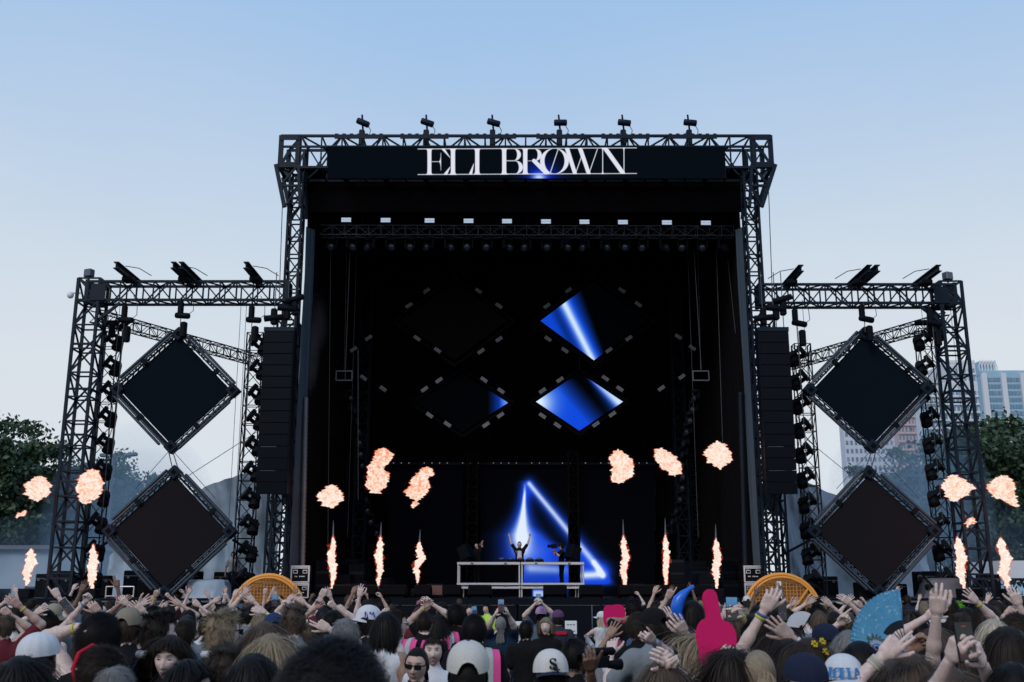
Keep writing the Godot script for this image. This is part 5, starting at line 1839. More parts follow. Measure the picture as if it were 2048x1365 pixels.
func eyes() -> ArrayMesh:
	if eyes_mesh == null:
		var v := PackedVector3Array()
		var nn := PackedVector3Array()
		var cc := PackedColorArray()
		var idx := PackedInt32Array()
		for e in [-1.0, 1.0]:
			var first := v.size()
			for r in 11:
				for q in 16:
					var th := PI * 0.5 * r / 10.0
					var ph := TAU * q / 16.0
					var d := Vector3(sin(th) * cos(ph), sin(th) * sin(ph), -cos(th))
					v.append(Vector3(e * 0.031, 0.0115, -0.0745) + Vector3(d.x * 0.0125, d.y * 0.0062, d.z * 0.0082))
					nn.append(d)
					cc.append(Color(0.015, 0.012, 0.01) if r <= 3 else (Color(0.07, 0.045, 0.03) if r <= 5 else Color(0.6, 0.57, 0.55)) if r < 9 else Color(0.08, 0.05, 0.045))
			for r in 10:
				for q in 16:
					var a := first + r * 16 + q
					var b := first + r * 16 + (q + 1) % 16
					idx.append_array([a, a + 16, b, b, a + 16, b + 16])
		eyes_mesh = arrays_mesh(v, nn, cc, idx)
	return eyes_mesh

# ---- hair: a shell on the scalp and many tapering locks
var hair_cache := {}
# style: length, lift, curl, gravity, locks, shell thickness, lock width
const HAIR := {
	"buzz": [0.012, 0.4, 0.0, 0.0, 700, 0.004, 0.006],
	"short": [0.05, 0.55, 0.15, 0.35, 1000, 0.012, 0.0075],
	"tousled": [0.06, 0.42, 0.7, 0.26, 1300, 0.015, 0.009],
	"curly": [0.085, 1.3, 2.2, 0.0, 1700, 0.022, 0.009],
	"afro": [0.095, 1.8, 2.6, 0.0, 2300, 0.036, 0.0085],
	"bob": [0.2, 0.3, 0.18, 0.9, 1000, 0.016, 0.011],
	"long": [0.42, 0.22, 0.2, 1.0, 1100, 0.014, 0.012],
	"wavy": [0.4, 0.5, 0.6, 0.9, 1000, 0.02, 0.013],
	"tied": [0.11, 0.1, 0.05, 0.1, 1000, 0.009, 0.009],
}

func hair_mesh(style: String, sd: int, fine := 1, under_hat := false) -> ArrayMesh:
	var key := style + str(sd) + str(fine) + str(under_hat)
	if not hair_cache.has(key):
		hair_cache[key] = ArrayMesh.new()
		add_job(hair_arrays.bind(style, sd, fine, under_hat), [hair_cache[key]])
	return hair_cache[key]

func hair_arrays(style: String, sd: int, fine: int, under_hat: bool) -> Array:
	var h: Array = HAIR[style]
	var r := RandomNumberGenerator.new()
	r.seed = sd * 77 + 5
	var v := PackedVector3Array()
	var nn := PackedVector3Array()
	var cc := PackedColorArray()
	var idx := PackedInt32Array()
	var shell: float = h[5] if not under_hat else minf(h[5], 0.006)
	var rows := 18
	var cols := 30
	for i in rows + 1:
		var th := PI * 0.88 * i / rows
		for q in cols:
			var ph := TAU * q / cols
			var d := Vector3(sin(th) * sin(ph), cos(th), -sin(th) * cos(ph))
			var p := head_point(d, false)
			var over := p.y - hairline(d)
			var n := noise.get_noise_3d(d.x * 5 + sd, d.y * 5, d.z * 5)
			p += d * (shell * (1.0 + n * 0.5) + 0.002) * smoothstep(-0.004, 0.02, over) - d * 0.012 * smoothstep(0.0, -0.015, over)
			v.append(p)
			nn.append(d)
			var g := 0.62 + n * 0.25
			cc.append(Color(g, g, g))
	for i in rows:
		for q in cols:
			var a := i * cols + q
			var b := i * cols + (q + 1) % cols
			idx.append_array([a, a + cols, b, b, a + cols, b + cols])
	var locks := int(h[4] * [0.5, 2.0, 3.4][fine])
	var wide: float = float(h[6]) * [1.4, 0.55, 0.32][fine]
	var made := 0
	var tries := 0
	var segs := 6 if h[0] > 0.15 else 4
	if h[2] > 2.0:
		segs = 6
	var part_x := r.randf_range(-0.02, 0.02)
	while made < locks and tries < locks * (4 if not under_hat else 2):
		tries += 1
		var d := Vector3(r.randfn(), r.randfn() + 0.25, r.randfn()).normalized()
		var root := head_point(d, false)
		if root.y < hairline(d) + 0.002 or (under_hat and root.y > 0.012):
			continue
		made += 1
		var len_: float = h[0] * r.randf_range(0.7, 1.15)
		var flow: Vector3
		if style == "tied":
			flow = (Vector3(0, 0.005, 0.115) - root).normalized()
			len_ = minf(len_, root.distance_to(Vector3(0, 0.005, 0.115)))
		else:
			var crown := Vector3(part_x, 0.105, 0.035)
			flow = (root - crown)
			flow -= d * flow.dot(d)
			flow = flow.normalized()
			if h[0] < 0.15 and root.z < -0.03:
				flow = (flow * 0.5 + Vector3(0.5, 0.0, -0.4)).normalized()
			if style == "tousled":
				var w := Vector3(noise.get_noise_3d(root.x * 14, root.y * 14, sd), noise.get_noise_3d(root.y * 14, root.z * 14, sd + 3), noise.get_noise_3d(root.z * 14, root.x * 14, sd + 6))
				flow = (flow * 0.6 + w * 1.6).normalized()
		var dir := (flow + d * float(h[1]) * r.randf_range(0.6, 1.2) + Vector3(r.randfn(), r.randfn(), r.randfn()) * (0.13 if style != "tied" else 0.03)).normalized()
		var p := root + d * shell * 0.5
		var step := len_ / segs
		var g := r.randf_range(0.55, 1.35)
		var ph := r.randf() * TAU
		var ax := d.cross(Vector3(r.randfn(), r.randfn(), r.randfn())).normalized()
		var first := v.size()
		for s in segs + 1:
			var t := float(s) / segs
			var wdt := wide * (1.0 - 0.75 * t * t) * 0.5
			var across := dir.cross(d)
			across = across.normalized() if across.length() > 0.05 else ax
			var out := (p - Vector3(0, minf(p.y, 0.02), 0.0)).normalized()
			v.append(p - across * wdt)
			v.append(p + across * wdt)
			var nor := (out + d * 0.5 + across * -0.16).normalized()
			nn.append(nor)
			nn.append((out + d * 0.5 + across * 0.16).normalized())
			var gg := g * lerpf(0.85, 1.12, t)
			cc.append(Color(gg, gg, gg))
			cc.append(Color(gg, gg, gg))
			# next point
			var curl: float = h[2]
			if curl > 1.0:
				ph += 1.25
				dir = (dir + (ax * cos(ph) + d.cross(ax) * sin(ph)) * curl * 0.42).normalized()
			elif curl > 0.0:
				dir = (dir + Vector3(noise.get_noise_3d(p.x * 22, p.y * 12, sd), noise.get_noise_3d(p.y * 12, p.z * 22, sd + 5), noise.get_noise_3d(p.z * 22, p.x * 22, sd + 9)) * curl * 0.9).normalized()
			dir = (dir + Vector3(0, -1, 0) * float(h[3]) * 0.45).normalized()
			p += dir * step
			# fringe and parting: locks keep clear of the face
			if p.z < -0.015 and p.y < 0.062 and curl <= 1.0 and style != "tied":
				if h[0] < 0.1:
					p -= dir * step * 0.9
				else:
					var sd_x := 1.0 if root.x > part_x else -1.0
					p.x = sd_x * maxf(absf(p.x), 0.07 + 0.012 * smoothstep(0.06, -0.03, p.y))
					p.z = maxf(p.z, -0.045 - 0.02 * smoothstep(0.0, 0.06, p.y))
			# stay outside the head and behind the shoulders
			var e := Vector3(p.x / 0.085, p.y / 0.125, (p.z - 0.004) / 0.108)
			if e.length() < 1.0 and curl <= 1.0:
				var en := e.normalized() * 1.02
				p = Vector3(en.x * 0.085, en.y * 0.125, en.z * 0.108 + 0.004)
			if p.y < -0.1 and curl <= 1.0:
				p.z = maxf(p.z, 0.03 + 0.09 * smoothstep(-0.1, -0.22, p.y) - absf(p.x) * 0.25)
		for s in segs:
			var a := first + s * 2
			var gn := (v[a + 1] - v[a]).cross(v[a + 2] - v[a])
			if gn.dot(nn[a]) < 0.0:
				idx.append_array([a, a + 1, a + 2, a + 1, a + 3, a + 2])
			else:
				idx.append_array([a, a + 2, a + 1, a + 1, a + 2, a + 3])
	if style == "tied":       # the tail
		for k in [60, 160, 260][fine]:
			var first := v.size()
			var a0 := Vector3(r.randfn() * 0.012, 0.005 + r.randfn() * 0.012, 0.115)
			var sway := Vector3(r.randfn() * 0.03, 0, r.randfn() * 0.025)
			var g := r.randf_range(0.55, 1.35)
			for s in 7:
				var t := s / 6.0
				var p := a0 + Vector3(0, 0.02 * sin(t * 3.0) - 0.22 * t * t - 0.04 * t, 0.055 * sin(t * 2.2)) + sway * t
				var w := 0.006 * (1.0 - 0.6 * t)
				v.append(p - Vector3(w, 0, 0))
				v.append(p + Vector3(w, 0, 0))
				nn.append(Vector3(-0.4, 0.2, 1).normalized())
				nn.append(Vector3(0.4, 0.2, 1).normalized())
				cc.append(Color(g, g, g))
				cc.append(Color(g, g, g))
			for s in 6:
				var a := first + s * 2
				var gn := (v[a + 1] - v[a]).cross(v[a + 2] - v[a])
				if gn.dot(nn[a]) < 0.0:
					idx.append_array([a, a + 1, a + 2, a + 1, a + 3, a + 2])
				else:
					idx.append_array([a, a + 2, a + 1, a + 1, a + 2, a + 3])
	return [[v, nn, cc, idx]]

func hairline(d: Vector3) -> float:
	var f := -d.z / maxf(Vector2(d.x, d.z).length(), 0.001)
	return lerpf(-0.075, 0.07, smoothstep(-0.25, 0.7, f)) - 0.012 * exp(-pow((f - 0.25) / 0.15, 2))

# ---- headwear, moulded on the head
var hat_cache := {}

func hat_mesh(kind: String) -> ArrayMesh:
	if hat_cache.has(kind):
		return hat_cache[kind]
	var v := PackedVector3Array()
	var nn := PackedVector3Array()
	var idx := PackedInt32Array()
	var rows := 16
	var cols := 48
	var rim := -0.005 if kind == "bucket" else 0.022
	if kind == "bucket":
		rows = 16
	for i in rows + 1:
		var f := float(i) / rows
		for q in cols:
			var ph := TAU * q / cols
			var d0 := Vector3(sin(ph), 0, -cos(ph))
			var th := f * PI * 0.5
			var p := Vector3(d0.x * 0.093 * pow(sin(th), 0.92), rim + (0.125 - rim + (0.016 if kind == "cap" else 0.004)) * pow(cos(th), 0.82), d0.z * 0.113 * pow(sin(th), 0.92) + 0.006)
			if kind == "cap":
				var seam := absf(fposmod(ph / (TAU / 6.0), 1.0) - 0.5)
				p += Vector3(d0.x, 0.3, d0.z) * -0.004 * exp(-pow((0.5 - seam) / 0.05, 2)) * sin(th)
				# arched opening over the strap at the back
				var back := acos(clampf(d0.z, -1, 1))
				if f > 0.6 and back < 0.42:
					var lift := sqrt(1.0 - pow(back / 0.42, 2)) * 0.04
					p.y = maxf(p.y, rim + 0.012 + lift * float(f > 0.6)) if f > 0.62 else p.y
			elif kind == "beanie":
				p += Vector3(d0.x, 0, d0.z) * 0.002 * sin(ph * 36.0)
			v.append(p)
	for i in rows:
		for q in cols:
			var a := i * cols + q
			var b := i * cols + (q + 1) % cols
			idx.append_array([a, b, a + cols, b, b + cols, a + cols])
	# brim
	if kind == "brim":
		v.clear()
		idx.clear()
		var first := v.size()
		for j in 5:
			for q in 21:
				var t := q / 20.0 * 2.0 - 1.0
				var an := t * 1.15
				var rr := 0.0 + j / 4.0 * 0.078 * sqrt(maxf(1.0 - pow(absf(t), 3.0), 0.0))
				v.append(Vector3(sin(an) * (0.092 + rr * 0.25), rim + 0.004 - 0.018 * t * t - j * 0.004, -cos(an) * 0.11 - rr * 1.05 + 0.006))
		for j in 4:
			for q in 20:
				var a := first + j * 21 + q
				idx.append_array([a, a + 1, a + 21, a + 1, a + 22, a + 21])
	elif kind == "bucket":
		var first := v.size()
		for j in 4:
			for q in cols:
				var ph := TAU * q / cols
				v.append(Vector3(sin(ph) * (0.093 + j * 0.012), rim - j * 0.014, -cos(ph) * (0.113 + j * 0.012) + 0.006))
		for j in 3:
			for q in cols:
				var a := first + j * cols + q
				var b := first + j * cols + (q + 1) % cols
				idx.append_array([a, b, a + cols, b, b + cols, a + cols])
	nn.resize(v.size())
	for i in range(0, idx.size(), 3):
		var n := (v[idx[i + 2]] - v[idx[i]]).cross(v[idx[i + 1]] - v[idx[i]])
		for k in 3:
			nn[idx[i + k]] += n
	for i in nn.size():
		nn[i] = nn[i].normalized() if nn[i].length() > 1e-12 else Vector3.UP
	hat_cache[kind] = arrays_mesh(v, nn, PackedColorArray(), idx)
	return hat_cache[kind]

# ---- whole figures. Local frame: feet at the origin, facing -z, 1.75 m tall
const HEAD_AT := Vector3(0, 1.632, -0.015)

func two_bone(s: Vector3, w: Vector3, l1: float, l2: float, pole: Vector3) -> Array:
	var d := w - s
	var dist := clampf(d.length(), 0.12, (l1 + l2) * 0.985)
	d = d.normalized()
	w = s + d * dist
	var a := (l1 * l1 - l2 * l2 + dist * dist) / (2.0 * dist)
	var hgt := sqrt(maxf(l1 * l1 - a * a, 0.0))
	var pp := pole - d * pole.dot(d)
	pp = pp.normalized() if pp.length() > 0.01 else Vector3.RIGHT
	return [s + d * a + pp * hgt, w]

# arms: for right (+x) and left (-x): [wrist, pose, palm direction] or null when it hangs down
func figure(female: bool, arms: Array, fine: int, sleeves: int, beard := 0.0, head_basis := Basis.IDENTITY, stout := 1.0, pole_out := 0.55) -> Dictionary:
	var sh := (0.158 if female else 0.182) * stout
	var joints := []
	for k in 2:
		var sx := 1.0 if k == 0 else -1.0
		var s := Vector3(sx * sh, 1.405, 0.01)
		var w := Vector3(sx * (sh + 0.09), 0.9, -0.06)
		var palm := Vector3(-sx, 0, 0)
		var pose := "relaxed"
		var pole := Vector3(sx * 0.2, 0, 1)
		if arms[k] != null:
			w = arms[k][0]
			pose = arms[k][1]
			palm = arms[k][2]
			pole = Vector3(sx * pole_out, -0.6, -0.25)
			if w.y > 1.6:
				s += Vector3(-sx * 0.015, 0.045, -0.01)
		var ik := two_bone(s, w, 0.285, 0.262, pole)
		joints.append([s, ik[0], ik[1], pose, palm])
	var wrists := []
	for k in 2:
		var hb := hand_basis(joints[k], k)
		wrists.append(Transform3D(hb, joints[k][2]))
	var out := {"body": ArrayMesh.new(), "shirt": ArrayMesh.new(), "wrists": wrists, "joints": joints}
	add_job(figure_arrays.bind(female, joints, fine, sleeves, beard, head_basis, stout), [out.body, out.shirt])
	return out

func hand_basis(j: Array, k: int) -> Basis:
	var up: Vector3 = (j[2] - j[1]).normalized()
	var pn: Vector3 = (j[4] as Vector3) - up * up.dot(j[4])
	pn = pn.normalized() if pn.length() > 0.05 else up.cross(Vector3.RIGHT).normalized()
	return Basis(up.cross(-pn), up, -pn)

func figure_arrays(female: bool, joints: Array, fine: int, sleeves: int, beard: float, head_basis: Basis, stout: float) -> Array:
	var cell: float = [0.026, 0.019, 0.016][fine]
	var sh := (0.158 if female else 0.182) * stout
	var cr := (0.9 if female else 1.0) * stout
	var lo := Vector3(-0.33, 0.78, -0.26)
	var hi := Vector3(0.33, 1.62, 0.24)
	for j in joints:
		for p in [j[1], j[2]]:
			lo = lo.min(p - Vector3.ONE * 0.1)
			hi = hi.max(p + Vector3.ONE * 0.1)
	var f := Field.new(lo, hi, cell)
	# trunk
	f.limb(Vector3(0, 0.92, 0.01), Vector3(0, 1.06, 0.0), 0.158 * cr, 0.138 * cr, 0.05, 0.72)
	f.limb(Vector3(0, 1.06, 0), Vector3(0, 1.3, 0.005), 0.136 * cr, 0.165 * cr, 0.06, 0.68)
	f.limb(Vector3(-sh * 0.75, 1.385, 0.012), Vector3(sh * 0.75, 1.385, 0.012), 0.072 * cr, 0.072 * cr, 0.06)
	f.limb(Vector3(0, 1.42, 0.02), Vector3(0, 1.5, 0.012), 0.078, 0.058, 0.05)
	if female:
		for e in [-1.0, 1.0]:
			f.limb(Vector3(e * 0.075, 1.26, -0.09), Vector3(e * 0.07, 1.25, -0.1), 0.06, 0.055, 0.05)
	var trunk := f.d.duplicate()
	f.limb(Vector3(0, 1.46, 0.016), Vector3(0, 1.56, 0.0), 0.056 if not female else 0.048, 0.055 if not female else 0.047, 0.03)
	for j in joints:
		f.limb(j[0], j[0].lerp(j[1], 0.35), 0.056 * cr, 0.052 * cr, 0.04)
		f.limb(j[0].lerp(j[1], 0.3), j[1], 0.05 * cr, 0.041 * cr, 0.02)
		f.limb(j[1], j[1].lerp(j[2], 0.35), 0.041 * cr, 0.04 * cr, 0.02)
		f.limb(j[1].lerp(j[2], 0.3), j[2], 0.04 * cr, 0.026, 0.02)
	var v := PackedVector3Array()
	var nn := PackedVector3Array()
	var idx := PackedInt32Array()
	f.mesh(v, nn, idx)
	var cc := PackedColorArray()
	cc.resize(v.size())
	cc.fill(Color(1, 1, 1))
	# hands
	for k in 2:
		var j: Array = joints[k]
		var b := hand_basis(j, k)
		# a right hand with its palm forward has the thumb towards the middle: b.x points that way for one hand only
		if k == 0:
			b.x = -b.x
		append_arrays(v, nn, idx, cc, hand_arrays(j[3], [0.0085, 0.0058, 0.0042][fine]), Transform3D(b, j[2] + b.y * 0.018))
	# head
	append_arrays(v, nn, idx, cc, head_arrays(female, fine, beard), Transform3D(head_basis, HEAD_AT))
	var body := [v, nn, cc, idx]
	# shirt
	f.d = trunk
	for i in f.d.size():
		f.d[i] -= 0.011
	for j in joints:
		if sleeves >= 1:
			f.limb(j[0], j[0].lerp(j[1], 0.72 if sleeves == 1 else 1.0), 0.071 * cr, 0.066 * cr if sleeves == 1 else 0.055 * cr, 0.035)
		if sleeves == 2:
			f.limb(j[1], j[1].lerp(j[2], 0.93), 0.055 * cr, 0.04, 0.02)
	v = PackedVector3Array()
	nn = PackedVector3Array()
	idx = PackedInt32Array()
	f.mesh(v, nn, idx)
	for i in v.size():
		var p := v[i]
		v[i] = p + nn[i] * (noise.get_noise_3d(p.x * 9, p.y * 6, p.z * 9) * 0.012 + noise.get_noise_3d(p.x * 22 + 4, p.y * 15, p.z * 22) * 0.004)
	var nm := PackedVector3Array()
	nm.resize(v.size())
	for i in range(0, idx.size(), 3):
		var n := (v[idx[i + 2]] - v[idx[i]]).cross(v[idx[i + 1]] - v[idx[i]])
		for k in 3:
			nm[idx[i + k]] += n
	for i in nm.size():
		nm[i] = nm[i].normalized() if nm[i].length() > 1e-12 else nn[i]
	return [body, [v, nm, PackedColorArray(), idx]]

func append_arrays(v: PackedVector3Array, nn: PackedVector3Array, idx: PackedInt32Array, cc: PackedColorArray, src: Array, tr: Transform3D) -> void:
	var first := v.size()
	var flip := tr.basis.determinant() < 0.0
	var sv: PackedVector3Array = src[0]
	var sn: PackedVector3Array = src[1]
	var si: PackedInt32Array = src[2]
	for i in sv.size():
		v.append(tr * sv[i])
		nn.append((tr.basis * sn[i]).normalized())
	if src.size() > 3:
		cc.append_array(src[3])
	else:
		for i in sv.size():
			cc.append(Color(1, 1, 1))
	for i in range(0, si.size(), 3):
		if flip:
			idx.append_array([si[i] + first, si[i + 2] + first, si[i + 1] + first])
		else:
			idx.append_array([si[i] + first, si[i + 1] + first, si[i + 2] + first])

var legs_mesh: ArrayMesh
var shoe_mesh: ArrayMesh

func legs() -> ArrayMesh:
	if legs_mesh == null:
		var f := Field.new(Vector3(-0.3, 0.02, -0.25), Vector3(0.3, 1.1, 0.25), 0.026)
		f.limb(Vector3(0, 0.92, 0.01), Vector3(0, 0.98, 0.0), 0.168, 0.155, 0.05, 0.76)
		for e in [-1.0, 1.0]:
			f.limb(Vector3(e * 0.085, 0.88, 0.01), Vector3(e * 0.1, 0.5, -0.01), 0.098, 0.07, 0.03)
			f.limb(Vector3(e * 0.1, 0.5, -0.01), Vector3(e * 0.105, 0.07, 0.02), 0.07, 0.055, 0.03)
		var v := PackedVector3Array()
		var nn := PackedVector3Array()
		var idx := PackedInt32Array()
		f.mesh(v, nn, idx)
		legs_mesh = arrays_mesh(v, nn, PackedColorArray(), idx)
		f = Field.new(Vector3(-0.07, -0.01, -0.25), Vector3(0.07, 0.14, 0.12), 0.014)
		f.limb(Vector3(0, 0.045, 0.045), Vector3(0, 0.04, -0.16), 0.042, 0.04, 0.02)
		f.limb(Vector3(0, 0.1, 0.03), Vector3(0, 0.05, 0.02), 0.045, 0.045, 0.02)
		v = PackedVector3Array()
		nn = PackedVector3Array()
		idx = PackedInt32Array()
		f.mesh(v, nn, idx)
		shoe_mesh = arrays_mesh(v, nn, PackedColorArray(), idx)
	return legs_mesh

var mat_cache := {}

func grain(key: String, freq: float, c0: Color, c1: Color) -> ImageTexture:
	if not mat_cache.has(key):
		mat_cache[key] = noise_tex(freq, c0, c1, 5, 256, 17)
	return mat_cache[key]

func skin(i: int) -> StandardMaterial3D:
	if not mat_cache.has("skin%d" % i):
		var m := mat([Color(0.66, 0.52, 0.475), Color(0.54, 0.385, 0.325), Color(0.3, 0.185, 0.135), Color(0.15, 0.083, 0.058), Color(0.07, 0.038, 0.026)][i], 0.55)
		m.vertex_color_use_as_albedo = true
		m.albedo_texture = grain("skin", 0.025, Color(0.86, 0.83, 0.82), Color(1, 1, 1))
		m.uv1_triplanar = true
		m.uv1_scale = Vector3(7, 7, 7)
		mat_cache["skin%d" % i] = m
	return mat_cache["skin%d" % i]

func cloth(c: Color) -> StandardMaterial3D:
	var k := "cloth" + c.to_html()
	if not mat_cache.has(k):
		var m := mat(c, 0.9)
		m.albedo_texture = grain("cloth", 0.09, Color(0.86, 0.86, 0.87), Color(1, 1, 1))
		m.uv1_triplanar = true
		m.uv1_scale = Vector3(5, 5, 5)
		m.rim_enabled = true
		m.rim = 0.03 if c.get_luminance() < 0.05 else 0.2
		m.metallic_specular = 0.25
		m.rim_tint = 0.6
		mat_cache[k] = m
	return mat_cache[k]

func hair_mat(c: Color) -> StandardMaterial3D:
	var k := "hair" + c.to_html()
	if not mat_cache.has(k):
		var m := mat(c, 0.55)
		m.vertex_color_use_as_albedo = true
		m.metallic_specular = 0.28
		mat_cache[k] = m
	return mat_cache[k]

const HAIR_COLOURS := {"black": Color(0.0065, 0.0055, 0.006), "dark brown": Color(0.017, 0.0118, 0.0095), "brown": Color(0.034, 0.023, 0.017), "light brown": Color(0.085, 0.062, 0.046), "blond": Color(0.26, 0.205, 0.14), "pale blond": Color(0.48, 0.42, 0.33), "grey": Color(0.2, 0.2, 0.2), "green": Color(0.2, 0.6, 0.03)}

# put a person together. `at_feet` is where they stand, `size` their scale
func assemble(fig: Dictionary, at_feet: Vector3, yaw: float, size: float, q: Dictionary) -> Node3D:
	var t := thing("person", q.label, "person", at_feet, deg_to_rad(yaw), q.get("group", ""))
	t.scale = Vector3.ONE * size
	part(t, "body", fig.body, skin(q.get("skin", 0)))
	part(t, "shirt", fig.shirt, cloth(q.get("shirt", Color(0.02, 0.02, 0.025))))
	part(t, "trousers", legs(), cloth(q.get("trousers", Color(0.02, 0.025, 0.04))))
	for e in [-1, 1]:
		part(t, "shoe", shoe_mesh, cloth(Color(0.05, 0.05, 0.05)), Transform3D(Basis.IDENTITY, Vector3(e * 0.105, 0, -0.01)))
	var hb: Basis = q.get("head", Basis.IDENTITY)
	var ht := Transform3D(hb, HEAD_AT)
	if q.get("eyes", false):
		part(t, "eyes", eyes(), M.eye, ht)
	var style: String = q.get("hair", "short")
	if style != "none":
		var hs: float = q.get("hair_size", 1.0) * (0.92 if style in ["tousled", "afro", "curly"] else 0.97)
		part(t, "hair", hair_mesh(style, q.get("hair_seed", 1), int(q.get("hair_fine", 1 if q.get("fine", false) else 0)), q.has("hat")), hair_mat(HAIR_COLOURS[q.get("hair_colour", "black")]), ht * Transform3D(Basis.from_scale(Vector3.ONE * hs), Vector3.ZERO))
	if q.has("hat"):
		var turn := Basis(Vector3.UP, deg_to_rad(q.get("hat_turn", 0.0)))
		var hat := part(t, q.get("hat_name", "cap"), hat_mesh(q.hat), cloth(q.hat_colour), ht * Transform3D(turn * Basis(Vector3.RIGHT, q.get("hat_tip", 0.08)), Vector3(0, 0.008, 0)))
		if q.hat == "cap":
			part(hat, "brim", hat_mesh("brim"), cloth(q.get("brim", q.hat_colour)))
			part(hat, "button", lathe([Vector2(0.009, 0), Vector2(0.007, 0.005), Vector2(0, 0.007)], 10), cloth(q.get("button", Color(0.02, 0.02, 0.03))), Transform3D(Basis.IDENTITY, Vector3(0, 0.139, 0.006)))
	if q.get("glasses", "") != "":
		var gm: Material = M.sun_glass
		var gl := part(t, "sunglasses", tube([Vector3(0.075, 0.016, 0.0), Vector3(0.072, 0.018, -0.07), Vector3(0.055, 0.016, -0.092), Vector3(0.0, 0.016, -0.101), Vector3(-0.055, 0.016, -0.092), Vector3(-0.072, 0.018, -0.07), Vector3(-0.075, 0.016, 0.0)], [0.003, 0.004, 0.004, 0.003, 0.004, 0.004, 0.003], 6), cloth(Color(0.6, 0.6, 0.62)) if q.glasses == "white" else M.black_box, ht)
		for e in [-1, 1]:
			part(gl, "lens", bevel_box(Vector3(0.05, 0.032, 0.006), 0.002), gm, Transform3D(Basis(Vector3.UP, -e * 0.22), Vector3(e * 0.032, 0.008, -0.0975)))
	if q.has("band"):
		for b in q.band:         # bracelets: [arm, distance below the wrist, colour]
			var w: Transform3D = fig.wrists[b[0]]
			part(t, "wristband", lathe([Vector2(0.031, -0.009), Vector2(0.0335, -0.008), Vector2(0.0335, 0.008), Vector2(0.031, 0.009)], 16), cloth(b[2]), w * Transform3D(Basis.from_scale(Vector3(1, 1, 0.9)), Vector3(0, -b[1], 0)))
	if q.get("collar", false):
		part(t, "collar", tube([Vector3(0.0, 1.47, -0.075), Vector3(0.06, 1.49, -0.04), Vector3(0.075, 1.515, 0.02), Vector3(0.05, 1.52, 0.065), Vector3(0, 1.52, 0.078), Vector3(-0.05, 1.52, 0.065), Vector3(-0.075, 1.515, 0.02), Vector3(-0.06, 1.49, -0.04), Vector3(0.0, 1.47, -0.075)], [0.018, 0.02, 0.022, 0.024, 0.024, 0.024, 0.022, 0.02, 0.018], 8), cloth(Color(0.62, 0.66, 0.7)))
	if q.get("vest", false):
		vest(t)
	return t

func vest(t: Node3D) -> void:
	# a pink safety vest: two shoulder straps and a back, with grey reflective stripes edged in yellow
	for e in [-1.0, 1.0]:
		for k in 2:
			var m: Material = cloth(Color(0.75, 0.09, 0.3)) if k == 0 else cloth(Color(0.4, 0.46, 0.44))
			var wd := 0.19 if k == 0 else 0.055
			var rows := []
			for i in 17:
				var f := i / 16.0
				var an := lerpf(-0.3, PI + 0.3, f)
				var row := []
				for j in 5:
					var x: float = e * (0.125 + (j / 4.0 - 0.5) * wd)
					var lift := 0.004 if k == 1 else 0.0
					var y := 1.375 + sin(an) * (0.125 + lift) - absf(x) * 0.12
					var z := -cos(an) * (0.145 + lift)
					if an < 0 or an > PI:
						y = 1.375 - absf(sin(an)) * 1.4 - absf(x) * 0.12
						z = -signf(cos(an)) * (0.147 + lift)
					row.append(Vector3(x, y, z + 0.01))
				rows.append(row)
			part(t, "vest_strap" if k == 0 else "reflective_stripe", sheet(rows), m)
		for k in [-1, 1]:
			pass

# a person given by where the photograph shows the head, how far away they stand, and where their hands are
var placed := []

func hero(u: float, v: float, depth: float, yaw: float, q: Dictionary) -> Node3D:
	var hp := at(u, v, depth)
	var size := clampf(hp.y / HEAD_AT.y, 0.84, 1.14)
	if q.has("floor"):
		size = clampf((hp.y - q.floor) / HEAD_AT.y, 0.9, 1.1)
	var base := Vector3(hp.x, q.get("floor", 0.0), hp.z)
	var inv := Transform3D(Basis(Vector3.UP, deg_to_rad(yaw)) * Basis.from_scale(Vector3.ONE * size), base).affine_inverse()
	base = base - Transform3D(Basis(Vector3.UP, deg_to_rad(yaw)) * Basis.from_scale(Vector3.ONE * size), Vector3.ZERO) * Vector3(HEAD_AT.x, 0, HEAD_AT.z)
	inv = Transform3D(Basis(Vector3.UP, deg_to_rad(yaw)) * Basis.from_scale(Vector3.ONE * size), base).affine_inverse()
	var arms := [null, null]
	for k in 2:
		var key: String = ["r", "l"][k]
		if q.has(key):
			var a: Array = q[key]           # u, v, pose, depth change, palm
			var w := at(a[0], a[1], depth + float(a[3]))
			var palm := Vector3(0, 0, -1)
			if a.size() > 4:
				palm = a[4]
			arms[k] = [inv * w, a[2], (inv.basis * palm).normalized()]
	var fine := 2 if depth < 6.2 or (q.has("face") and depth < 9.5) else 1 if depth < 13.0 else 0
	if q.has("tilt"):
		q.head = Basis.from_euler(Vector3(q.tilt[0], q.tilt[1], q.tilt[2]))
	if not q.has("fine"):
		q.fine = depth < 13.0
	if q.has("face"):
		q.eyes = true
	q.hair_fine = 2 if depth < 6.6 else 1 if q.fine else 0
	var fig := figure(q.get("female", false), arms, fine, q.get("sleeves", 1), q.get("beard", 0.0), q.get("head", Basis.IDENTITY), q.get("stout", 1.0), q.get("pole", 0.55))
	var t := assemble(fig, base, yaw, size, q)
	t.set_meta("wrist_r", t.transform * fig.wrists[0])
	t.set_meta("wrist_l", t.transform * fig.wrists[1])
	placed.append([u, v, depth, hp])
	return t

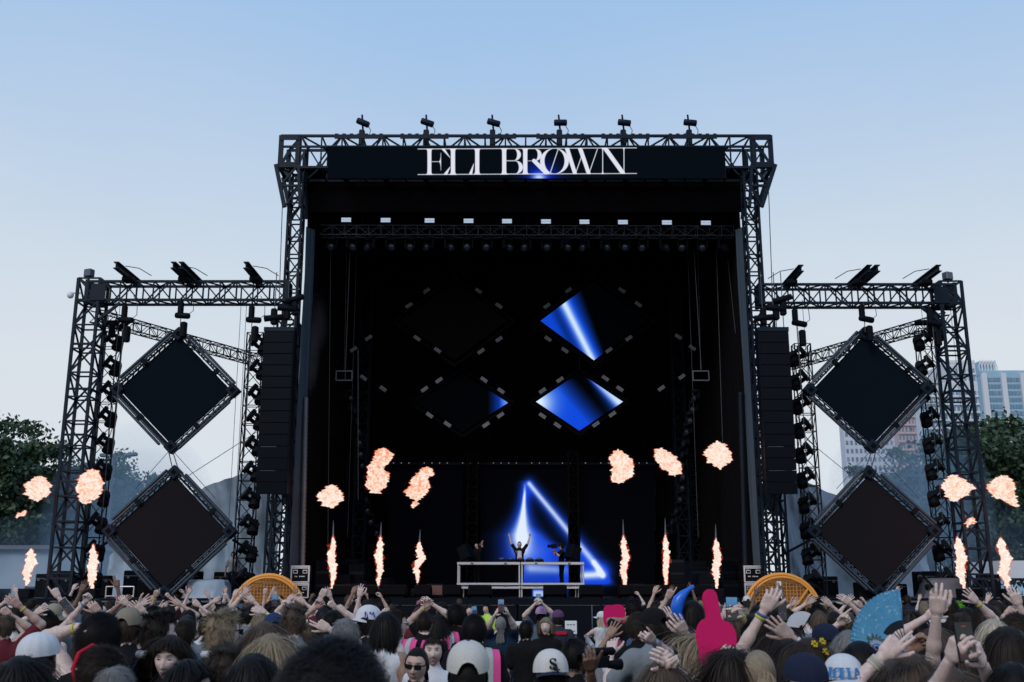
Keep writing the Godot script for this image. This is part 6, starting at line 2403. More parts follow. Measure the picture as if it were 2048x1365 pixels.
# ---------------------------------------------------------------- things held in the crowd
func phone(label: String, p: Vector3, size: float, roll: float, tilt: float, lit: bool, case_c: Color, wide := false) -> void:
	var t := thing("phone", label, "phone", p)
	t.basis = Basis(Vector3.UP, tilt) * Basis(Vector3.RIGHT, -0.08) * Basis(Vector3.BACK, roll + (PI / 2 if wide else 0.0)) * Basis.from_scale(Vector3.ONE * size)
	part(t, "case", bevel_box(Vector3(0.078, 0.158, 0.011), 0.004), cloth(case_c))
	part(t, "screen", quad_mesh([Vector3(-0.035, -0.074, 0.0062), Vector3(0.035, -0.074, 0.0062), Vector3(0.035, 0.074, 0.0062), Vector3(-0.035, 0.074, 0.0062)]), M.phone_lit if lit else M.phone_dark)

func phone_picture(bright: bool) -> ImageTexture:
	# what the phones show: the stage they are filming
	var im := Image.create(48, 96, false, Image.FORMAT_RGB8)
	for y in 96:
		for x in 48:
			var c := Color(0.01, 0.01, 0.015)
			if bright and y < 40:
				c = Color(0.3, 0.55, 0.75).lerp(Color(0.2, 0.42, 0.62), y / 40.0)
			if y > 34 and y < 70 and x > 8 and x < 40:
				c = Color(0.01, 0.012, 0.02)
			if y > 44 and y < 60 and absi(x - 24) < 6 - absi(y - 52) / 2:
				c = Color(0.08, 0.14, 0.55)
			if y > 56 and y < 62 and (absi(x - 10) < 5 or absi(x - 38) < 5):
				c = Color(0.5, 0.3, 0.12)
			if y > 66 and y < 86:
				c = [Color(0.32, 0.04, 0.08), Color(0.2, 0.14, 0.1), Color(0.06, 0.2, 0.22)][clampi(x / 16, 0, 2)] if (x * 7 + y * 3) % 16 > 4 else Color(0.02, 0.02, 0.03)
			if y > 8 and y < 12 and absi(x - 24) < 7:
				c = Color(0.6, 0.12, 0.06)
			im.set_pixel(x, y, c)
	return ImageTexture.create_from_image(im)

# a flat outline with thickness and rounded edges, in metres, from points in a plane
func slab(pts: PackedVector2Array, thick: float, bevel := 0.012) -> ArrayMesh:
	var st := SurfaceTool.new()
	st.begin(Mesh.PRIMITIVE_TRIANGLES)
	if not Geometry2D.is_polygon_clockwise(pts):
		pts.reverse()
	var n := pts.size()
	var rings := []
	for k in 5:
		var an := PI / 2 * k / 4.0
		var inset := bevel * (1.0 - sin(an))
		var ring := PackedVector2Array()
		for i in n:
			var t := (pts[(i + 1) % n] - pts[(i + n - 1) % n]).normalized()
			ring.append(pts[i] - Vector2(t.y, -t.x) * inset)
		rings.append([ring, thick / 2 - bevel * (1.0 - cos(an))])
	var back := []
	for r in rings:
		back.push_front([r[0], -r[1]])
	rings.append_array(back)
	st.set_smooth_group(0)
	for r in rings:
		for p in r[0]:
			st.add_vertex(Vector3(p.x, p.y, r[1]))
	for k in rings.size() - 1:
		for i in n:
			var a := k * n + i
			var b := k * n + (i + 1) % n
			for q in [a, a + n, b, b, a + n, b + n]:
				st.add_index(q)
	var flat: PackedVector2Array = rings[0][0]
	var tri := Geometry2D.triangulate_polygon(flat)
	var base := rings.size() * n
	st.set_smooth_group(-1)
	for z in [thick / 2, -thick / 2]:
		for p in flat:
			st.add_vertex(Vector3(p.x, p.y, z))
	for i in range(0, tri.size(), 3):
		for q in [tri[i] + base, tri[i + 2] + base, tri[i + 1] + base, tri[i] + base + n, tri[i + 1] + base + n, tri[i + 2] + base + n]:
			st.add_index(q)
	st.generate_normals()
	return st.commit()

func smooth_outline(pts: Array, per := 6) -> PackedVector2Array:
	var out := PackedVector2Array()
	var n := pts.size()
	for i in n:
		for k in per:
			var t := float(k) / per
			out.append((pts[i] as Vector2).cubic_interpolate(pts[(i + 1) % n], pts[(i + n - 1) % n], pts[(i + 2) % n], t))
	return out

func pixel_outline(px: Array, centre: Vector2, depth: float) -> Array:
	var c := at(centre.x, centre.y, depth)
	var out := []
	for p in px:
		var w := at(p[0], p[1], depth) - c
		out.append(Vector2(w.x, w.y))
	return out

func build_props() -> void:
	var foam := cloth(Color(0.62, 0.015, 0.13))
	var o := pixel_outline([[1408, 1326], [1404, 1300], [1398, 1276], [1400, 1258], [1407, 1246], [1417, 1241], [1416, 1222], [1411, 1200], [1413, 1189], [1420, 1184], [1427, 1189], [1431, 1206], [1437, 1236], [1443, 1245], [1455, 1250], [1464, 1262], [1467, 1280], [1465, 1300], [1466, 1321], [1438, 1326]], Vector2(1434, 1270), 5.5)
	var f := thing("foam_hand", "bright pink foam hand with one finger raised above golden bracelets", "foam hand", at(1434, 1270, 5.5))
	part(f, "hand", slab(smooth_outline(o), 0.05, 0.012), foam)
	o = pixel_outline([[1212, 1249], [1210, 1232], [1211, 1219], [1216, 1214], [1224, 1214], [1232, 1213], [1240, 1213], [1246, 1219], [1247, 1232], [1244, 1250], [1228, 1252]], Vector2(1228, 1232), 15.0)
	f = thing("foam_hand", "blunt pink foam hand next to the white cap at the barrier", "foam hand", at(1228, 1232, 15.0))
	part(f, "hand", slab(smooth_outline(o), 0.09, 0.02), foam)
	# blue inflatable
	var c := at(1360, 1210, 10.5)
	f = thing("inflatable_banana", "curved bright blue inflatable held above the crowd", "inflatable", c)
	var pts := []
	for p in [[1369, 1250], [1363, 1238], [1355, 1228], [1354, 1214], [1358, 1200], [1367, 1189], [1377, 1180], [1388, 1173]]:
		pts.append(at(p[0], p[1], 10.5) - c)
	part(f, "tube", tube(pts, [0.018, 0.028, 0.05, 0.062, 0.06, 0.042, 0.022, 0.017], 14), mat(Color(0.01, 0.12, 0.62), 0.3))
	# big folding fan
	var piv := at(1812, 1292, 5.6)
	f = thing("hand_fan", "large blue folding fan with pale clouds and a big round eye print", "hand fan", piv)
	var fm := mat(Color(1, 1, 1), 0.8)
	fm.albedo_texture = fan_print()
	var rows := []
	var r1 := at(1704, 1262, 5.6).distance_to(piv)
	var nfold := 32
	for j in 9:
		var row := []
		for i in nfold * 2 + 1:
			var t := i / float(nfold * 2)
			var an := lerpf(deg_to_rad(236), deg_to_rad(92), t)
			var rr := lerpf(0.3, 1.0, j / 8.0) * r1
			row.append(Vector3(cos(an) * rr, sin(an) * rr, (0.011 if i % 2 == 0 else -0.011) * (0.2 + j / 8.0)))
		rows.append(row)
	part(f, "leaf", sheet(rows), fm)
	for i in 12:
		var an := lerpf(deg_to_rad(236), deg_to_rad(92), i / 11.0)
		bar(f, "rib", Vector3.ZERO, Vector3(cos(an), sin(an), 0) * r1 * (0.34 if i < 11 and i > 0 else 1.0) + Vector3(0, 0, -0.004), 0.012 if i in [0, 11] else 0.007, cloth(Color(0.015, 0.05, 0.11)), false, 0.004)
	# small pale fan
	f = thing("hand_fan", "small pale folding fan with a dark rim in the crowd", "hand fan", at(1606, 1258, 9.0))
	rows = []
	for j in 5:
		var row := []
		for i in 21:
			var an := lerpf(deg_to_rad(175), deg_to_rad(55), i / 20.0)
			var rr := lerpf(0.03, 0.14, j / 4.0)
			row.append(Vector3(cos(an) * rr, sin(an) * rr, 0.004 if i % 2 else -0.004))
		rows.append(row)
	part(f, "leaf", sheet(rows), cloth(Color(0.6, 0.64, 0.7)))
	bar(f, "guard", Vector3.ZERO, rows[4][0], 0.008, M.black_box)
	bar(f, "guard", Vector3.ZERO, rows[4][20], 0.008, M.black_box)
	# phones
	phone("black phone held up in two hands filming the stage, close to the blue fan", at(1931, 1284, 4.25), 1.0, 0.05, 0.1, false, Color(0.01, 0.01, 0.012))
	phone("phone with a bright sky on its screen held beside the pink foam hand", at(1464, 1219, 7.0), 1.0, -0.02, -0.15, true, Color(0.02, 0.02, 0.025))
	phone("phone in an orange case filming above the grey ponytail", at(1002, 1212, 14.1), 1.0, 0.0, 0.0, true, Color(0.6, 0.12, 0.03))
	phone("small dark phone held above the pink cap", at(1077, 1199, 16.6), 1.0, 0.0, 0.0, true, Color(0.05, 0.06, 0.09))
	phone("phone with a pale blue case at a woman's face", at(949, 1224, 20.0), 1.2, 0.12, 0.2, true, Color(0.15, 0.3, 0.5))
	phone("dark phone held up in front of the pale barred orange frame", at(1565, 1224, 9.0), 1.0, 0.0, 0.0, false, Color(0.01, 0.01, 0.012))
	phone("phone held up in front of the plain orange frame", at(549, 1203, 15.0), 1.1, 0.0, 0.0, true, Color(0.02, 0.02, 0.03))
	phone("white backed phone held in the hand beside the striped hat", at(132, 1213, 11.0), 1.1, 0.7, 0.3, false, Color(0.5, 0.52, 0.55))
	# sunglasses held up
	var g := thing("sunglasses", "dark sunglasses held up between finger tips", "sunglasses", at(1850, 1166, 5.45))
	g.basis = Basis(Vector3.BACK, -0.7) * Basis(Vector3.UP, 0.5)
	for e in [-1, 1]:
		part(g, "lens", lathe([Vector2(0, -0.003), Vector2(0.024, -0.003), Vector2(0.027, 0), Vector2(0.024, 0.003), Vector2(0, 0.003)], 18), M.sun_glass, Transform3D(Basis(Vector3.RIGHT, PI / 2) * Basis.from_scale(Vector3(1.05, 1, 0.8)), Vector3(e * 0.034, 0, 0)))
		bar(g, "temple", Vector3(e * 0.064, 0.015, 0), Vector3(e * 0.05, 0.02, -0.012), 0.006, M.black_box)
	bar(g, "bridge", Vector3(-0.062, 0.018, 0.0), Vector3(0.062, 0.018, 0.0), 0.008, M.black_box)
	# video camera with a long lens
	var v := thing("video_camera", "black video camera with a long microphone held by a man in profile", "video camera", at(1200, 1325, 7.3))
	v.basis = Basis(Vector3.UP, -1.15) * Basis.from_scale(Vector3.ONE * 0.62)
	part(v, "body", bevel_box(Vector3(0.1, 0.12, 0.2), 0.015), M.black_box)
	part(v, "lens", lathe([Vector2(0.04, 0), Vector2(0.045, 0.06), Vector2(0.06, 0.1), Vector2(0.06, 0.16), Vector2(0.05, 0.16), Vector2(0.04, 0.12), Vector2(0, 0.11)], 18), M.black_box, Transform3D(Basis(Vector3.RIGHT, -PI / 2), Vector3(0, -0.03, -0.1)))
	part(v, "microphone", lathe([Vector2(0, -0.16), Vector2(0.04, -0.15), Vector2(0.045, 0.12), Vector2(0.02, 0.15), Vector2(0, 0.15)], 14), M.black_box, Transform3D(Basis(Vector3.RIGHT, -PI / 2), Vector3(0, 0.11, -0.04)))
	bar(v, "handle", Vector3(0, 0.08, 0.1), Vector3(0, 0.05, -0.12), 0.025, M.black_box)
	# white boards near the stage
	for s in [[1036, 1302, 14.8, 16, 108, "white printed board leaning behind the grey ponytail"], [1142, 1256, 17.5, 23, 25, "white printed board beside the patterned bandana"]]:
		var p := at(s[0], s[1], s[2])
		var w: float = s[3] / F * s[2]
		var h: float = s[4] / F * s[2]
		var b := thing("notice_board", s[5], "board", Vector3(p.x, 0, p.z))
		part(b, "panel", bevel_box(Vector3(w, h, 0.03), 0.006), M.white_paint).position = Vector3(0, p.y, 0)
		for i in int(h / 0.1):
			for k in 3:
				block(b, "line_of_print", Vector3(-w * 0.25 + k * w * 0.25, p.y + h / 2 - 0.06 - i * 0.1, 0.017), Vector3(w * 0.16, 0.012, 0.004), M.black_box)
		for e in [-1, 1]:
			bar(b, "leg", Vector3(e * w * 0.4, 0, -0.05), Vector3(e * w * 0.4, p.y + h * 0.3, -0.02), 0.03, M.dull_alu)
	# steel crowd barrier along the aisle
	var runs := [[1172, 1274, 19.0], [1186, 1284, 15.5], [1202, 1291, 13.2], [1212, 1302, 10.6], [1232, 1322, 8.4], [1262, 1352, 6.6]]
	for i in runs.size() - 1:
		var p0 := at(runs[i][0], runs[i][1], runs[i][2])
		var p1 := at(runs[i + 1][0], runs[i + 1][1], runs[i + 1][2])
		p0.y = 1.16
		p1.y = 1.16
		var b := thing("crowd_barrier", "section of steel crowd barrier along the aisle", "barrier", Vector3(p0.x, 0, p0.z), 0.0, "crowd barrier sections")
		p1 -= b.position
		var q0 := Vector3(0, 1.16, 0)
		part(b, "top_rail", tube([q0, q0.lerp(p1, 0.5), p1], [0.03, 0.03, 0.03], 10), M.alu)
		bar(b, "low_rail", q0 - Vector3(0, 0.95, 0), p1 - Vector3(0, 0.95, 0), 0.04, M.alu, true)
		var n := maxi(int(p0.distance_to(p1 + b.position) / 0.14), 4)
		for k in n:
			var e := q0.lerp(p1, (k + 0.5) / n)
			bar(b, "upright", e - Vector3(0, 0.95, 0), e, 0.022, M.alu, true)
		part(b, "sheet", quad_mesh([q0 - Vector3(0, 1.1, 0), p1 - Vector3(0, 1.1, 0), p1 - Vector3(0, 0.06, 0), q0 - Vector3(0, 0.06, 0)]), cloth(Color(0.12, 0.16, 0.22))).position = Vector3(0.05, 0, 0)

func fan_print() -> ImageTexture:
	var im := Image.create(256, 192, false, Image.FORMAT_RGB8)
	for y in 192:
		for x in 256:
			var n := noise.get_noise_2d(x * 0.045, y * 0.06)
			var c := Color(0.36, 0.65, 0.81).lerp(Color(0.27, 0.56, 0.74), 0.5 + 0.5 * noise.get_noise_2d(x * 0.01 + 40, y * 0.01))
			if n > 0.38 and y < 120:
				c = Color(0.62, 0.76, 0.87)
			# big round eye low down near the middle of the leaf
			var d := Vector2(x - 92, (y - 128) * 0.7).length()
			var star := d + 7.0 * sin(atan2(y - 128, x - 92) * 14.0)
			if star < 40 and star > 26:
				c = Color(0.42, 0.5, 0.42) if (x + y * 3) % 7 > 2 else Color(0.05, 0.1, 0.14)
			if d < 26:
				c = Color(0.62, 0.68, 0.8)
			if d < 14:
				c = Color(0.1, 0.4, 0.7)
			if d < 10:
				c = Color(0.6, 0.7, 0.85)
			if d < 6:
				c = Color(0.02, 0.1, 0.25)
			if y > 150 and x > 150:
				c = Color(0.03, 0.09, 0.15)
			if int(x * 0.5) % 3 == 0 and y % 4 == 0:
				c = c.darkened(0.25)
			im.set_pixel(x, y, c)
	return ImageTexture.create_from_image(im)

# ---------------------------------------------------------------- the crowd
const NAVY := Color(0.014, 0.02, 0.045)
const BLACK := Color(0.008, 0.008, 0.01)
const WHITE := Color(0.62, 0.64, 0.67)
const GREY := Color(0.17, 0.19, 0.21)
const YEL := Color(0.6, 0.55, 0.06)

func build_crowd() -> void:
	M.eye = mat(Color(1, 1, 1), 0.15)
	M.eye.vertex_color_use_as_albedo = true
	M.sun_glass = mat(Color(0.006, 0.007, 0.01), 0.1)
	for k in 2:
		var m := mat(Color(0.01, 0.01, 0.012), 0.15)
		m.emission_enabled = true
		m.emission = Color.BLACK
		m.emission_texture = phone_picture(k == 0)
		m.emission_energy_multiplier = 0.8
		M["phone_lit" if k == 0 else "phone_dark"] = m
	build_props()
	build_heroes()
	build_arm_raisers()
	build_generic_crowd()
	run_jobs()

func build_heroes() -> void:
	# on the stage
	hero(1039, 1090, 39.3, 180, {"label": "performer in a black open shirt over white with both fists raised behind the table", "floor": DECK + 0.35, "hair": "buzz", "hair_colour": "dark brown", "shirt": BLACK, "r": [1018, 1071, "fist", 0.0, Vector3(0, 0, 1)], "l": [1060, 1073, "fist", 0.0, Vector3(0, 0, 1)], "fine": true, "face": 1, "pole": 0.9}).add_child(undershirt())
	hero(954, 1092, 39.6, 130, {"label": "person in black clapping at the end of the stage table", "floor": DECK + 0.35, "hair": "short", "hair_colour": "black", "shirt": BLACK, "r": [962, 1088, "flat", 0.2, Vector3(-1, 0, 0)], "l": [965, 1086, "flat", 0.4, Vector3(1, 0, 0)], "skin": 1})
	hero(1122, 1094, 39.6, 100, {"label": "cameraman in black filming the performer on stage", "floor": DECK + 0.35, "hair": "short", "hair_colour": "black", "hat": "cap", "hat_colour": BLACK, "shirt": BLACK, "skin": 1, "r": [1108, 1098, "grip", 0.2, Vector3(0, 0, -1)], "l": [1110, 1104, "grip", -0.2, Vector3(0, 0, 1)]})
	var cam := thing("film_camera", "small black camera held by the cameraman on stage", "video camera", at(1108, 1093, 39.2))
	part(cam, "body", bevel_box(Vector3(0.22, 0.16, 0.14), 0.02), M.black_box)
	part(cam, "lens", lathe([Vector2(0.05, 0), Vector2(0.06, 0.14), Vector2(0.05, 0.14), Vector2(0, 0.12)], 12), M.black_box, Transform3D(Basis(Vector3.BACK, PI / 2), Vector3(-0.1, 0, 0)))
	hero(466, 1118, 37.5, 200, {"label": "stage hand in a white shirt standing on the smoky wing", "floor": DECK, "hair": "short", "hair_colour": "brown", "shirt": WHITE, "skin": 1})
	# close to the camera, beside the outer flames
	hero(36, 1378, 4.3, 10, {"label": "person with straight black hair, close in front of a white cap", "hair": "long", "hair_colour": "black", "shirt": NAVY, "female": true, "hair_size": 1.02})
	hero(76, 1322, 5.3, -10, {"label": "person wearing a smooth white cap behind straight black hair", "hat": "beanie", "hat_name": "cap", "hat_colour": WHITE, "hair": "short", "hair_colour": "dark brown", "shirt": Color(0.35, 0.42, 0.5)})
	var red := hero(197, 1360, 4.7, 62, {"label": "person with dark curly hair and a red headband", "hair": "curly", "hair_colour": "dark brown", "shirt": Color(0.05, 0.06, 0.16), "female": true, "face": 1, "hair_size": 0.98})
	part(red, "headband", tube([Vector3(0.09, -0.02, -0.03), Vector3(0.1, 0.05, -0.055), Vector3(0.07, 0.115, -0.06), Vector3(0, 0.145, -0.06), Vector3(-0.07, 0.115, -0.06), Vector3(-0.1, 0.05, -0.055), Vector3(-0.09, -0.02, -0.03)], [0.009, 0.01, 0.01, 0.01, 0.01, 0.01, 0.009], 8), cloth(Color(0.5, 0.015, 0.04)), Transform3D(Basis.IDENTITY, HEAD_AT))
	hero(198, 1283, 6.2, -12, {"label": "person with a big black afro and one hand laid on it", "hair": "afro", "hair_colour": "black", "shirt": BLACK, "sleeves": 0, "l": [158, 1255, "relaxed", 0.0, Vector3(0.5, -0.8, 0)], "band": [[1, 0.03, YEL]], "pole": 1.0, "hair_size": 1.05})
	hero(316, 1268, 6.4, -48, {"label": "man with thick dark hair and a white collar over a navy shirt", "hair": "tousled", "hair_colour": "dark brown", "shirt": NAVY, "collar": true, "face": 1, "hair_size": 1.0})
	hero(446, 1268, 6.3, -38, {"label": "man with messy blond hair, sunglasses and a white collar", "hair": "tousled", "hair_colour": "blond", "shirt": NAVY, "collar": true, "glasses": "black", "hair_size": 1.02, "face": 1})
	hero(256, 1257, 8.0, -5, {"label": "person in a plain tan cap with the brim forward", "hat": "cap", "hat_colour": Color(0.24, 0.21, 0.16), "hair": "short", "hair_colour": "brown", "shirt": BLACK})
	hero(106, 1232, 12.4, 20, {"label": "person in a pale striped bucket hat", "hat": "bucket", "hat_name": "bucket_hat", "hat_colour": Color(0.3, 0.27, 0.2), "hair": "short", "hair_colour": "brown", "shirt": GREY})
	hero(338, 1318, 6.0, 165, {"label": "woman with parted brown hair facing away from the stage", "female": true, "hair": "long", "hair_colour": "dark brown", "shirt": BLACK, "face": 1, "hair_size": 1.03, "tilt": [-0.15, 0.2, 0]})
	hero(375, 1382, 4.4, -100, {"label": "woman with straight black hair seen in profile", "female": true, "hair": "long", "hair_colour": "black", "shirt": BLACK, "face": 1, "hair_size": 1.0})
	hero(228, 1392, 4.6, 0, {"label": "person with ash blond hair beside the red headband", "hair": "short", "hair_colour": "grey", "shirt": GREY})
	hero(448, 1345, 5.2, 15, {"label": "person with tousled brown hair behind the profile of a woman", "hair": "tousled", "hair_colour": "brown", "shirt": Color(0.02, 0.04, 0.15)})
	hero(505, 1378, 4.4, -10, {"label": "person with smooth black hair and a praying hand beside it", "hair": "bob", "hair_colour": "black", "shirt": BLACK, "hair_size": 1.1, "l": [481, 1375, "flat", 0.1]})
	hero(528, 1288, 6.4, 5, {"label": "woman with straight light brown hair behind the big dark curls", "female": true, "hair": "long", "hair_colour": "light brown", "shirt": GREY})
	hero(540, 1322, 5.2, 12, {"label": "woman with long pale blond hair behind the big dark curls", "female": true, "hair": "long", "hair_colour": "blond", "shirt": BLACK})
	hero(588, 1244, 8.4, -8, {"label": "man with short light brown hair", "hair": "tousled", "hair_colour": "light brown", "shirt": GREY})
	hero(662, 1452, 2.6, 0, {"label": "person with huge dark curls very close to the camera", "hair": "afro", "hair_colour": "black", "shirt": BLACK, "hair_size": 1.32, "skin": 2})
	hero(690, 1278, 7.0, 0, {"label": "person with grey streaked hair in front of the flame print cap", "hair": "short", "hair_colour": "grey", "shirt": WHITE})
	var fc := hero(735, 1247, 9.2, -25, {"label": "person in a white cap with blue flames on it", "hat": "cap", "hat_colour": WHITE, "hair": "short", "hair_colour": "black", "shirt": BLACK, "hat_turn": 150.0})
	for i in 5:
		part(fc, "flame_print", bevel_box(Vector3(0.012, 0.05, 0.012), 0.004), cloth(Color(0.03, 0.06, 0.5)), Transform3D(Basis(Vector3.BACK, 0.4 * sin(i * 2.0)), HEAD_AT + Vector3(0.03 + i * 0.013, 0.07 - 0.012 * (i % 2), 0.085 - i * 0.012)))
	hero(772, 1258, 8.6, -20, {"label": "person with a blunt black bob and bare neck", "hair": "bob", "hair_colour": "black", "shirt": WHITE, "sleeves": 0, "skin": 2, "female": true})
	hero(792, 1250, 9.4, -65, {"label": "woman in white rimmed sunglasses seen in profile among dark hair", "female": true, "hair": "short", "hair_colour": "dark brown", "shirt": WHITE, "glasses": "white", "face": 1, "sleeves": 0})
	# in the aisle
	hero(833, 1332, 6.9, 165, {"label": "woman with dark hair tied back and black sunglasses facing the camera", "female": true, "hair": "tied", "hair_colour": "black", "glasses": "black", "face": 1, "shirt": Color(0.04, 0.03, 0.04), "skin": 1, "fine": true, "tilt": [-0.12, 0.1, 0.08]})
	hero(866, 1304, 8.3, 185, {"label": "bearded man with short brown hair in a white shirt facing the camera", "hair": "short", "hair_colour": "brown", "beard": 0.75, "face": 1, "shirt": WHITE, "fine": true, "hair_size": 0.97})
	var wc := hero(936, 1352, 4.6, 2, {"label": "person in a plain cream cap with an open back, seen from behind", "hat": "cap", "hat_colour": Color(0.55, 0.54, 0.5), "hair": "long", "hair_colour": "black", "shirt": BLACK, "female": true, "button": Color(0.02, 0.03, 0.08), "hat_tip": 0.16})
	wc.get_node("hair").scale *= 0.98
	hero(850, 1248, 11.2, -20, {"label": "guard with cropped hair in a black shirt and pink safety vest", "hair": "buzz", "hair_colour": "dark brown", "shirt": BLACK, "vest": true, "glasses": "black", "stout": 1.05, "beard": 0.5})
	hero(911, 1235, 12.6, 30, {"label": "guard with a black bun of hair and a pink safety vest", "hair": "curly", "hair_colour": "black", "shirt": BLACK, "vest": true, "skin": 2, "stout": 1.05})
	hero(948, 1263, 9.6, 10, {"label": "guard with black curly hair in a pink safety vest behind the cream cap", "hair": "afro", "hair_colour": "black", "shirt": BLACK, "vest": true, "skin": 3, "stout": 1.1})
	hero(882, 1222, 18.0, 60, {"label": "guard in black with a yellow striped sleeve near the stage", "hair": "short", "hair_colour": "black", "shirt": BLACK, "skin": 3, "hat": "cap", "hat_colour": BLACK})
	hero(940, 1222, 20.5, 170, {"label": "woman with brown hair holding a pale blue phone to her face", "female": true, "hair": "long", "hair_colour": "brown", "shirt": BLACK, "r": [944, 1230, "grip", 0.5, Vector3(0.5, 0, -1)], "l": [954, 1232, "grip", 0.5, Vector3(-0.5, 0, -1)]})
	hero(973, 1219, 24.0, 140, {"label": "man in a bright yellow shirt facing away from the stage", "hair": "short", "hair_colour": "black", "shirt": Color(0.5, 0.75, 0.12), "face": 1, "skin": 1})
	hero(1001, 1251, 14.6, 0, {"label": "person with a grey ponytail in a navy shirt filming with raised arms", "hair": "tied", "hair_colour": "grey", "shirt": Color(0.014, 0.035, 0.07), "r": [1014, 1219, "grip", -0.45, Vector3(-1, 0, 0)], "l": [993, 1222, "grip", -0.45, Vector3(1, 0, 0)], "pole": 0.9, "fine": true, "stout": 1.15, "band": [[0, 0.02, GREY], [1, 0.03, Color(0.2, 0.3, 0.4)]]})
	hero(1053, 1262, 12.5, -30, {"label": "guard in black standing beside the blonde woman in black", "hair": "short", "hair_colour": "black", "shirt": BLACK, "skin": 1})
	hero(1082, 1232, 16.8, 0, {"label": "person in a pink cap and grey shirt filming with raised arms", "hat": "cap", "hat_colour": Color(0.42, 0.26, 0.42), "hat_turn": 180.0, "hair": "short", "hair_colour": "black", "shirt": Color(0.1, 0.15, 0.2), "r": [1085, 1208, "grip", -0.3, Vector3(-1, 0, 0)], "l": [1069, 1210, "grip", -0.3, Vector3(1, 0, 0)], "pole": 1.0})
	var bd := hero(1116, 1238, 16.0, -10, {"label": "person in a colourful patterned bandana and dark vest", "hat": "beanie", "hat_name": "bandana", "hat_colour": Color(0.12, 0.05, 0.14), "hair": "short", "hair_colour": "dark brown", "shirt": Color(0.03, 0.035, 0.05)})
	for i in 26:
		var d := Vector3(sin(i * 2.4) * 0.9, 0.35 + 0.55 * fposmod(i * 0.37, 1.0), cos(i * 2.4)).normalized()
		part(bd, "print_spot", lathe([Vector2(0.013, -0.002), Vector2(0.013, 0.002), Vector2(0, 0.003)], 7), cloth([Color(0.6, 0.06, 0.08), Color(0.1, 0.12, 0.5), Color(0.6, 0.25, 0.1), Color(0.5, 0.5, 0.55)][i % 4]), Transform3D(frame_of(Vector3.ZERO, d), HEAD_AT + Vector3(d.x * 0.096, d.y * 0.136 + 0.008, d.z * 0.117)))
	block(bd, "red_stripe", Vector3(0, 1.42, 0.13), Vector3(0.3, 0.05, 0.02), cloth(Color(0.5, 0.02, 0.05)))
	block(bd, "white_badge", Vector3(0, 1.28, 0.135), Vector3(0.08, 0.09, 0.02), cloth(WHITE))
	hero(1092, 1254, 13.6, 160, {"label": "blonde woman in a black v-neck facing away from the stage", "female": true, "hair": "bob", "hair_colour": "blond", "shirt": BLACK, "face": 1, "fine": true, "hair_size": 0.97, "tilt": [0.0, 0.15, 0.0]})
	var sx := hero(1102, 1358, 5.3, 6, {"label": "person in a white cap with a black monogram on its back", "hat": "cap", "hat_colour": Color(0.62, 0.61, 0.58), "hat_turn": 180.0, "hair": "short", "hair_colour": "black", "shirt": BLACK, "button": BLACK, "brim": NAVY})
	cap_letters(sx, "S", 0.06, Vector3(-0.004, 0.072, 0.0), 0.0, BLACK)
	cap_letters(sx, "o", 0.036, Vector3(0.006, 0.055, 0.0), 0.14, BLACK)
	cap_letters(sx, "x", 0.036, Vector3(0.016, 0.038, 0.0), 0.24, BLACK)
	hero(1152, 1316, 6.6, -66, {"label": "man with cropped black hair in profile holding a video camera", "hair": "buzz", "hair_colour": "black", "shirt": BLACK, "skin": 3, "face": 1, "fine": true, "beard": 0.7, "r": [1178, 1352, "grip", 0.3], "l": [1182, 1345, "grip", -0.2]})
	var tank := hero(1203, 1238, 19.5, 25, {"label": "blonde woman in a white cap and tank top leaning on the barrier", "female": true, "hair": "long", "hair_colour": "pale blond", "hat": "cap", "hat_colour": WHITE, "shirt": WHITE, "sleeves": 0, "l": [1174, 1272, "flat", 0.3, Vector3(0, -1, 0)], "pole": 1.0, "hat_turn": 25.0})
	tank.set_meta("category", "person")
	hero(1229, 1275, 15.0, 0, {"label": "person holding up the blunt pink foam hand", "hair": "short", "hair_colour": "brown", "shirt": Color(0.3, 0.05, 0.1), "r": [1228, 1262, "fist", 0.0]})
	# beyond the barrier
	hero(1306, 1255, 8.4, 8, {"label": "man in a black cap and grey shirt leaning on the barrier", "hat": "cap", "hat_colour": BLACK, "hair": "short", "hair_colour": "dark brown", "shirt": Color(0.2, 0.23, 0.25), "l": [1222, 1312, "relaxed", 0.1, Vector3(0, -1, 0)], "r": [1305, 1282, "horns", -0.5, Vector3(0, 0, -1)], "band": [[0, 0.03, Color(0.05, 0.35, 0.6)], [0, 0.055, Color(0.5, 0.1, 0.3)]], "hat_turn": 30.0})
	hero(1275, 1258, 10.0, 15, {"label": "person with dark curly hair tipped fair, behind the barrier", "hair": "curly", "hair_colour": "brown", "shirt": BLACK, "l": [1215, 1277, "open", 0.0, Vector3(0, -0.5, -1)], "skin": 2})
	hero(1268, 1222, 14.0, 5, {"label": "person with black curls under a dark cap behind the barrier", "hair": "curly", "hair_colour": "black", "shirt": BLACK, "skin": 2, "l": [1248, 1240, "fist", 0.0]})
	hero(1385, 1229, 10.6, 0, {"label": "person with round black hair and a white headband", "hair": "bob", "hair_colour": "black", "shirt": BLACK, "sleeves": 0, "r": [1350, 1246, "relaxed", 0.0] })
	hero(1340, 1262, 10.0, 20, {"label": "person holding the blue inflatable", "hair": "short", "hair_colour": "dark brown", "shirt": BLACK, "skin": 2, "r": [1367, 1248, "fist", 0.5]})
	hero(1392, 1316, 6.0, 70, {"label": "blonde woman in white sunglasses in profile beside the pink foam hand", "female": true, "hair": "wavy", "hair_colour": "blond", "shirt": Color(0.02, 0.05, 0.1), "glasses": "white", "face": 1, "sleeves": 0})
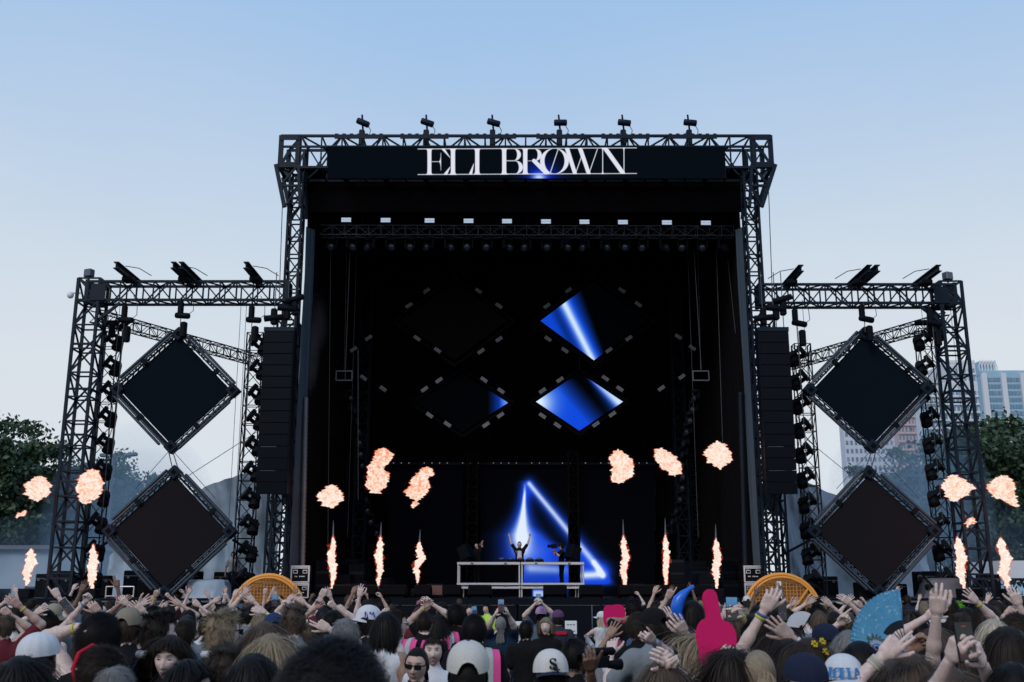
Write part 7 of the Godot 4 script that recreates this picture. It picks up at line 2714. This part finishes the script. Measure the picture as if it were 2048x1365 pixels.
	hero(1462, 1352, 5.3, 0, {"label": "person in black with golden bracelets holding up the pink foam hand", "hair": "wavy", "hair_colour": "dark brown", "shirt": BLACK, "l": [1433, 1330, "fist", 0.15], "band": [[1, 0.02, Color(0.55, 0.5, 0.36)], [1, 0.042, Color(0.55, 0.5, 0.36)], [1, 0.064, Color(0.55, 0.5, 0.36)]]})
	hero(1325, 1372, 5.2, 0, {"label": "person with two braceleted hands raised together by the barrier", "hair": "long", "hair_colour": "light brown", "shirt": GREY, "female": true, "l": [1318, 1338, "point", 0.0, Vector3(0.6, 0, -1)], "r": [1342, 1332, "relaxed", 0.0, Vector3(-0.6, 0, -1)], "band": [[0, 0.02, Color(0.05, 0.1, 0.4)], [1, 0.02, YEL], [1, 0.04, Color(0.4, 0.5, 0.6)]], "pole": 0.3, "sleeves": 0})
	hero(1370, 1290, 7.4, 15, {"label": "person with a braceleted arm raised in front of round black hair", "hair": "short", "hair_colour": "dark brown", "shirt": Color(0.01, 0.03, 0.08), "r": [1368, 1263, "pinch", -0.4], "band": [[0, 0.03, Color(0.5, 0.55, 0.6)]]})
	hero(1452, 1250, 7.6, 0, {"label": "person with light brown hair holding up a phone with the sky on it", "hair": "long", "hair_colour": "light brown", "shirt": BLACK, "female": true, "l": [1447, 1234, "grip", -0.5, Vector3(1, 0, -0.3)], "r": [1480, 1230, "grip", -0.5, Vector3(-1, 0, -0.3)], "pole": 0.8, "band": [[0, 0.02, YEL], [1, 0.02, WHITE]]})
	hero(1512, 1272, 7.2, 5, {"label": "person with thick tousled dark brown hair", "hair": "short", "hair_colour": "dark brown", "shirt": BLACK, "hair_size": 1.12})
	hero(1518, 1352, 5.2, 0, {"label": "woman with streaked blond hair tied back", "female": true, "hair": "tied", "hair_colour": "blond", "shirt": BLACK, "fine": true})
	hero(1578, 1322, 6.2, 8, {"label": "person with a bare arm raised high in front of the orange frame", "hair": "long", "hair_colour": "dark brown", "shirt": BLACK, "sleeves": 0, "female": true, "l": [1526, 1226, "relaxed", -0.1], "band": [[1, 0.015, Color(0.05, 0.12, 0.4)], [1, 0.03, YEL]], "pole": 0.3})
	hero(1560, 1300, 6.6, -15, {"label": "person with brown hair reaching an open hand forward", "hair": "long", "hair_colour": "dark brown", "shirt": BLACK, "skin": 1, "sleeves": 0, "r": [1588, 1280, "open", -0.3, Vector3(0, 0, -1)], "band": [[0, 0.02, WHITE], [0, 0.04, YEL]]})
	hero(1618, 1326, 5.6, 25, {"label": "woman with yellow star clips in her brown hair", "female": true, "hair": "long", "hair_colour": "brown", "shirt": WHITE}).add_child(star_clips())
	hero(1652, 1286, 7.6, 10, {"label": "person in a navy beanie pulled low", "hat": "beanie", "hat_name": "beanie", "hat_colour": NAVY, "hair": "bob", "hair_colour": "black", "shirt": BLACK})
	hero(1612, 1372, 4.5, 0, {"label": "person in a navy hood beside the lettered white cap", "hat": "beanie", "hat_name": "hood", "hat_colour": NAVY, "hair": "none", "shirt": NAVY})
	var ol := hero(1690, 1374, 4.8, 0, {"label": "person in a white cap with tall blue letters", "hat": "cap", "hat_colour": WHITE, "hat_turn": 175.0, "hair": "long", "hair_colour": "brown", "shirt": GREY, "female": true})
	for i in 5:
		cap_letters(ol, "LOLLA"[i], 0.05, Vector3(-0.07 + i * 0.025, 0.06, 0), 0.0, Color(0.04, 0.22, 0.5), -0.95 + i * 0.3)
	hero(1700, 1305, 6.4, -5, {"label": "woman with grey blond hair and a green clip behind the blue fan", "female": true, "hair": "bob", "hair_colour": "grey", "shirt": BLACK})
	hero(1722, 1335, 5.4, -10, {"label": "person with smooth black hair below the blue fan", "hair": "bob", "hair_colour": "black", "shirt": BLACK})
	hero(1786, 1375, 4.9, 5, {"label": "person raising two fingers with a stack of pale bracelets", "hair": "long", "hair_colour": "light brown", "shirt": BLACK, "female": true, "l": [1762, 1316, "two", -0.2, Vector3(0.3, 0, -1)], "band": [[1, 0.02, Color(0.5, 0.45, 0.38)], [1, 0.035, Color(0.4, 0.36, 0.3)], [1, 0.05, Color(0.5, 0.45, 0.38)]], "pole": 0.3, "sleeves": 0})
	hero(1848, 1330, 5.9, 0, {"label": "person holding the big blue fan, bracelets on a brown arm", "hair": "long", "hair_colour": "black", "shirt": BLACK, "skin": 2, "sleeves": 0, "l": [1818, 1302, "fist", -0.2, Vector3(0, 0, 1)], "band": [[1, 0.03, Color(0.3, 0.3, 0.5)], [1, 0.05, Color(0.5, 0.2, 0.4)]]})
	hero(1822, 1360, 4.9, 0, {"label": "woman with blond streaks in dark hair below the raised hands", "female": true, "hair": "long", "hair_colour": "light brown", "shirt": WHITE})
	hero(1872, 1288, 7.8, 0, {"label": "woman with straight light brown hair and one hand raised", "female": true, "hair": "long", "hair_colour": "light brown", "shirt": BLACK, "sleeves": 0, "l": [1852, 1236, "relaxed", 0.0]})
	hero(1932, 1330, 5.8, 0, {"label": "person holding up dark sunglasses between finger tips", "hair": "long", "hair_colour": "brown", "shirt": BLACK, "sleeves": 0, "female": true, "l": [1872, 1218, "pinch", -0.3, Vector3(0.4, 0, -1)], "pole": 0.35})
	hero(1905, 1392, 4.7, 0, {"label": "person with light brown hair filming with the black phone", "hair": "long", "hair_colour": "light brown", "shirt": Color(0.2, 0.18, 0.35), "female": true, "l": [1902, 1315, "grip", -0.4, Vector3(0.8, 0, -0.6)], "r": [1966, 1318, "grip", -0.4, Vector3(-0.8, 0, -0.6)], "pole": 0.9})
	hero(1988, 1276, 7.6, 10, {"label": "woman with pale blond streaked hair near the black phone", "female": true, "hair": "bob", "hair_colour": "pale blond", "shirt": BLACK})
	hero(2018, 1312, 5.4, 20, {"label": "person with full dark brown hair at the edge by the black phone", "hair": "bob", "hair_colour": "dark brown", "shirt": BLACK, "hair_size": 1.1})
	hero(2035, 1268, 8.0, 5, {"label": "person with curly brown hair and glasses pushed up", "hair": "curly", "hair_colour": "brown", "shirt": BLACK})
	hero(2030, 1390, 4.3, 0, {"label": "person in black with smooth black hair at the corner", "hair": "bob", "hair_colour": "black", "shirt": BLACK})
	hero(1916, 1216, 23.0, 70, {"label": "person with bright green hair and a pink top near the stage", "hair": "tousled", "hair_colour": "green", "shirt": Color(0.5, 0.05, 0.3), "fine": true, "hair_size": 1.1})
	hero(1972, 1238, 11.0, -5, {"label": "person with broad dark brown hair in front of the stage front", "hair": "bob", "hair_colour": "dark brown", "shirt": BLACK, "hair_size": 1.15})
	hero(1632, 1212, 17.0, 50, {"label": "man in dark sunglasses and a black shirt beside the orange frame", "hair": "short", "hair_colour": "black", "shirt": BLACK, "glasses": "black", "skin": 1, "fine": true})

func undershirt() -> Node3D:
	var m := MeshInstance3D.new()
	m.name = "white_undershirt"
	var rows := []
	for j in 6:
		var row := []
		for i in 7:
			var x := (i / 6.0 - 0.5) * lerpf(0.2, 0.14, j / 5.0)
			row.append(Vector3(-x, 0.95 + j * 0.088, -0.148 + x * x * 2.0 + 0.02 * (j / 5.0)))
		rows.append(row)
	m.mesh = sheet(rows)
	m.material_override = cloth(WHITE)
	return m

func star_clips() -> Node3D:
	var n := Node3D.new()
	n.name = "hair_clips"
	for p in [Vector3(-0.03, 0.1, 0.09), Vector3(0.02, 0.06, 0.115), Vector3(0.05, 0.11, 0.06)]:
		for k in 3:
			var s := MeshInstance3D.new()
			s.name = "star_arm"
			s.mesh = box_mesh
			s.material_override = cloth(Color(0.6, 0.42, 0.03))
			s.transform = Transform3D(Basis(Vector3.RIGHT, -0.5) * Basis(Vector3.BACK, k * PI / 3) * Basis.from_scale(Vector3(0.04, 0.01, 0.006)), HEAD_AT + p)
			n.add_child(s, true)
	return n

# raised lettering that follows the curve of a cap's back
func cap_letters(who: Node3D, text: String, size: float, p: Vector3, turn: float, c: Color, around := 0.0) -> void:
	var tm := TextMesh.new()
	var font := SystemFont.new()
	font.font_names = PackedStringArray(["Droid Serif"])
	font.font_weight = 700
	tm.font = font
	tm.text = text
	tm.font_size = 48
	tm.pixel_size = size / 36.0
	tm.depth = 0.006
	var an := around if around != 0.0 else p.x / 0.1
	var lean := 0.35
	var yy := p.y
	var rad := 0.113 * sqrt(clampf(1.0 - pow((yy - 0.022) / 0.125, 2.4), 0.05, 1.0)) + 0.006
	var b := Basis(Vector3.UP, an) * Basis(Vector3.RIGHT, -lean)
	part(who, "cap_letter", tm, cloth(c), Transform3D(b, HEAD_AT + Vector3(sin(an) * rad * 0.86, yy + 0.008, cos(an) * rad + 0.008)))

func build_arm_raisers() -> void:
	# wrist pixel, pose, distance
	var list := [[42, 1216, "open", 10.5, 1], [69, 1228, "relaxed", 12.0, 0], [118, 1197, "point", 12.0, 0], [168, 1206, "fist", 11.5, 0], [200, 1228, "grip", 9.6, 1], [243, 1206, "relaxed", 15, 2], [256, 1212, "relaxed", 13, 0], [276, 1212, "open", 12, 0], [290, 1228, "flat", 10.5, 0], [309, 1196, "point", 16, 1], [362, 1211, "open", 15, 1], [376, 1190, "relaxed", 18, 0], [418, 1196, "flat", 20, 0], [424, 1206, "flat", 17, 0], [456, 1199, "horns", 19, 0], [484, 1191, "open", 15, 0], [509, 1206, "open", 14.5, 0], [529, 1190, "point", 20, 0], [556, 1196, "flat", 20, 0], [594, 1198, "fist", 18, 0], [610, 1208, "two", 15, 0], [640, 1196, "point", 13, 0], [661, 1196, "open", 16, 0], [630, 1216, "point", 10.8, 1], [660, 1260, "two", 9, 0], [718, 1194, "pinch", 13, 0], [672, 1216, "fist", 14, 0], [848, 1216, "pinch", 12.5, 1], [866, 1210, "relaxed", 13.5, 0],
		[1333, 1200, "point", 12, 1], [1316, 1240, "relaxed", 13, 0], [1612, 1209, "flat", 15, 0], [1664, 1213, "flat", 14, 0], [1692, 1209, "open", 16, 0], [1700, 1209, "relaxed", 12, 0], [1676, 1250, "point", 8.6, 0], [1956, 1206, "open", 10, 0], [2010, 1232, "point", 11, 1], [2040, 1214, "relaxed", 8.4, 0], [1548, 1200, "relaxed", 13, 0], [22, 1232, "point", 11, 1], [8, 1206, "two", 14, 0], [1440, 1214, "relaxed", 13, 1], [450, 1178, "flat", 24, 0], [340, 1196, "fist", 22, 0], [574, 1203, "relaxed", 17, 0], [690, 1222, "relaxed", 17, 0], [1580, 1212, "open", 17, 0], [1725, 1216, "point", 13, 1], [1990, 1212, "fist", 18, 2], [400, 1214, "pinch", 16, 0], [230, 1216, "open", 16, 0], [98, 1218, "fist", 16, 0], [150, 1214, "two", 18, 0], [525, 1226, "grip", 13, 0], [318, 1214, "flat", 19, 0]]
	var i := 0
	var hairs := ["short", "tousled", "curly", "bob", "long", "tied"]
	var cols := ["black", "dark brown", "brown", "black", "dark brown", "light brown"]
	var cols_word := {"short": "short", "tousled": "tousled", "curly": "curly", "bob": "chin length", "long": "long", "tied": "tied back"}
	var shirts := [[BLACK, "black"], [NAVY, "navy"], [GREY, "grey"], [WHITE, "white"], [Color(0.05, 0.09, 0.16), "blue"], [Color(0.12, 0.02, 0.03), "dark red"]]
	var hand_word := {"open": "an open hand", "relaxed": "a loose hand", "point": "one finger", "fist": "a fist", "grip": "a gripping hand", "flat": "a flat hand", "horns": "two spread fingers", "two": "two fingers", "pinch": "a pinched hand"}
	for a in list:
		i += 1
		var side := 1 if i % 2 else -1
		var d: float = a[3]
		var du: float = side * -0.17 * F / d
		var head_y := 1.52 + 0.12 * fposmod(i * 0.618, 1.0)
		var vv := 682.5 + F * tan(deg_to_rad(PITCH) + atan((EYE.y - head_y) / d))
		var st: String = hairs[(i * 7) % 6]
		var sh: Array = shirts[(i * 5 + i / 6) % 6]
		var hc: String = cols[(i * 11 + i / 4) % 6]
		var q := {"label": "person with %s %s hair and %s shirt raising %s" % [cols_word[st], hc, sh[1], hand_word[a[2]]], "group": "crowd with raised arms", "hair": st, "hair_colour": hc, "hair_seed": 1 + i % 3, "shirt": sh[0], "skin": a[4], "sleeves": i % 3 % 2, "pole": 0.4, "female": i % 3 == 0}
		q["r" if side > 0 else "l"] = [a[0], a[1], a[2], -0.1, Vector3(0.3 * sin(i), 0, -1) if i % 4 else Vector3(0, 0, 1)]
		if i % 3 == 1:
			q.band = [[0 if side > 0 else 1, 0.02, [YEL, Color(0.06, 0.3, 0.5), WHITE][i % 9 / 3]]]
		hero(a[0] + du, vv, d, sin(i * 1.7) * 14.0, q)

func build_generic_crowd() -> void:
	# a few prototypes, repeated with different heads of hair and clothes
	var protos := []
	for k in 6:
		var female := k % 2 == 1
		var arms := [null, null]
		if k == 2:
			arms[0] = [Vector3(0.12, 1.45, -0.3), "relaxed", Vector3(-1, 0, 0)]
			arms[1] = [Vector3(-0.1, 1.46, -0.3), "relaxed", Vector3(1, 0, 0)]
		elif k == 3:
			arms[0] = [Vector3(0.2, 1.78, -0.16), "grip", Vector3(-1, 0, -0.3)]
		elif k == 4:
			arms[1] = [Vector3(-0.26, 1.86, -0.1), "relaxed", Vector3(0.2, 0, -1)]
		elif k == 5:
			arms[0] = [Vector3(0.24, 1.9, -0.12), "two", Vector3(0.1, 0, -1)]
			arms[1] = [Vector3(-0.25, 1.84, -0.14), "open", Vector3(0.1, 0, -1)]
		for fine in 2:
			protos.append(figure(female, arms, fine, 1 if k != 3 else 0))
	var words := ["arms down", "arms down", "hands at chest", "one hand up", "one arm up", "both arms up"]
	var hairs := ["short", "tousled", "long", "bob", "curly", "tied", "wavy", "short", "long", "afro", "buzz"]
	var hw := {"short": "short", "tousled": "tousled", "curly": "curly", "bob": "chin length", "long": "long", "tied": "tied back", "wavy": "wavy", "afro": "round curly", "buzz": "cropped"}
	var cols := ["black", "dark brown", "dark brown", "brown", "black", "dark brown", "light brown", "blond", "black", "black", "dark brown", "brown", "dark brown"]
	var shirts := [[BLACK, "black"], [NAVY, "navy"], [GREY, "grey"], [WHITE, "white"], [BLACK, "black"], [Color(0.06, 0.1, 0.17), "blue"], [Color(0.1, 0.02, 0.03), "dark red"], [Color(0.03, 0.06, 0.05), "dark green"]]
	var hats := [[Color(0.02, 0.02, 0.03), "black"], [WHITE, "white"], [Color(0.2, 0.17, 0.13), "tan"], [Color(0.02, 0.04, 0.1), "navy"], [Color(0.3, 0.12, 0.16), "pink"]]
	var r := RandomNumberGenerator.new()
	r.seed = 99
	var rows := [4.7, 5.6, 6.5, 7.5, 8.5, 9.5, 10.6, 11.8, 13.2, 14.8, 16.6, 18.6, 20.8, 23.4, 26.4, 29.6]
	var total := 0
	for ri in rows.size():
		var d0: float = rows[ri]
		var half := d0 * 0.52 + 0.3
		var x := -half + r.randf() * 0.5
		while x < half:
			var d := d0 + r.randf_range(-0.35, 0.35)
			var gap := r.randf_range(0.58, 0.9) * (1.5 if d < 8 else 0.9 if d < 16 else 1.3)
			var head_y := r.randf_range(1.4, 1.56) if d < 8.0 else r.randf_range(1.47, 1.7)
			var hp := Vector3(x, head_y, -d)
			x += gap
			var u := 1024.0 + hp.x / d * F / 1.02
			var v := 682.5 + F * tan(deg_to_rad(PITCH) + atan((EYE.y - head_y) / d))
			if u > 800 and u < 1255 and d < 28.5:
				continue
			if d < 31 and u > 985 and u < 1195:
				continue
			var w := 0.2 * F / d
			if v - w * 0.7 > 1372:
				continue
			var bad := false
			for q in placed:
				if absf(q[3].x - hp.x) < 0.42 and absf(q[3].z - hp.z) < 0.36:
					bad = true
					break
				if q[2] > d and q[2] - d < 12.0 and absf(q[0] - u) < (w * 0.5 + 0.11 * F / q[2]) and absf(q[1] - v) < (w * 0.62 + 0.13 * F / q[2]) and q[2] < 15.0:
					bad = true
					break
			if bad:
				continue
			var k := [0, 1, 0, 1, 0, 1, 2, 3, 4, 0, 1, 5][r.randi() % 12] as int
			if d < 8.5:
				k = r.randi() % 2
			var st: String = hairs[r.randi() % hairs.size()]
			if k % 2 == 0 and st in ["long", "tied", "wavy", "bob"]:
				st = "short"
			var hc: String = cols[r.randi() % cols.size()]
			var sh: Array = shirts[r.randi() % shirts.size()]
			var q := {"hair": st, "hair_colour": hc, "hair_seed": 1 + r.randi() % 3, "shirt": sh[0], "skin": [0, 0, 0, 1, 1, 2, 3][r.randi() % 7], "fine": d < 12.0, "hair_fine": 2 if d < 6.6 else 1 if d < 12.0 else 0, "group": "crowd facing the stage", "hair_size": r.randf_range(0.98, 1.1), "head": Basis.IDENTITY}
			q.label = "person with %s %s hair and %s shirt, %s" % [hw[st], hc, sh[1], words[k]]
			if r.randf() < 0.13 and st != "afro":
				var hat: Array = hats[r.randi() % 5]
				q.hat = "cap"
				q.hat_colour = hat[0]
				q.hat_turn = 180.0 if r.randf() < 0.4 else 0.0
				q.label = "person in %s cap, %s %s hair, %s shirt, %s" % [hat[1], hw[st], hc, sh[1], words[k]]
			var size := hp.y / HEAD_AT.y
			var turn := r.randf_range(-25, 25)
			if k < 2 and r.randf() < 0.16:
				turn = r.randf_range(60, 170) * (1.0 if r.randf() < 0.5 else -1.0)
				q.eyes = true
				q.label = q.label.replace("arms down", "turned away")
			assemble(protos[k * 2 + (1 if d < 12.0 else 0)], Vector3(hp.x, 0, hp.z), turn, size, q)
			placed.append([u, v, d, hp])
			total += 1
